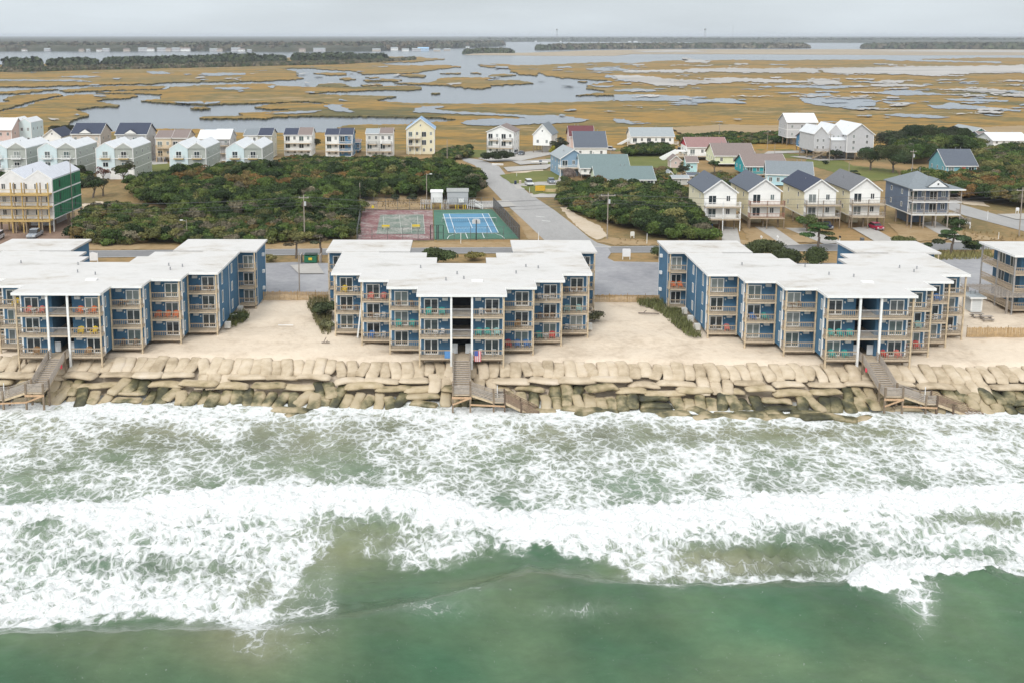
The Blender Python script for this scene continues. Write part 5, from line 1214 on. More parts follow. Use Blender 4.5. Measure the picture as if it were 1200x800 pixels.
def balcony(t, x0, x1, z, d, floor, rail, top=None, ground=0, posts=3, postm=None, solid=False, y0=0):
    MB().box(x0, x1, y0 - d, y0 - .01, z - .25, z).build('balcony_deck', floor, t)
    w = x1 - x0 - .1
    m = MB()
    for zz in (z + .12, z + .95): m.box(x0, x1, y0 - d - .02, y0 - d + .06, zz, zz + .08)
    n = int(w / .3)
    for i in range(n + 1): q = x0 + .05 + w * i / n; m.box(q - .03, q + .03, y0 - d, y0 - d + .05, z + .12, z + 1)
    for x in (x0 + .02, x1 - .06):
        for zz in (z + .12, z + .95): m.box(x, x + .05, y0 - d + .06, y0 - .02, zz, zz + .08)
        for i in range(1, int(d / .3) + 1): y = y0 - d + d * i / (int(d / .3) + 1); m.box(x, x + .04, y - .03, y + .03, z + .12, z + 1)
    m.build('railing', rail, t)
    if top is not None:
        for i in range(posts): x = x0 + .1 + (x1 - x0 - .2) * i / (posts - 1); MB().box(x - .1, x + .1, y0 - d + .07, y0 - d + .25, ground, top).build('post', postm or rail, t)
def house(label, u0, u1, vg, ve, vr, dep, ax, wall, roof, vw=None, nst=2, nf=3, ns=3, gables=1, hip=0, rz=0, balc=(), bd=1.6, rail=None, floor=None, doors=False, wall2=None, roof2=None, juliet=False, band=False, dormer=0, frontwall=None,
          posts=3, gv=False, ww=.95, wh=1.35, cat='house', name='house', piles=True, sides='LR', topfac=1.0, postm=None, extra=None, gcol=None):
    um = (u0 + u1) / 2; Yf = P(um, vg).y; zg = gz(Yf)
    a = PY(u0, ve, Yf); b = PY(u1, ve, Yf); W = (b.x - a.x) / math.cos(rz)
    ze = a.z * .5 + b.z * .5 - zg; yr = Yf + (dep / 2 if ax == 'x' else 0); zr = PY(um, vr, yr).z - zg
    zw = (PY(um, vw, Yf).z - zg) if vw else 0.25
    t = thing(name, label, cat, (a.x, Yf, zg), rz)
    # walls
    if wall2 is not None:
        MB().box(0, W / 2, 0, dep, zw, ze).build('wall', wall, t); MB().box(W / 2 + .002, W, .25, dep, zw, ze).build('wall', wall2, t)
    else: MB().box(0, W, 0, dep, zw, ze).build('wall', wall, t)
    if frontwall: MB().box(.02, W - .02, -.02, -.003, zw + .02, ze).build('front_cladding', frontwall, t)
    seg = W / gables
    rms = [roof, roof2 or roof]; wms = [gcol or frontwall or wall, gcol or wall2 or frontwall or wall]
    if gables > 1:
        for g in range(gables): gable_roof(t, seg * g + (.0 if g else 0), seg * (g + 1), dep, ze, zr, 'y', rms[g % 2], wms[g % 2], o=.0 if gables > 1 else .4)
    elif roof2 is not None:
        gable_roof(t, 0, W / 2 - .01, dep, ze, zr, ax, roof, wms[0], o=.3); gable_roof(t, W / 2 + .31, W, dep, ze, zr + .3, ax, roof2, wms[1], o=.3)
    else: gable_roof(t, 0, W, dep, ze, zr, ax, roof, wms[0], hip=hip)
    # corner boards and floor bands
    for x in (0, W):
        MB().box(x - .11, x + .11, -.04, -.021, zw, ze).build('corner_board', TRIM, t)
        MB().box(x - .03 if x else -.03, x + .03 if x else -.003, -.03, .16, zw, ze).build('corner_board', TRIM, t)
    hs = (ze - zw) / nst
    if band:
        for i in range(1, nst): z = zw + i * hs; MB().box(-.03, W + .03, -.04, dep, z - .12, z + .12).build('floor_band', TRIM, t)
    MB().box(-.03, W + .03, -.045, dep + .02, zw - .22, zw + .02).build('skirt_board', TRIM if zw > 1 else wall, t)
    # piles and the space below
    if zw > 1.2 and piles:
        nx = max(2, int(W / 3)) + 1
        for i in range(nx):
            for y in (.2, dep * .5, dep - .2): x = .15 + (W - .3) * i / (nx - 1); MB().box(x - .15, x + .15, y - .15, y + .15, -.3, zw - .2).build('pile', PILE, t)
        MB().box(W * .3, W * .72, dep * .45, dep * .95, 0, zw - .22).build('storage_room', wall, t)
    # front openings
    for i in range(nst):
        zc = zw + i * hs + 1.35; 
        if zc + .7 > ze: zc = ze - .8
        has = any(abs((zw + i * hs) - bz_) < .9 for bz_, *_ in balc)
        for j in range(nf):
            x = W * (j + .5) / nf
            if (doors or has) and j % 2 == 0: opening(t, x, -.025, zw + i * hs + 1.12, min(1.8, W / nf * .8), 2.05, 'door', 2)
            else: opening(t, x, -.025, zc + .1, min(ww, W / nf * .7), wh, 'window', 2 if ww > .8 else 1)
    if gv and ax == 'y':
        for g in range(gables): opening(t, seg * (g + .5), -.03, ze + (zr - ze) * .35, .6, .8, 'window', 1)
    # side openings on both sides
    for s in sides:
        for i in range(nst):
            for j in range(ns):
                y = dep * (j + .6) / (ns + .2)
                opening(t, W + .005 if s == 'R' else -.005, y, zw + i * hs + 1.5 if hs > 2 else zw + hs * .5, .8, 1.15, 'window', 1, R(90) if s == 'R' else R(-90))
    rl = rail or WOODG; fl = floor or DECK
    for k, (bz_, x0, x1) in enumerate(balc):
        balcony(t, W * x0, W * x1, bz_, bd, fl, rl, top=(max(q[0] for q in balc) + 1.1 if topfac == 1 else ze * topfac) if k == 0 else None, posts=posts, postm=postm)
    if juliet:
        for g in range(gables):
            for i in (0, 1)[:juliet]:
                z = zw + (nst - 1 - i) * hs; x = seg * (g + .5); balcony(t, x - 1.5, x + 1.5, z + .1, .9, LUMBER if juliet == 1 else TRIM, TRIM)
                opening(t, x, -.025, z + 1.25, 1.7, 2.0, 'door', 2)
    if dormer:
        zz = ze + .1; MB().prism([(W / 2 - dormer, ze + .2), (W / 2 + dormer, ze + .2), (W / 2, ze + .2 + dormer * .62)], -.75, dep * .3, 'y').build('dormer', TRIM, t)
        MB().prism([(W / 2 - dormer - .2, ze + .1), (W / 2, ze + .28 + dormer * .62), (W / 2 + dormer + .2, ze + .1), (W / 2 + dormer + .2, ze + .25), (W / 2, ze + .43 + dormer * .62), (W / 2 - dormer - .2, ze + .25)], -.72, dep * .33, 'y').build('dormer_roof', roof, t)
    for _ in range(2): MB().cone((0, 0, 0), (0, 0, .9), .08, .08, 6).build('vent_pipe', METAL, t, (W * SEED.uniform(.2, .8), dep * (.5 if ax == 'x' else SEED.uniform(.3, .8)), (zr if ax == 'x' else (ze + zr) / 2) - .1))
    t['W'] = W; t['ze'] = ze; t['zw'] = zw; t['zr'] = zr
    return t
WM = metal((.62, .64, .65), 1); WMX = metal((.62, .64, .65), 0)
# row of mint and grey duplexes
for i, (u0, u1) in enumerate([(-14.5, 30), (44, 88.5), (112, 155.5), (198.5, 241), (264.5, 307)]):
    house(['leftmost', 'second', 'third', 'fourth', 'fifth'][i] + ' twin-gabled duplex from the left, mint and grey under white roofs', u0, u1, 210.5, 174.7, 168, 19, 'y', MINT, WM, nst=3, nf=0, ns=3, gables=2, wall2=SAGE, juliet=2 if i in (0, 1) else 1, band=True, sides='R')
    o_ = bpy.data.objects[-1]
for h in [o for o in bpy.data.objects if o.type == 'EMPTY' and o.get('label', '').endswith('under white roofs')]:
    W = h['W']; h['group'] = 'mint and grey duplexes'
    for g in (0, 1):
        opening(h, W * (.25 + .5 * g), -.025 + (.25 * g if False else 0), 4.6, 1.7, 1.5, 'window', 2)
    MB().box(-.02, W + .02, -.05, 1.0, .0, 3.0).build('white_base', OFFW, h)
    for g in (0, 1): MB().box(W * (.25 + .5 * g) - 1.3, W * (.25 + .5 * g) + 1.3, -.08, -.05, .1, 2.5).build('garage_door', mat((.60, .61, .62), .6, .05, stripe=(2, .5, .2)), h)
# back row at the water
house('pale pink house with a white roof at the left edge', -12, 13, 182, 152, 138.7, 12, 'x', PINKW, WMX, nst=3, nf=3, ns=2)
house('pale mint twin-gabled house with white roofs behind the duplexes', 7, 36, 180, 144.5, 139.5, 12, 'y', MINT, WM, nst=3, nf=4, ns=3, gables=2)
house('white gabled house with a dark slate roof between the duplexes', 51, 71, 182, 160, 152, 13, 'y', OFFW, NAVY, nst=2, nf=2, ns=2, gv=True)
house('beige house under a dark roof with a small white dormer', 84, 117, 190, 157, 145, 12, 'x', BEIGE, NAVY, nst=3, nf=4, ns=2, dormer=2.2, balc=[(3.2, 0, 1), (6.0, 0, 1)], rail=TRIM, sides='R')
house('pale grey house under a dark roof with a small white dormer', 136, 171, 190, 157.5, 144.8, 12, 'x', GREYW, NAVY, nst=3, nf=4, ns=2, dormer=2.2, balc=[(3.2, 0, 1), (6.0, 0, 1)], rail=TRIM, sides='R')
house('cream and beige duplex with taupe roofs and tan balconies', 182.5, 219, 190, 162, 153.5, 11, 'x', siding((.62, .52, .38)), TAUPE, nst=2, nf=4, ns=2, wall2=BEIGE, roof2=TAUPE, vw=184, balc=[(2.2, .02, .48), (5.2, .02, .48)], rail=mat((.55, .42, .26), .8, .1), sides='R')
house('white duplex with white roofs and grey balconies', 232, 269, 189, 163, 152.8, 11, 'x', OFFW, WMX, nst=3, nf=4, ns=2, wall2=GREYW, roof2=WMX, balc=[(3.0, .52, .98), (5.8, .52, .98)], rail=RAILG, sides='R')
house('white duplex with grey and navy roofs behind the fifth mint duplex', 286, 318, 186, 159, 151.8, 11, 'x', OFFW, GREYR, nst=3, nf=4, ns=2, wall2=siding((.60, .58, .48)), roof2=NAVY, sides='R')
house('white duplex with navy and taupe roofs and white verandas', 333, 365, 183, 158.5, 151, 10, 'x', OFFW, NAVY, nst=3, nf=4, ns=2, roof2=TAUPE, balc=[(2.2, .02, .98), (5.0, .02, .98)], rail=TRIM, sides='R', topfac=.98)
house('half white half dark blue duplex under navy roofs', 381.5, 413, 184, 158.5, 151.5, 10, 'x', OFFW, NAVY, nst=3, nf=4, ns=2, wall2=BLUEH, roof2=NAVY, balc=[(2.2, .02, .98), (5.0, .02, .98)], rail=TRIM, sides='R', topfac=.98)
house('small blue cottage right of the half blue duplex', 413.5, 421.5, 180, 167, 164, 6, 'x', BLUEH, TAUPE, nst=1, nf=2, ns=1, vw=176)
house('light grey duplex with grey and taupe roofs', 429, 460, 185, 157, 151.3, 10, 'x', siding((.60, .60, .56)), LGREY, nst=3, nf=4, ns=2, wall2=OFFW, roof2=TAUPE, balc=[(2.4, .02, .98), (5.2, .1, .4), (5.2, .62, .95)], rail=RAILG, sides='R', bd=1.3)
house('tall cream house with a bright blue gabled roof', 476.5, 509, 181, 151.5, 139.5, 12, 'y', CREAM, metal((.24, .38, .55), 1), nst=3, nf=4, ns=3, gv=True, balc=[(3.3, .06, .5), (6.3, .06, .5)], rail=TRIM, topfac=.98)
house('white three-storey house with small balconies beside the curve of the side road', 571, 601.5, 181, 154.5, 147.5, 12, 'y', OFFW, TAUPE, rz=-R(14), nst=3, nf=4, ns=3, balc=[(2.6, .0, 1), (5.6, .1, .42), (5.6, .6, .95)], rail=RAILG, bd=1.2)
house('white gabled house on piles with a grey roof behind the yellow bush', 625, 645.5, 179, 157.5, 146, 13, 'y', OFFW, GREYR, rz=-R(16), vw=170, nst=1, nf=2, ns=2, gv=True)
house('house with a maroon roof behind the dark slate roof', 668, 696, 182, 160, 148, 12, 'x', PINKW, MAROON, nst=2, nf=2, ns=2)
house('house with a big dark slate roof slope and white walls', 674, 711, 184, 173, 154.5, 16, 'x', OFFW, CHAR, nst=1, nf=3, ns=2)
house('blue-grey gabled house with a white deck by the driveways', 657, 688, 207, 186, 176, 14, 'y', BGREY, LGREY, rz=R(8), nst=2, nf=3, ns=3, balc=[(2.9, -.1, .8)], rail=TRIM, bd=3, topfac=.5)
house('long low house with a grey-green roof, rear of the pair', 681, 737, 211, 197, 181.5, 13, 'x', OFFW, GGREEN, nst=1, nf=6, ns=2, vw=204)
house('long low pale green house with a grey-green roof above the thicket', 699, 767, 223, 210.5, 195.5, 13, 'x', PGREEN, GGREEN, nst=1, nf=7, ns=2, vw=220, balc=[(.9, .45, 1.15)], rail=WOODG, topfac=.3, bd=2.2)
house('long white house with a pale grey roof at the marsh edge', 740, 789.5, 172, 160, 150, 12, 'x', OFFW, LGREY, nst=1, nf=6, ns=2, vw=168, balc=[(1.2, -.1, 1.1)], rail=TRIM, topfac=.3, posts=6)
house('white house with a dusty pink roof and a red gable', 806, 852, 188, 172.5, 161.5, 12, 'x', OFFW, PINKR, nst=1, nf=4, ns=2, vw=182, balc=[(1.6, -.4, .5)], rail=TRIM, topfac=.4, gcol=mat((.42, .03, .05), .7, .08))
house('pale lime house with a brown roof', 838, 884, 196, 182.5, 168.5, 13, 'x', siding((.66, .70, .48)), TAUPE, nst=1, nf=3, ns=4, vw=192)
house('teal house with a brown roof in the second row', 874, 922, 207, 195, 181, 13, 'x', TEAL, TAUPE, nst=1, nf=5, ns=3, vw=204, balc=[(.8, 0, .7)], rail=WOODG, topfac=.3)
house('light blue house with a grey roof turned away behind the cream houses', 899, 948, 218, 204, 189, 13, 'x', LBLUE, GREYR, rz=-R(14), nst=1, nf=6, ns=3, vw=216)
RW = mat((.30, .14, .10), .8, .2, 3); 
for i, (u0, u1, vg, vw, ve, vr, rm, rl, lb) in enumerate([(826, 863, 269.5, 255.5, 225, 211.5, CHAR, TRIM, 'cream piled house with a grey roof and white balconies'), (878, 914.5, 267.5, 254, 223.5, 210.5, CHAR, RW, 'cream piled house with a grey roof and red-brown balconies'),
                                                   (943.5, 979.5, 266.5, 253.5, 223.5, 211, NAVY, RAILG, 'cream piled house with a near-black roof and grey balconies'), (997, 1031.5, 267.5, 252.5, 222.5, 209.5, sh((.15, .155, .165)), WOODG, 'cream piled house with a red car parked beneath it')]):
    Yq = P((u0 + u1) / 2, vg).y; zq = PY(u0, vw, Yq).z - gz(Yq); zq2 = PY(u0, vw - 14.2, Yq).z - gz(Yq)
    house(lb, u0, u1, vg, ve, vr, 16, 'y', CREAM, rm, vw=vw, nst=2, nf=2, ns=2, balc=[(zq, -.02, 1.1), (zq2, -.02, 1.1)], rail=rl, doors=True, frontwall=OFFW, posts=3, postm=PILE if i else TRIM, sides='LR', gcol=TRIM, bd=1.9)
Yq = P(1092, 266).y
t = house('slate-blue piled house with a hipped roof and wraparound decks', 1065.5, 1112, 266, 220, 200.5, 13, 'x', SLATE, GREYR, vw=249.5, nst=2, nf=4, ns=2, hip=4.5, doors=True, balc=[], dormer=0, sides='L')
W = t['W']; zs = [t['zw'], t['zw'] + (t['ze'] - t['zw']) / 2]
for z in zs: balcony(t, -.1, W + 2.0, z, 2.4, TRIM, WOODG)
for i in range(5): x = (W + 1.9) * i / 4; MB().box(x - .1, x + .1, -2.35, -2.15, 0, t['ze'] - .1).build('post', WOODG, t)
MB().box(-.4, W + 2.5, -2.9, -.45, t['ze'] - .22, t['ze'] - .02).build('porch_roof', GREYR, t); MB().box(W + .45, W + 2.5, -.44, 12, t['ze'] - .22, t['ze'] - .02).build('porch_roof', GREYR, t)
MB().box(-.45, W + 2.55, -2.98, -2.9, t['ze'] - .3, t['ze'] + .02).build('fascia', TRIM, t)
zd = t['ze']; MB().prism([(W * .42 + .3, zd + .15), (W * .42 + 4.7, zd + .15), (W * .42 + 2.5, zd + 1.75)], -.6, 2.5, 'y').build('dormer', TRIM, t)
MB().prism([(W * .42 - .1, zd + .1), (W * .42 + 2.5, zd + 1.95), (W * .42 + 5.1, zd + .1), (W * .42 + 5.1, zd + .28), (W * .42 + 2.5, zd + 2.13), (W * .42 - .1, zd + .28)], -.55, 4.5, 'y').build('dormer_roof', GREYR, t)
opening(t, W * .42 + 2.5, -.63, t['ze'] + .85, .6, .6, 'window', 1)
m = MB()
for k in range(9): m.box(W + 2.0 + k * .3, W + 2.35 + k * .3, -2.2, -.8, t['zw'] - .3 - k * .3, t['zw'] - .2 - k * .3)
m.build('stair', WOODG, t)
balcony(t, W + 2.0, W + 4.6, 1.4, 2.2, TRIM, WOODG, top=1.4, posts=2, postm=TRIM)
house('three-storey grey piled house with a white metal roof near the marsh', 923, 957.5, 172, 143.5, 133.2, 12, 'x', GREYW, WMX, vw=161.5, nst=2, nf=3, ns=2, balc=[], band=True)
house('small blue house on piles in front of the big grey houses', 944, 963, 180, 163, 155, 11, 'x', BLUEH, TAUPE, vw=174, nst=1, nf=2, ns=2, balc=[(1.8, -.2, 1)], rail=WOODG, topfac=.2, bd=2)
t = house('big pale grey piled house with white roofs and two gables', 993, 1025, 188, 158, 146, 17, 'y', GREYW, WM, vw=178.5, nst=3, nf=2, ns=3, rz=R(4), gv=False)
W = t['W']; ze = t['ze']; zw = t['zw']
MB().box(-11, -.02, 3.5, 17, zw, ze).build('wing_wall', GREYW, t); gable_roof(t, -11, -6, 13.4, ze, t['zr'] - 1.2, 'y', WM, GREYW, y0=3.5, o=.3, name='wing_roof'); gable_roof(t, -5.9, -.03, 13.3, ze, t['zr'] - .5, 'y', WM, GREYW, y0=3.6, o=.02, name='link_roof')
MB().box(-5, -.02, 1.2, 3.5, zw, ze - 2.4).build('bay_wall', GREYW, t); MB().prism([(1.0, ze - 2.4), (3.5, ze - 1.5), (3.5, ze - 1.3), (1.0, ze - 2.2)], -5.3, 0, 'x').build('bay_roof', WM, t)
for x in (-9.6, -7.4):
    for z in (zw + 1.4, zw + 4): opening(t, x, 3.47, z, .8, 1.2)
for x in (-3.6, -1.8): opening(t, x, 3.47, ze - 1.0, .8, .9); opening(t, x, 1.17, zw + 1.6, .7, 1.1)
for x in (-10.8, -8, -5.2, -2.5):
    for y in (3.7, 10, 16.5): MB().box(x - .18, x + .18, y - .18, y + .18, -.2, zw).build('pile', PILE, t)
m = MB(); m.bar((-7, 2.6, zw), (-12, 2.6, .5), .2, .3); m.bar((-7, 1.4, zw), (-12, 1.4, .5), .2, .3)
for k in range(12): q = k / 12; m.box(-7.2 - 5 * q, -6.9 - 5 * q, 1.4, 2.6, zw - (zw - .5) * q, zw - (zw - .5) * q + .06)
m.bar((-7, 1.4, zw + 1), (-12, 1.4, 1.5), .08); m.build('stair', WOOD, t); balcony(t, -10.8, -5.2, zw, 1.8, DECK, WOODG, y0=3.45)
house('dark green gabled house beyond the oaks at the right', 1140, 1158, 171, 156, 150.7, 20, 'y', siding((.03, .16, .13)), LGREY, nst=2, nf=2, ns=4, gv=False, balc=[(2.9, .6, 1.3)], rail=TRIM, topfac=.6)
house('small grey house with a balcony between the green and white houses', 1151, 1163, 175, 161, 154.5, 11, 'x', siding((.20, .25, .28)), TAUPE, nst=2, nf=2, ns=1, balc=[(2.7, 0, 1)], rail=TRIM)
house('low white house with a white roof at the right edge', 1164, 1206, 178, 165, 155.8, 14, 'x', OFFW, WMX, nst=2, nf=5, ns=3)
t = house('turquoise steep-gabled house with a slate roof and coral door', 1109, 1144.5, 208, 194, 175.5, 12, 'x', siding((.17, .38, .44)), CHAR, nst=1, nf=3, ns=3, vw=204, balc=[(1.0, -.3, .75)], rail=WOODG, topfac=.3, bd=2)
MB().box(t['W'] * .52, t['W'] * .52 + 1.2, -.08, -.05, t['zw'] + .1, t['zw'] + 2.1).build('coral_door', mat((.75, .18, .14), .6, .05), t)
# house under construction
GSH = mat((.03, .17, .08), .7, .25, .9, stripe=(1, 1.2, .5), name='green_sheathing'); WRAP = mat((.66, .66, .65), .6, .12, .8, name='house_wrap')
t = house('duplex under construction with lumber balconies and green sheathing', -3, 61, 271.8, 211, 200.5, 17, 'y', WRAP, mat((.56, .58, .62), .5, .1, 1, stripe=(1, .9, .22)), vw=256.4, nst=3, nf=5, ns=0, gables=2, sides='', balc=[])
W = t['W']; zw, ze = t['zw'], t['ze']; hs = (ze - zw) / 3
m = MB().box(W + .01, W + .05, .2, 16.9, zw, ze - .1); m.build('green_sheathing', GSH, t)
for k in (1, 2): MB().box(W + .05, W + .08, .1, 17, zw + hs * k - .15, zw + hs * k + .15).build('floor_band', TRIM, t)
for k in range(3):
    for y in (4, 13): MB().box(W + .05, W + .07, y - .3, y + .3, zw + hs * k + .8, zw + hs * k + 2.4).build('window_hole', DARK, t)
    z = zw + hs * k; MB().box(-1.6, W - .1, -2.2, -.01, z - .28, z).build('balcony_deck', LUMBER, t); MB().box(-1.6, W - .1, -2.27, -2.2, z - .38, z + .03).build('rim_board', LUMBER, t)
    m = MB(); m.box(-1.6, W, -2.2, -2.14, z + .95, z + 1.03)
    for i in range(6): x = -1.5 + (W + 1.4) * i / 5; m.box(x - .05, x + .05, -2.2, -2.1, z, z + 1.0)
    m.build('railing', LUMBER, t)
for i, x in enumerate((-1.5, 0.2, W * .3, W * .36, W * .5, W * .55, W * .78, W * .84, W - .3)):
    MB().box(x - .12, x + .12, -2.1, -1.86, 0, ze - .4).build('post', LUMBER if i % 2 == 0 else WOOD, t)
for x in (-1.5, 1, 3.5): MB().box(x - .12, x + .12, 2, 2.24, 0, ze - 1).build('post', LUMBER, t)
MB().box(W - .2, W - .02, -.3, -.1, 0, ze).build('drain_pipe', TRIM, t)
# sheds beside the pink-roofed house
def mini(label, u0, u1, vg, ve, vr, dep, ax, wall, roof, nf=1): return house(label, u0, u1, vg, ve, vr, dep, ax, wall, roof, nst=1, nf=nf, ns=0, sides='', name='shed', cat='shed', ww=.7, wh=.8)
mini('pale pink shed with a rounded brown roof below the white stairs', 786, 798, 197, 188, 183, 5, 'y', siding((.62, .50, .46)), TAUPE)
mini('tall pale turquoise shed with a brown roof', 805, 817, 202, 190, 184, 5, 'x', siding((.46, .70, .72)), TAUPE)
mini('flat grey-white garden shed at the end of the thicket', 789, 806, 217, 209, 206, 4, 'x', siding((.52, .52, .48)), LGREY)
mini('narrow grey shed behind the flat garden shed', 782, 789, 212, 205, 201, 4, 'y', GREYW, LGREY)
mini('low beige shed with a dark roof beside the flat shed', 807, 819, 211, 206, 203, 4, 'x', BEIGE, CHAR)
t = thing('outdoor_stair', 'pair of white outdoor stairs in front of the pink-roofed house', 'stairs', P(776, 188)); W = 6
for dy in (0, 3.4):
    m = MB(); m.bar((0, dy, .1), (6, dy, 3.2), .2, .9); m.bar((0, dy + 1.4, .1), (6, dy + 1.4, 3.2), .2, .9)
    for k in range(12): m.box(k * .5, k * .5 + .4, dy, dy + 1.4, .05 + k * .26, .12 + k * .26)
    m.build('flight', TRIM, t)
MB().box(6, 9, -.2, 5, 3.1, 3.3).build('landing', TRIM, t)
t = thing('outdoor_stair', 'white outdoor stairs at the left of the long white house', 'stairs', P(724, 171)); m = MB()
m.bar((0, 0, .1), (5, 1, 2.6), .2, .9); m.bar((0, 1.4, .1), (5, 2.4, 2.6), .2, .9)
for k in range(10): m.box(k * .5, k * .5 + .4, .1 * k, .1 * k + 1.4, .05 + k * .26, .12 + k * .26)
m.build('flight', TRIM, t)
# fourth flat-roofed building at the right edge, pergola, small blue shed
p = P(1191, 299, 3.5 + 9.7); q = P(1161, 285, 3.5 + 9.7); p2 = P(1163, 340)
t = thing('condominium_building', 'flat white-roofed building with wooden balconies at the right edge', 'building', (p.x, p.y, 3.5)); dp = q.y - p.y + 1
MB().box(2.0, 30, 2.0, dp, .3, 9.4).build('wall', BLUE, t); MB().box(-.4, 30, -.4, dp + .4, 9.4, 9.7).build('roof', ROOFW, t); MB().bar((-.43, -.4, 9.55), (-.43, dp + .4, 9.55), .05, .34).build('fascia', TRIM, t); MB().bar((-.43, -.43, 9.55), (30, -.43, 9.55), .05, .34).build('fascia', TRIM, t)
for z in FL:
    MB().box(0, 30, 0, 1.98, z - .24, z).build('balcony_deck', DECK, t); MB().box(0, 1.98, 2.0, dp, z - .24, z).build('balcony_deck', DECK, t)
    m = MB()
    for zz in (.15, .5, .98): m.box(0, 30, -.04, .04, z + zz, z + zz + .09); m.box(-.04, .04, .05, dp, z + zz, z + zz + .09)
    for i in range(int(dp / .3)): m.box(-.03, .03, .1 + i * .3, .15 + i * .3, z + .2, z + 1)
    for i in range(90): m.box(.1 + i * .3, .15 + i * .3, -.03, .03, z + .2, z + 1)
    m.build('railing', RAILM, t)
    for y in (4.2, 7.6): opening(t, 1.99, y, z + 1.15, 1.9, 2.1, 'sliding_door', 2, R(-90), t=.13)
    for x in (4, 8, 13): opening(t, x, 1.99, z + 1.15, 1.9, 2.1, 'sliding_door', 2, t=.13)
for y in (.05, dp / 2, dp - .1): MB().box(-.1, .1, y - .1, y + .1, -.2, 9.4).build('post', RAILG, t)
for x in (4.2, 8.6, 13): MB().box(x - .1, x + .1, -.05, .15, -.2, 9.4).build('post', TRIM, t)
c0 = P(1154, 372); t = thing('pergola', 'weathered wooden pergola on tall posts at the right edge', 'pergola', (c0.x, c0.y, 3.45))
for x, y in ((0, 6), (4.5, 2.2), (9, -1.2), (11, 6.5), (13, 2.5)): MB().box(x - .14, x + .14, y - .14, y + .14, -.8, 3.6).build('post', WOODG, t)
m = MB()
for k in range(26): m.bar((k * .62 - .6, 7.2 - k * .05, 3.72), (k * .62 + 1.2 , -1.6 - k * .03, 3.72), .16, .1)
m.build('slat', WOODG, t); m = MB(); m.bar((-1, 6, 3.6), (14, 6.4, 3.6), .12, .2); m.bar((1, -1.0, 3.6), (16, -1.0, 3.6), .12, .2); m.build('beam', WOODG, t)
mini('small white and blue beach shed beside the right blue building', 1139, 1151, 366, 349, 346, 3, 'x', siding((.60, .62, .62)), LGREY, nf=0)
# ------------------------------------------------------------------ thickets and trees
DG = (9, 1.0, .12, .25)
thicket('thicket', 'dense dark green maritime thicket between the duplexes and the highway', 'thicket',
        [(215, 262), (180, 246), (152, 232), (152, 220), (200, 217), (220, 213), (300, 211), (420, 207), (500, 205), (540, 207), (560, 215), (566, 232), (545, 240), (500, 233), (440, 234), (415, 244), (412, 262), (300, 266)],
        3.1, 2.6, 7.4, DG, 31, leaf=.42, dens=20, spacing=.95, fill=.94, patches=[(330, 225, 9, (1, 1, 6, 0)), (368, 222, 8, (2, 1, 5, 0)), (235, 222, 7, (2, 1, 5, 0))])
thicket('thicket', 'low olive scrub belt along the highway at left', 'thicket', [(78, 284), (92, 268), (115, 252), (160, 250), (200, 258), (300, 262), (412, 260), (416, 281), (300, 286), (200, 287), (120, 288)],
        2.3, .9, 4.2, (6, 4, .3, 1.4), 32, leaf=.38, dens=24)
thicket('thicket', 'bushy green thicket to the right of the side road', 'thicket', [(662, 240), (656, 226), (690, 224), (760, 226), (800, 234), (812, 250), (826, 268), (830, 283), (795, 284), (765, 281), (720, 268), (690, 255)],
        2.9, 2.2, 5.8, (8, 2, .2, .5), 33, leaf=.42, dens=22)
thicket('thicket', 'dark live oak thicket behind the turquoise house', 'thicket', [(1045, 172), (1060, 168), (1120, 166), (1150, 178), (1145, 184), (1100, 182), (1085, 195), (1050, 190)], 3.6, 5.5, 8.5, (8, 1.5, 0, .3), 34, leaf=.5, dens=18)
thicket('thicket', 'olive oak thicket to the right of the turquoise house', 'thicket', [(1148, 190), (1165, 186), (1230, 184), (1230, 214), (1150, 212)], 3.4, 4.5, 7, (6, 3, 0, .8), 35, leaf=.48, dens=18)
thicket('thicket', 'mixed green and rust thicket above the pale side lane', 'thicket', [(1060, 214), (1090, 212), (1150, 214), (1230, 218), (1230, 246), (1185, 244), (1130, 236), (1095, 232), (1070, 226)], 2.6, 3.0, 5.5, (7, 3, 1.2, .6), 36, leaf=.42, dens=22,
        patches=[(1165, 226, 8, (2, 1, 6, 0))])
thicket('thicket', 'low shrub belt at the marsh edge behind the pink-roofed house', 'thicket', [(795, 166), (840, 162), (915, 162), (918, 170), (870, 171), (800, 171)], 2.6, 2.2, 4.5, (6, 3, .4, 1), 37, leaf=.5, dens=16)
thicket('hedge', 'dark hedge in front of the long white house', 'hedge', [(729, 180), (775, 176), (790, 180), (775, 184), (732, 184)], 2.0, 2.2, 4.2, (9, 1, 0, .3), 38, leaf=.42, dens=20)
thicket('thicket', 'dark shrubs in front of the leftmost duplexes', 'thicket', [(-30, 214), (30, 212), (58, 214), (60, 224), (30, 226), (-30, 228)], 2.2, 2.2, 4.4, (9, 1, .4, .4), 39, leaf=.42, dens=20)
thicket('thicket', 'green shrubs behind the cream house with the blue roof', 'thicket', [(508, 186), (520, 180), (552, 178), (550, 186), (520, 190)], 2.0, 1.6, 3.6, (6, 3, .3, .5), 40, leaf=.42, dens=20)
thicket('thicket', 'shrub row in front of the waterside duplexes', 'thicket', [(318, 196), (340, 190), (470, 192), (520, 192), (520, 200), (400, 200), (320, 204)], 2.0, 1.6, 3.4, (8, 2, .6, .4), 41, leaf=.42, dens=20)
thicket('thicket', 'brown scrub and green bushes between the cream houses and the grey sheds', 'thicket', [(812, 214), (840, 208), (862, 212), (860, 222), (820, 222)], 1.8, 1.6, 3.0, (3, 2, 3, 3), 42, leaf=.38, dens=22)
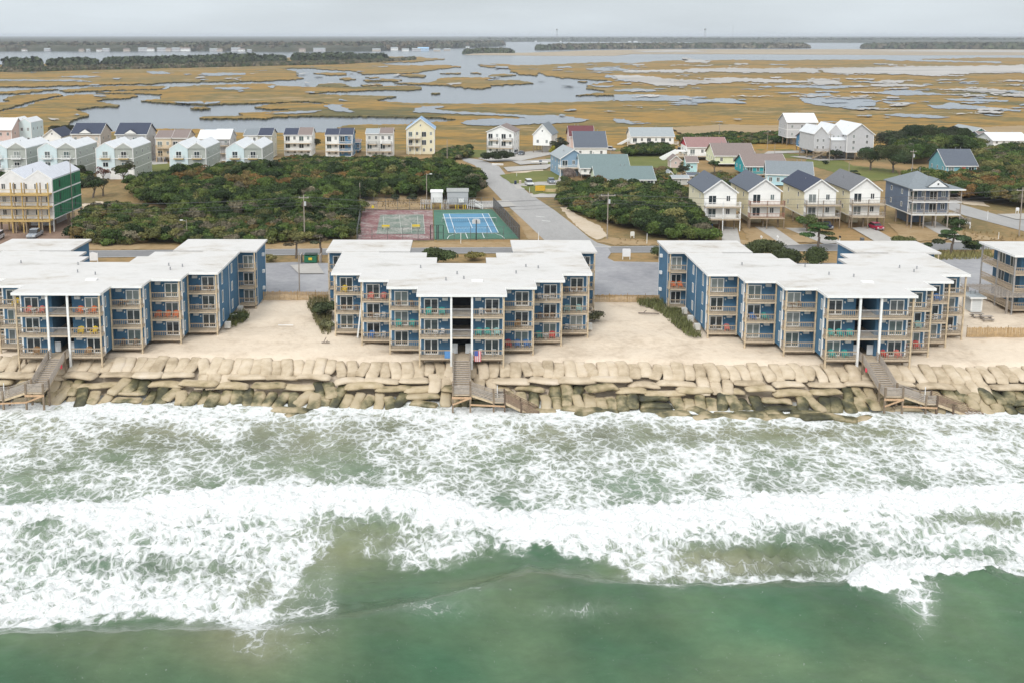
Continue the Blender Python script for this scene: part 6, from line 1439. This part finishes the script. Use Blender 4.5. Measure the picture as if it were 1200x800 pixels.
thicket('thicket', 'low scrub filling the yards beside the grey-green roofed houses', 'thicket', [(766, 208), (785, 204), (790, 224), (812, 226), (812, 232), (770, 228)], 1.8, 1.2, 2.6, (5, 3, 1, 1), 43, leaf=.38, dens=22)
def T(label, u, v, r, h, tone, seed, **k): return tree('tree', label, P(u, v), r, h, tone, seed, **k)
T('rust-tinged tree in front of the fourth duplex', 237, 216, 3.4, 5.6, (.12, .08, .035), 2)
T('rust and green tree in front of the fifth duplex, left', 279, 214, 3.3, 6.2, (.12, .075, .03), 3)
T('green tree in front of the fifth duplex, right', 290, 215, 2.9, 5.2, (.055, .07, .03), 4)
T('green tree in front of the third duplex', 145, 214, 3.3, 5.6, (.06, .075, .028), 5)
T('small reddish bare tree left of the third duplex', 121, 213, 2.4, 4.4, (.14, .085, .07), 6, dens=14)
T('green tree in front of the fourth duplex, left', 215, 212, 3.0, 5.2, (.06, .08, .028), 7)
T('leaning dark tree on the open dry grass', 109, 232, 3.3, 6.0, (.045, .055, .028), 8, lean=(.6, 0))
T('second dark tree on the open dry grass, nearer the thicket', 121, 230, 2.7, 5.0, (.07, .07, .04), 9)
T('dark tree right of the second duplex', 92, 214, 3.0, 5.2, (.045, .055, .028), 10)
T('round dark tree between the second and third duplexes', 66, 212, 2.8, 4.8, (.06, .07, .03), 11)
T('dark tree at the edge of the marsh behind the slate-roofed white house', 72, 163, 6, 5.6, (.035, .042, .022), 12, trunk=.3)
T('dark palm-like tree between the two veranda duplexes', 368, 180, 3.0, 6.0, (.06, .065, .035), 13)
T('round dark green tree beside the white three-storey house', 656, 186, 3.6, 7.4, (.05, .065, .035), 14)
T('big dark green oak in front of the big pale grey house, left', 1020, 200, 4.6, 7.8, (.05, .066, .03), 16)
T('big dark green oak in front of the big pale grey house, right', 1046, 203, 5.8, 8.6, (.055, .07, .032), 15)
T('bare brownish tree between the oaks', 1060, 192, 4.0, 7.0, (.14, .115, .085), 17, dens=14)
T('big dark oak close behind the pale grey house', 1048, 182, 6.0, 9.0, (.045, .058, .028), 18)
T('spreading dark oak on the ridge of trees', 1078, 178, 7.5, 10.5, (.04, .052, .026), 19)
T('dark oak at the right end of the ridge of trees', 1110, 178, 7.0, 9.5, (.042, .055, .026), 20)
T('dark evergreen shrub tree between the sheds', 800, 209, 2.4, 4.2, (.045, .06, .03), 21, trunk=.25)
T('small round tree beside the pale lime house', 837, 203, 2.0, 4.0, (.05, .065, .03), 22)
T('small tree on the lawn in front of the big pale grey house', 978, 188, 2.6, 4.2, (.05, .06, .035), 23)
T('light green pine shrub in front of the third cream house', 945, 272, 2.6, 3.4, (.09, .11, .04), 24, trunk=.25)
# wind-shaped pines
def pine(label, u, v, h, cl, tone, seed, lean=(.5, 0)): return tree('pine_tree', label, P(u, v), 3, h, tone, seed, trunk=.8, lean=lean, clumps=cl, flat=.42, cat='pine tree', dens=90, leaf=.3)
pine('wind-shaped flat pine in front of the slate-blue house', 1114, 299, 5.6, [(-2.8, 0, 2.8, 2.03, 0), (2.2, 0, 3.4, 2.29, 0), (-.2, 0, 4.6, 2.16, 0), (-4.3, .2, 2.0, 1.62, 0), (1.0, .5, 5.2, 1.49, 0), (3.6, .3, 2.3, 1.49, 0), (-1.3, .3, 3.8, 1.76, 0)], (.055, .075, .03), 51)
pine('green pine between the third cream house and the white roof', 958, 290, 5.4, [(-1.8, 0, 2.6, 2.03, 0), (1.6, 0, 3.0, 1.89, 0), (.2, 0, 4.4, 2.03, 0), (2.6, .2, 1.8, 1.49, 0), (-.8, .3, 3.6, 1.76, 0), (.8, .2, 5.0, 1.22, 0)], (.06, .085, .03), 52, lean=(.2, 0))
pine('thin sparse pine left of the green dumpster', 347, 303, 4.4, [(-1.2, 0, 2.8, 1.35, 0), (.9, 0, 3.3, 1.22, 0), (0, 0, 4.0, 1.22, 0)], (.09, .085, .05), 53, lean=(.2, 0))
pine('thin sparse pine right of the green dumpster', 376, 302, 4.8, [(-1.2, 0, 3.0, 1.35, 0), (1.0, 0, 3.6, 1.35, 0), (0, 0, 4.3, 1.22, 0)], (.08, .075, .045), 54, lean=(-.1, 0))
pine('small young pine behind the light blue house', 1000, 213, 4.0, [(-1, 0, 1.8, 1.62, 0), (1, 0, 2.2, 1.49, 0), (0, 0, 3.1, 1.35, 0)], (.05, .06, .03), 55, lean=(0, 0))
def S_(label, u, v, r, h, tone, seed, **k): return shrub('shrub', label, P(u, v), r, h, tone, seed, **k)
S_('big rounded dark shrub behind the middle blue building', 503, 311, 3.6, 3.4, (.06, .08, .03), 61); S_('rounded dark shrub right behind the middle building roof', 520, 312, 3.2, 3.0, (.055, .075, .028), 62)
S_('large rounded shrub behind the right blue building, left one', 893, 300, 4.2, 3.2, (.07, .085, .035), 63); S_('large rounded shrub behind the right blue building, middle one', 925, 313, 4.2, 3.4, (.06, .075, .03), 64); S_('large rounded shrub behind the right blue building, right one', 955, 314, 4.2, 3.8, (.06, .078, .03), 65)
S_('dark green shrub beside the flat pine', 1137, 297, 2.6, 3.2, (.04, .065, .03), 66); S_('yellow-green shrub at the end of the slate-blue house driveway', 1058, 288, 3.0, 1.8, (.13, .14, .05), 67)
S_('wide dark shrub mass at the curve of the side road, left part', 572, 190, 3.6, 3.6, (.035, .05, .022), 68); S_('wide dark shrub mass at the curve of the side road, middle part', 583, 190, 4.0, 4.4, (.035, .048, .022), 69); S_('wide dark shrub mass at the curve of the side road, right part', 593, 189, 3.2, 3.6, (.04, .052, .024), 70)
S_('bright yellow-green bush in front of the white piled house', 649, 183, 3.0, 4.2, (.30, .28, .03), 71)
S_('dark green shrubbery under the stairs of the slate-blue house', 1122, 267, 3.4, 2.4, (.05, .08, .03), 72)
S_('dark bush on the dry grass behind the courts, left', 464, 236, 1.8, 2.0, (.045, .06, .03), 73); S_('dark bush on the dry grass behind the courts, right', 482, 236, 1.9, 2.1, (.045, .06, .03), 74)
S_('olive bush at the left corner of the faded court', 412, 280, 2.0, 2.2, (.08, .095, .035), 75); S_('pale yellow bush on the verge behind the middle building', 556, 305, 2.6, 1.6, (.17, .15, .05), 76)
S_('yellowish tuft by the parking lot behind the left building', 318, 307, 2.0, 1.4, (.19, .17, .07), 77)
S_('dark green bush against the left corner of the middle building', 381, 373, 2.6, 2.6, (.06, .075, .035), 78); S_('olive brush below the dark bush at the middle building', 383, 386, 1.7, 1.4, (.12, .12, .06), 79)
S_('grey-green bush at the right corner of the middle building', 697, 377, 1.7, 1.7, (.11, .11, .06), 80); S_('dark green low bush against the side wall of the left building', 278, 376, 1.9, 1.2, (.07, .085, .035), 81)
S_('palm-like shrub left of the right building roof', 772, 303, 2.2, 2.4, (.06, .08, .03), 82); S_('small dark shrub on the lawn by the big grey houses, left', 946, 181, 1.4, 1.4, (.035, .05, .02), 83); S_('small dark shrub on the lawn by the big grey houses, right', 968, 193, 1.5, 1.4, (.03, .045, .02), 84)
S_('broad olive shrub in front of the blue-grey house deck', 663, 216, 2.2, 2.6, (.06, .08, .03), 85); S_('bare vine-covered thicket by the blue-grey house', 668, 212, 3.6, 3.6, (.20, .16, .14), 86, dens=26)
S_('brown bare bush on the yard by the sheds, left', 766, 204, 2.6, 2.0, (.19, .13, .08), 87); S_('brown bare bush on the yard by the sheds, right', 777, 202, 2.4, 2.0, (.16, .12, .06), 88)
# dune grass
def tufts(name, label, poly, r, seed, tone=(.16, .16, .06), h=.7, fill=.8):
    rnd = np.random.RandomState(seed); Vs = []; Cs = []
    for x, y in scatter(poly, r, seed, fill=fill):
        for _ in range(9):
            a = rnd.uniform(0, 6.28); q = rnd.uniform(.1, .5) * h; z = gz(y) + (.1 if y < 180 else 0); dx, dy = math.cos(a), math.sin(a)
            b = np.array([x + rnd.uniform(-.2, .2), y + rnd.uniform(-.2, .2), z]); w_ = np.array([-dy, dx, 0]) * .05; tp = b + np.array([dx * q, dy * q, h * rnd.uniform(.6, 1.1)])
            Vs.append(np.stack([b - w_, b + w_, tp + w_ * .3, tp - w_ * .3])); Cs.append(np.tile(np.array(tone) * rnd.uniform(.6, 1.4), (4, 1)))
    V = np.concatenate(Vs); C = np.concatenate(Cs)
    return tag(link(name, raw_mesh(name, V, np.arange(len(V)).reshape(-1, 4), C, LEAF)), label, 'grass', None, 'stuff')
tufts('dune_grass', 'dune grass along the side of the right blue building', [(745, 352), (775, 354), (800, 370), (812, 388), (822, 396), (808, 396), (790, 382), (772, 366), (748, 358)], .45, 3, (.14, .15, .06), .9)
tufts('dune_grass', 'dune grass at the left of the middle building', [(366, 350), (388, 350), (388, 394), (378, 392), (366, 372), (360, 358)], .5, 4, (.16, .15, .07), .8)
tufts('dune_grass', 'dune grass along the side of the left building', [(262, 372), (286, 366), (292, 372), (278, 384), (266, 384)], .45, 5, (.13, .14, .05), .7)
tufts('dune_grass', 'yellow verge grass along the parking lot at right', [(1070, 298), (1160, 296), (1165, 304), (1080, 306)], .6, 6, (.24, .22, .09), 1.0)
tufts('dune_grass', 'rough tall grass on the dry field around the courts', [(425, 244), (430, 236), (500, 234), (560, 237), (500, 243)], 1.5, 7, (.24, .17, .08), .6, .6)
tufts('dune_grass', 'rough tall grass in front of the cream and slate-blue houses', [(1100, 282), (1120, 268), (1200, 277), (1200, 283)], 1.5, 8, (.26, .19, .09), .6, .6)
tufts('dune_grass', 'rough tall grass right of the side road', [(725, 279), (830, 284), (830, 287), (725, 286)], 1.4, 9, (.24, .18, .09), .5, .4)
o = MB().bar((0, 0, .05), (3.2, -.7, .15), .16); o.bar((.8, -.1, .1), (1.4, .7, .3), .08); o = o.build('driftwood', mat((.16, .13, .11), .9, .3, 3)); o.location = P(748, 368) + Vector((0, 0, .1)); tag(o, 'dark driftwood branch on the sand right of the middle building', 'driftwood')
o = MB().bar((0, 0, .05), (1.2, -.3, .15), .12).bar((.3, 0, .1), (.6, .5, .7), .07).bar((.7, 0, .1), (.9, -.5, .5), .07).build('driftwood', mat((.16, .13, .11), .9, .3, 3)); o.location = P(377, 402) + Vector((0, 0, .05)); tag(o, 'small tangled driftwood on the sand left of the middle building', 'driftwood')
o = MB().box(0, 2.3, 0, .12, 0, .1).build('board', TRIM); o.location = P(326, 382.5) + Vector((0, 0, .15)); tag(o, 'white plank lying on the sand between the buildings', 'board')

# ------------------------------------------------------------------ poles, lines, signs
def pole(label, u, vb, vt, arm=0, lamp=0, trans=False, r=.14, cat='utility pole', name='utility_pole'):
    b = P(u, vb); h = PY(u, vt, b.y).z - b.z; t = thing(name, label, cat, b); MB().cone((0, 0, -.2), (0, 0, h), r, r * .65, 8).build('pole', mat((.30, .26, .22), .9, .2, 2), t)
    if arm:
        MB().box(-arm, arm, -.14, -.02, h - .75, h - .6).build('crossarm', WOODG, t)
        for x in (-arm + .15, 0, arm - .15): MB().cone((x, -.08, h - .6), (x, -.08, h - .35), .05, .04, 6).build('insulator', mat((.5, .5, .5), .3, .05), t)
    if lamp:
        MB().bar((0, 0, h - .4), (lamp, 0, h - .1), .07).build('lamp_arm', METAL, t); MB().box(lamp - .1 if lamp > 0 else lamp - .5, lamp + .5 if lamp > 0 else lamp + .1, -.14, .14, h - .22, h - .05).build('lamp_head', TRIM, t)
    if trans: MB().cone((.28, -.1, h - 2.4), (.28, -.1, h - 1.5), .22, .22, 10).build('transformer', mat((.5, .52, .53), .5, .1), t)
    return b + Vector((0, 0, h))
tops = [pole('utility pole at the left picture edge behind the blue building', -60, 286, 228, 1.2), pole('utility pole with a transformer in the scrub left of the courts', 357, 282, 228.5, 1.1, trans=True),
        pole('tall utility pole with a crossarm in front of the right thicket', 711.5, 280.5, 226, 1.6, trans=True), pole('tall leaning utility pole at the right edge beside the lane', 1194, 277, 220, 1.4), pole('utility pole beyond the right edge', 1500, 276, 215, 1.4)]
pole('street lamp pole in the scrub by the highway', 219.5, 284, 257.5, lamp=-.9, r=.09, cat='street lamp', name='street_lamp'); pole('utility pole rising from the thicket left of the courts', 422, 244, 214.5)
pole('tall lamp pole behind the white raised sheds', 500, 244, 203.5, lamp=.9, r=.13, cat='street lamp', name='street_lamp'); pole('grey utility pole on the parking lot between left and middle buildings', 351, 342, 296, r=.12)
pole('utility pole between the oaks and the slate-blue house', 1068, 212, 175.5, .9, trans=True); pole('utility pole at the marsh edge behind the pink roof', 842.5, 167, 144.5, .8); pole('lamp pole on the lawns by the three-storey grey house', 899, 176, 153.5, lamp=.7, r=.12, cat='street lamp', name='street_lamp')
pole('short utility pole on the lawns in front of the small blue house', 907.5, 186, 168, r=.12); pole('utility pole in front of the big pale grey house', 971.5, 192, 156, .8); pole('pale post beside the duplex under construction', 86, 262, 188, r=.13); pole('short post on the grass by the cream blue-roofed house', 524, 190, 163.5, r=.14)
pole('short post at the lawn edge right of the light blue house', 994.5, 206, 190, r=.12); pole('pale post right of the duplex under construction', 85, 282, 262, r=.09); pole('grey steel pole in front of the third cream house', 957, 272, 222, r=.1)
for k in range(len(tops) - 1):
    for dz, dx in ((-.4, -1.0), (-.4, 1.0), (-1.6, 0), (-2.3, .1)):
        a, b = tops[k] + Vector((dx, 0, dz)), tops[k + 1] + Vector((dx, 0, dz)); m = MB(); n = 14; pr = None
        for i in range(n + 1):
            q = i / n; p_ = a + (b - a) * q - Vector((0, 0, 4 * q * (1 - q) * 1.6)) - a
            if pr is not None: m.bar(pr, p_, .035)
            pr = p_
        o = m.build('power_line', mat((.10, .10, .11), .7, .05)); o.location = a
        side = {-1.0: 'left top', 1.0: 'right top', 0: 'upper middle', .1: 'lowest'}[dx]
        tag(o, f"{side} wire of the power line, " + ['first span from the left', 'second span past the courts', 'third span past the cream houses', 'last span leaving at the right'][k], 'power line', 'wires of the highway power line')
def sign(label, u, v, w=1.2, h=1.0, col=(.7, .7, .7), top=1.6, arch=False):
    t = thing('sign', label, 'sign', P(u, v)); pts = [(-w / 2, top - h), (w / 2, top - h), (w / 2, top - .15)] + ([(0, top + .1)] if arch else [(w / 2 - .1, top), (-w / 2 + .1, top)]) + [(-w / 2, top - .15)]
    MB().prism(pts, -.05, .05, 'y').build('panel', mat(col, .6, .05), t)
    for x in (-w / 2 + .1, w / 2 - .1): MB().box(x - .06, x + .06, .06, .16, 0, top - .1).build('post', TRIM, t)
sign('white arched board sign behind the left building', 109, 308, 2.0, 1.6, top=2.0, arch=True); sign('white arched board sign on the verge between the middle and right buildings', 734, 304.5, 1.6, 1.6, top=2.2)
sign('white sign board near the utility pole at the right thicket', 741, 279.5, .9, 1.0, (.66, .66, .6), top=1.5); sign('round white mailbox board near the leaning pole at right', 1192, 251, .8, .8, top=1.6)
for lb, u, v, hh in (('white post beside the first driveway of the side road', 620.5, 226, 1.4), ('thin white post on the lawn by the white car', 605.5, 207, 1.2), ('thin road marker post at the right side of the highway', 758, 286, 2.2), ('marker post in the dry grass behind the right blue building', 1170, 281, 1.6),
                     ('thin marker post on the verge in front of the tennis court', 540, 286, 2.4), ('thin marker post on the verge right of the tennis court', 631, 284, 2.2), ('thin sign post at the bend of the pale lane', 1157, 258, 2.2)):
    o = MB().cone((0, 0, 0), (0, 0, hh), .07, .06, 6).build('marker_post', TRIM); o.location = P(u, v); tag(o, lb, 'post')
for lb, u, v in (('white mailbox on a post in front of the second cream house, left', 892, 284), ('white mailbox on a post in front of the second cream house, right', 911, 284), ('dark mailbox on a post at the third driveway', 984, 284)):
    t = thing('mailbox', lb, 'mailbox', P(u, v)); MB().box(-.06, .06, -.06, .06, 0, 1.0).build('post', TRIM, t); MB().prism([(-.15, 1.0), (.15, 1.0), (.15, 1.25), (.08, 1.35), (-.08, 1.35), (-.15, 1.25)], -.3, .3, 'y').build('box', TRIM if 'white' in lb else DARK, t)
# yellow road-work boards, low barrier
t = thing('sign', 'yellow striped board sign beside the driveways', 'sign', P(633, 226)); MB().box(-1.4, 1.4, -.06, .04, .5, 2.0).build('panel', mat((.60, .36, .04), .7, .2, 3, stripe=(2, .5, .3)), t)
for x in (-1.2, 1.2): MB().box(x - .07, x + .07, .05, .15, 0, 1.9).build('post', WOOD, t)
o = MB().box(-2, 2, -.25, .25, .1, .9).build('timber_stack', mat((.56, .44, .24), .8, .2, 3)); o.location = P(645, 225.5); tag(o, 'low stack of pale timber right of the yellow board', 'timber stack')
# dumpster
t = thing('dumpster', 'green dumpster on the parking lot edge between two thin pines', 'dumpster', P(364.5, 308)); GD = mat((.02, .13, .07), .6, .15, 2)
MB().prism([(-.9, .2), (.9, .2), (1.05, 1.3), (.9, 1.7), (-.9, 1.5)], -1.2, 1.2, 'x').build('body', GD, t)
for s in (-1, 1): MB().box(s * .6 - .57, s * .6 + .57, -.95, .9, 1.72, 1.79).build('lid', mat((.03, .05, .04), .5, .1), t)
MB().box(-.35, .35, -1.0, -.98, .7, 1.2).build('label_plate', YEL, t)
for s in (-1, 1): MB().box(s * 1.9 - .08, s * 1.9 + .08, -1.2, 1.2, 0, 1.7).build('enclosure_post', WOODG, t)
# bins
for lb, u, v, cc in (('blue wheeled bin beneath the first cream house', 833, 268.5, (.02, .09, .42)), ('dark wheeled bin at the side road kerb', 604, 216.5, (.02, .03, .07)), ('pale wheeled bin beside the dark bin at the side road', 609.5, 216, (.5, .42, .34)), ('grey wheeled bin by the fourth driveway', 1010, 285, (.12, .12, .12))):
    t = thing('wheeled_bin', lb, 'bin', P(u, v)); m_ = mat(cc, .5, .1); MB().prism([(-.32, .08), (.3, .08), (.38, 1.0), (-.4, 1.0)], -.33, .33, 'x').build('body', m_, t); MB().prism([(-.44, 1.0), (.42, 1.0), (.3, 1.12), (-.4, 1.1)], -.36, .36, 'x').build('lid', m_, t)
    for s in (-1, 1): MB().cone((s * .3, .28, .12), (s * .38, .28, .12), .12, .12, 10).build('wheel', DARK, t)

# ------------------------------------------------------------------ vehicles
def car(label, pt, rz, col, kind='car', name='parked_car', cat='car', floor=0):
    L_, W_ = (4.6, 1.85) if kind != 'pickup' else (5.5, 1.95); b = P(*pt); t = thing(name, label, cat, b + Vector((0, 0, .07 + floor)), rz); pm = mat(col, .3, .04, 1, metal=.2, name='car_paint')
    prof = [(-L_ / 2, .35), (-L_ / 2 + .05, .78), (-L_ / 2 + 1.05, .95), (L_ / 2 - .55 if kind != 'pickup' else L_ / 2, .98), (L_ / 2, .85), (L_ / 2, .38), (L_ / 2 - .5, .28), (-L_ / 2 + .4, .28)]
    MB().prism(prof, -W_ / 2, W_ / 2, 'x').build('body', pm, t)
    cab = {'car': [(-1.2, .95), (-.55, 1.45), (1.0, 1.47), (1.75, .98)], 'suv': [(-1.2, .95), (-.6, 1.7), (1.9, 1.68), (2.15, .97)], 'pickup': [(-1.3, .95), (-.7, 1.75), (.9, 1.75), (1.1, .98)]}[kind]
    g = [(y, z) for y, z in cab]; MB().prism(g, -W_ / 2 + .12, W_ / 2 - .12, 'x').build('glasshouse', mat((.02, .025, .03), .1, .05, spec=.6), t)
    MB().prism([(cab[1][0] - .02, cab[1][1] - .02), (cab[2][0] + .02, cab[2][1] - .02), (cab[2][0] - .02, cab[2][1] + .06), (cab[1][0] + .05, cab[1][1] + .06)], -W_ / 2 + .14, W_ / 2 - .14, 'x').build('roof_panel', pm, t)
    if kind == 'pickup': MB().box(-W_ / 2 + .15, W_ / 2 - .15, 1.3, L_ / 2 - .15, .99, 1.0).build('cargo_bed', DARK, t)
    for s in (-1, 1):
        for y in (-L_ / 2 + .85, L_ / 2 - .85):
            o = MB().cone((s * (W_ / 2 - .2), y, .33), (s * (W_ / 2 + .03), y, .33), .33, .33, 14).build('wheel', DARK, t); MB().cone((s * (W_ / 2 + .03), y, .33), (s * (W_ / 2 + .05), y, .33), .18, .18, 10).build('rim', METAL, o)
        MB().box(s * .62 - .2, s * .62 + .2, -L_ / 2 - .03, -L_ / 2 + .03, .6, .76).build('headlight', mat((.75, .75, .72), .2, .02), t)
        MB().box(s * .7 - .15, s * .7 + .15, L_ / 2 - .03, L_ / 2 + .03, .62, .8).build('tail_light', mat((.35, .02, .02), .3, .02), t)
    MB().box(-W_ / 2 + .1, W_ / 2 - .1, -L_ / 2 - .05, -L_ / 2 + .02, .35, .52).build('bumper', METAL, t)
    return t
car('silver grey pickup in front of the duplex under construction', (41, 278), R(4), (.36, .40, .44), 'pickup', 'pickup_truck', 'pickup'); car('white suv at the left edge beside the building site', (-3, 281), R(8), (.62, .63, .64), 'suv')
car('white suv parked on the driveway by the side road', (620, 217.5), R(8), (.66, .67, .67), 'suv'); car('grey car parked on the driveway beside the white suv', (646, 215), R(4), (.20, .23, .27), 'car')
car('red car parked beneath the fourth cream house', (1026, 269), R(6), (.42, .02, .06), 'car'); car('silver car beneath the white three-storey house', (603, 181), R(-20), (.34, .37, .40), 'suv'); car('dark car beside the silver car at the white house', (611, 182), R(-15), (.08, .10, .13), 'car')
car('white car behind the slate-roofed house', (715, 177), R(60), (.60, .62, .64), 'suv'); car('dark blue car beneath the third cream house', (968, 268), R(0), (.03, .04, .08), 'car')
# covered boat on a trailer and a small skiff
t = thing('boat', 'small white boat on a trailer beside the driveways', 'boat', P(632, 193), R(85))
MB().prism([(-.9, .9), (-.6, .35), (.6, .35), (.9, .9)], -3.0, 1.8, 'y').build('hull', WHITE, t); m = MB(); m.add([(-.9, 1.8, .9), (.9, 1.8, .9), (.6, 1.8, .35), (-.6, 1.8, .35), (0, 3.2, .95)], [(0, 1, 4), (1, 2, 4), (2, 3, 4), (3, 0, 4), (0, 3, 2, 1)]); m.build('bow', WHITE, t)
MB().box(-.35, .35, -.9, .1, .9, 1.5).build('console', mat((.12, .14, .16), .4, .1), t)
m = MB(); m.box(-.5, .5, -2.5, 2.8, .2, .3); m.build('trailer', METAL, t)
for s in (-1, 1): MB().cone((s * .85, -.5, .3), (s * 1.05, -.5, .3), .3, .3, 10).build('wheel', DARK, t)
o = MB().prism([(-.5, 0), (.5, 0), (.7, .5), (-.7, .5)], -2.0, 2.0, 'y').build('skiff', WHITE); o.location = P(583, 194); o.rotation_euler.z = R(80); tag(o, 'small white skiff lying on the grass at the road curve', 'boat')
# picnic tables near the pergola
for lb, u, v in (('picnic table behind the fence beside the pergola, left', 1145, 373), ('picnic table behind the fence beside the pergola, right', 1156, 376)):
    t = thing('picnic_table', lb, 'table', P(u, v)); MB().box(-.9, .9, -.38, .38, .72, .78).build('table_top', WOODG, t)
    for s in (-1, 1): MB().box(-.9, .9, s * .7 - .14, s * .7 + .14, .42, .47).build('bench', WOODG, t); MB().box(s * .65 - .05, s * .65 + .05, -.8, .8, .3, .42).build('leg', WOODG, t); MB().bar((s * .65, -.5, 0), (s * .65, .0, .72), .08).build('leg', WOODG, t); MB().bar((s * .65, .5, 0), (s * .65, .0, .72), .08).build('leg', WOODG, t)
# far waterfront houses and water tower
RF = random.Random(4)
def far_house(lb, u, v, w, h, d=10, col=WHITE, rf=None):
    b = P(u, v, .5); t = thing('waterfront_house', lb, 'house', b, 0, 'far waterfront houses')
    h *= .62; MB().box(-w / 2, w / 2, 0, d, 0, h).build('wall', col, t)
    MB().prism([(-.5, h), (d / 2, h + 3), (d + .5, h), (d + .5, h + .3), (d / 2, h + 3.3), (-.5, h + .3)], -w / 2 - .5, w / 2 + .5, 'x').build('roof', rf or LGREY, t)
    m = MB(); n = max(2, int(w / 4))
    for i in range(n): m.box(-w / 2 + w * (i + .3) / n, -w / 2 + w * (i + .6) / n, -.1, -.02, h * .45, h * .75)
    m.build('window_row', DARK, t)
n_ = 0
ordn = lambda k: ['first', 'second', 'third', 'fourth', 'fifth', 'sixth', 'seventh', 'eighth', 'ninth', 'tenth', 'eleventh', 'twelfth', 'thirteenth', 'fourteenth', 'fifteenth', 'sixteenth', 'seventeenth', 'eighteenth', 'nineteenth', 'twentieth'][k]
for i, (u, v, w, h) in enumerate([(28, 60.2, 14, 6), (55, 60.2, 18, 9), (95, 60.6, 14, 7), (103, 60.6, 10, 7), (116, 60.6, 16, 7), (124, 60.6, 20, 10), (148, 60.5, 18, 8), (167, 60.2, 26, 12), (176, 60.2, 22, 11), (189, 60.3, 26, 12), (197, 60.3, 18, 10), (206, 60.3, 24, 12), (217, 60.3, 28, 12), (250, 60.6, 22, 9), (257, 60.6, 16, 8), (276, 60.6, 26, 13), (283, 60.7, 18, 9), (292, 60.8, 12, 6), (354, 60.8, 18, 10), (374, 60.8, 34, 12)]):
    far_house(f'small pale house on the far left shore, {ordn(i)} from the left', u, v, w, h, col=[OFFW, GREYW, BEIGE, GREYW][i % 4], rf=LGREY if i % 2 else TAUPE)
for i, (u, v, w, h, c_) in enumerate([(402, 59.4, 14, 6, WHITE), (412, 60.0, 16, 7, OFFW), (441, 60.4, 24, 8, BEIGE), (462, 59.4, 22, 11, WHITE), (475, 60.4, 20, 8, OFFW), (488, 60.2, 26, 9, GREYW), (496, 59.8, 34, 12, siding((.45, .58, .72))), (512, 60.4, 20, 7, BEIGE), (524, 59.6, 20, 6, BEIGE), (548, 56.6, 14, 5, OFFW)]):
    far_house(f'waterfront building on the peninsula left of the inlet, {ordn(i)} from the left', u, v, w, h, 14, c_, rf=metal((.30, .50, .70), 0) if i == 6 else None)
for i, (u, v, w, h) in enumerate([(628, 49.2, 16, 7), (657, 49.4, 14, 6), (738, 49.6, 20, 7), (745, 49.6, 26, 8)]): far_house(f'white speck of a house on the far right shore, {ordn(i)} from the left', u, v, w, h)
def tower(lb, u, v, h, r):
    b = P(u, v, 10); t = thing('water_tower', lb, 'tower', b)
    for k in range(5): a = 6.283 * k / 5; MB().cone((r * .9 * math.cos(a), r * .9 * math.sin(a), 0), (r * .7 * math.cos(a), r * .7 * math.sin(a), h - r), .6, .6, 6).build('leg', METAL, t)
    MB().cone((0, 0, h - r), (0, 0, h), r, r, 14).build('tank', METAL, t); MB().cone((0, 0, h), (0, 0, h + r * .5), r, .3, 14).build('cap', METAL, t)
tower('water tower on the horizon above the inlet', 652.5, 47, 85, 7); tower('water tower on the horizon at right', 826, 47, 88, 9)
o = MB().cone((0, 0, 0), (0, 0, 120), 1.2, .6, 6).build('radio_mast', METAL); o.location = P(858.5, 47, 10); tag(o, 'thin radio mast on the horizon right of the water tower', 'mast')

thicket('thicket', 'bushes in front of the third to fifth mint duplexes', 'thicket', [(196, 212), (310, 210), (312, 216), (198, 219)], 2.2, 2.0, 4.4, (7, 2, 2, .5), 44, leaf=.42, dens=22)
thicket('thicket', 'dark bushes between the second and third mint duplexes', 'thicket', [(84, 212), (104, 211), (108, 220), (86, 222)], 2.2, 2.0, 4.2, (8, 2, .5, .5), 45, leaf=.42, dens=22)

thicket('bare_brush', 'grey bare twiggy brush along the front edge of the main thicket', 'brush', [(225, 272), (300, 262), (412, 262), (414, 272), (300, 276), (230, 280)], 2.0, 2.2, 4.0, (1.2, 2, 0, 6), 46, leaf=.3, dens=26, fill=.6)

# cars and clutter on the building lots
car('white car parked beside the cream house with the blue roof', (521, 186), R(70), (.62, .63, .63), 'car'); car('grey suv parked in front of the long white house', (800, 178), R(80), (.24, .26, .28), 'suv')
# ------------------------------------------------------------------ haze
hb = MB().box(-27000, 27000, -400, 31000, -4, 62)
hm = bpy.data.materials.new('haze_air'); hm.use_nodes = True; ht = hm.node_tree; ht.nodes.clear()
ho = ht.nodes.new('ShaderNodeOutputMaterial'); hv = ht.nodes.new('ShaderNodeVolumePrincipled')
hv.inputs['Color'].default_value = (.80, .86, .93, 1); hv.inputs['Density'].default_value = 7.5e-5
ht.links.new(hv.outputs[0], ho.inputs['Volume'])
tag(hb.build('haze', hm), 'thin pale sea haze over the whole sound', 'haze', None, 'stuff')
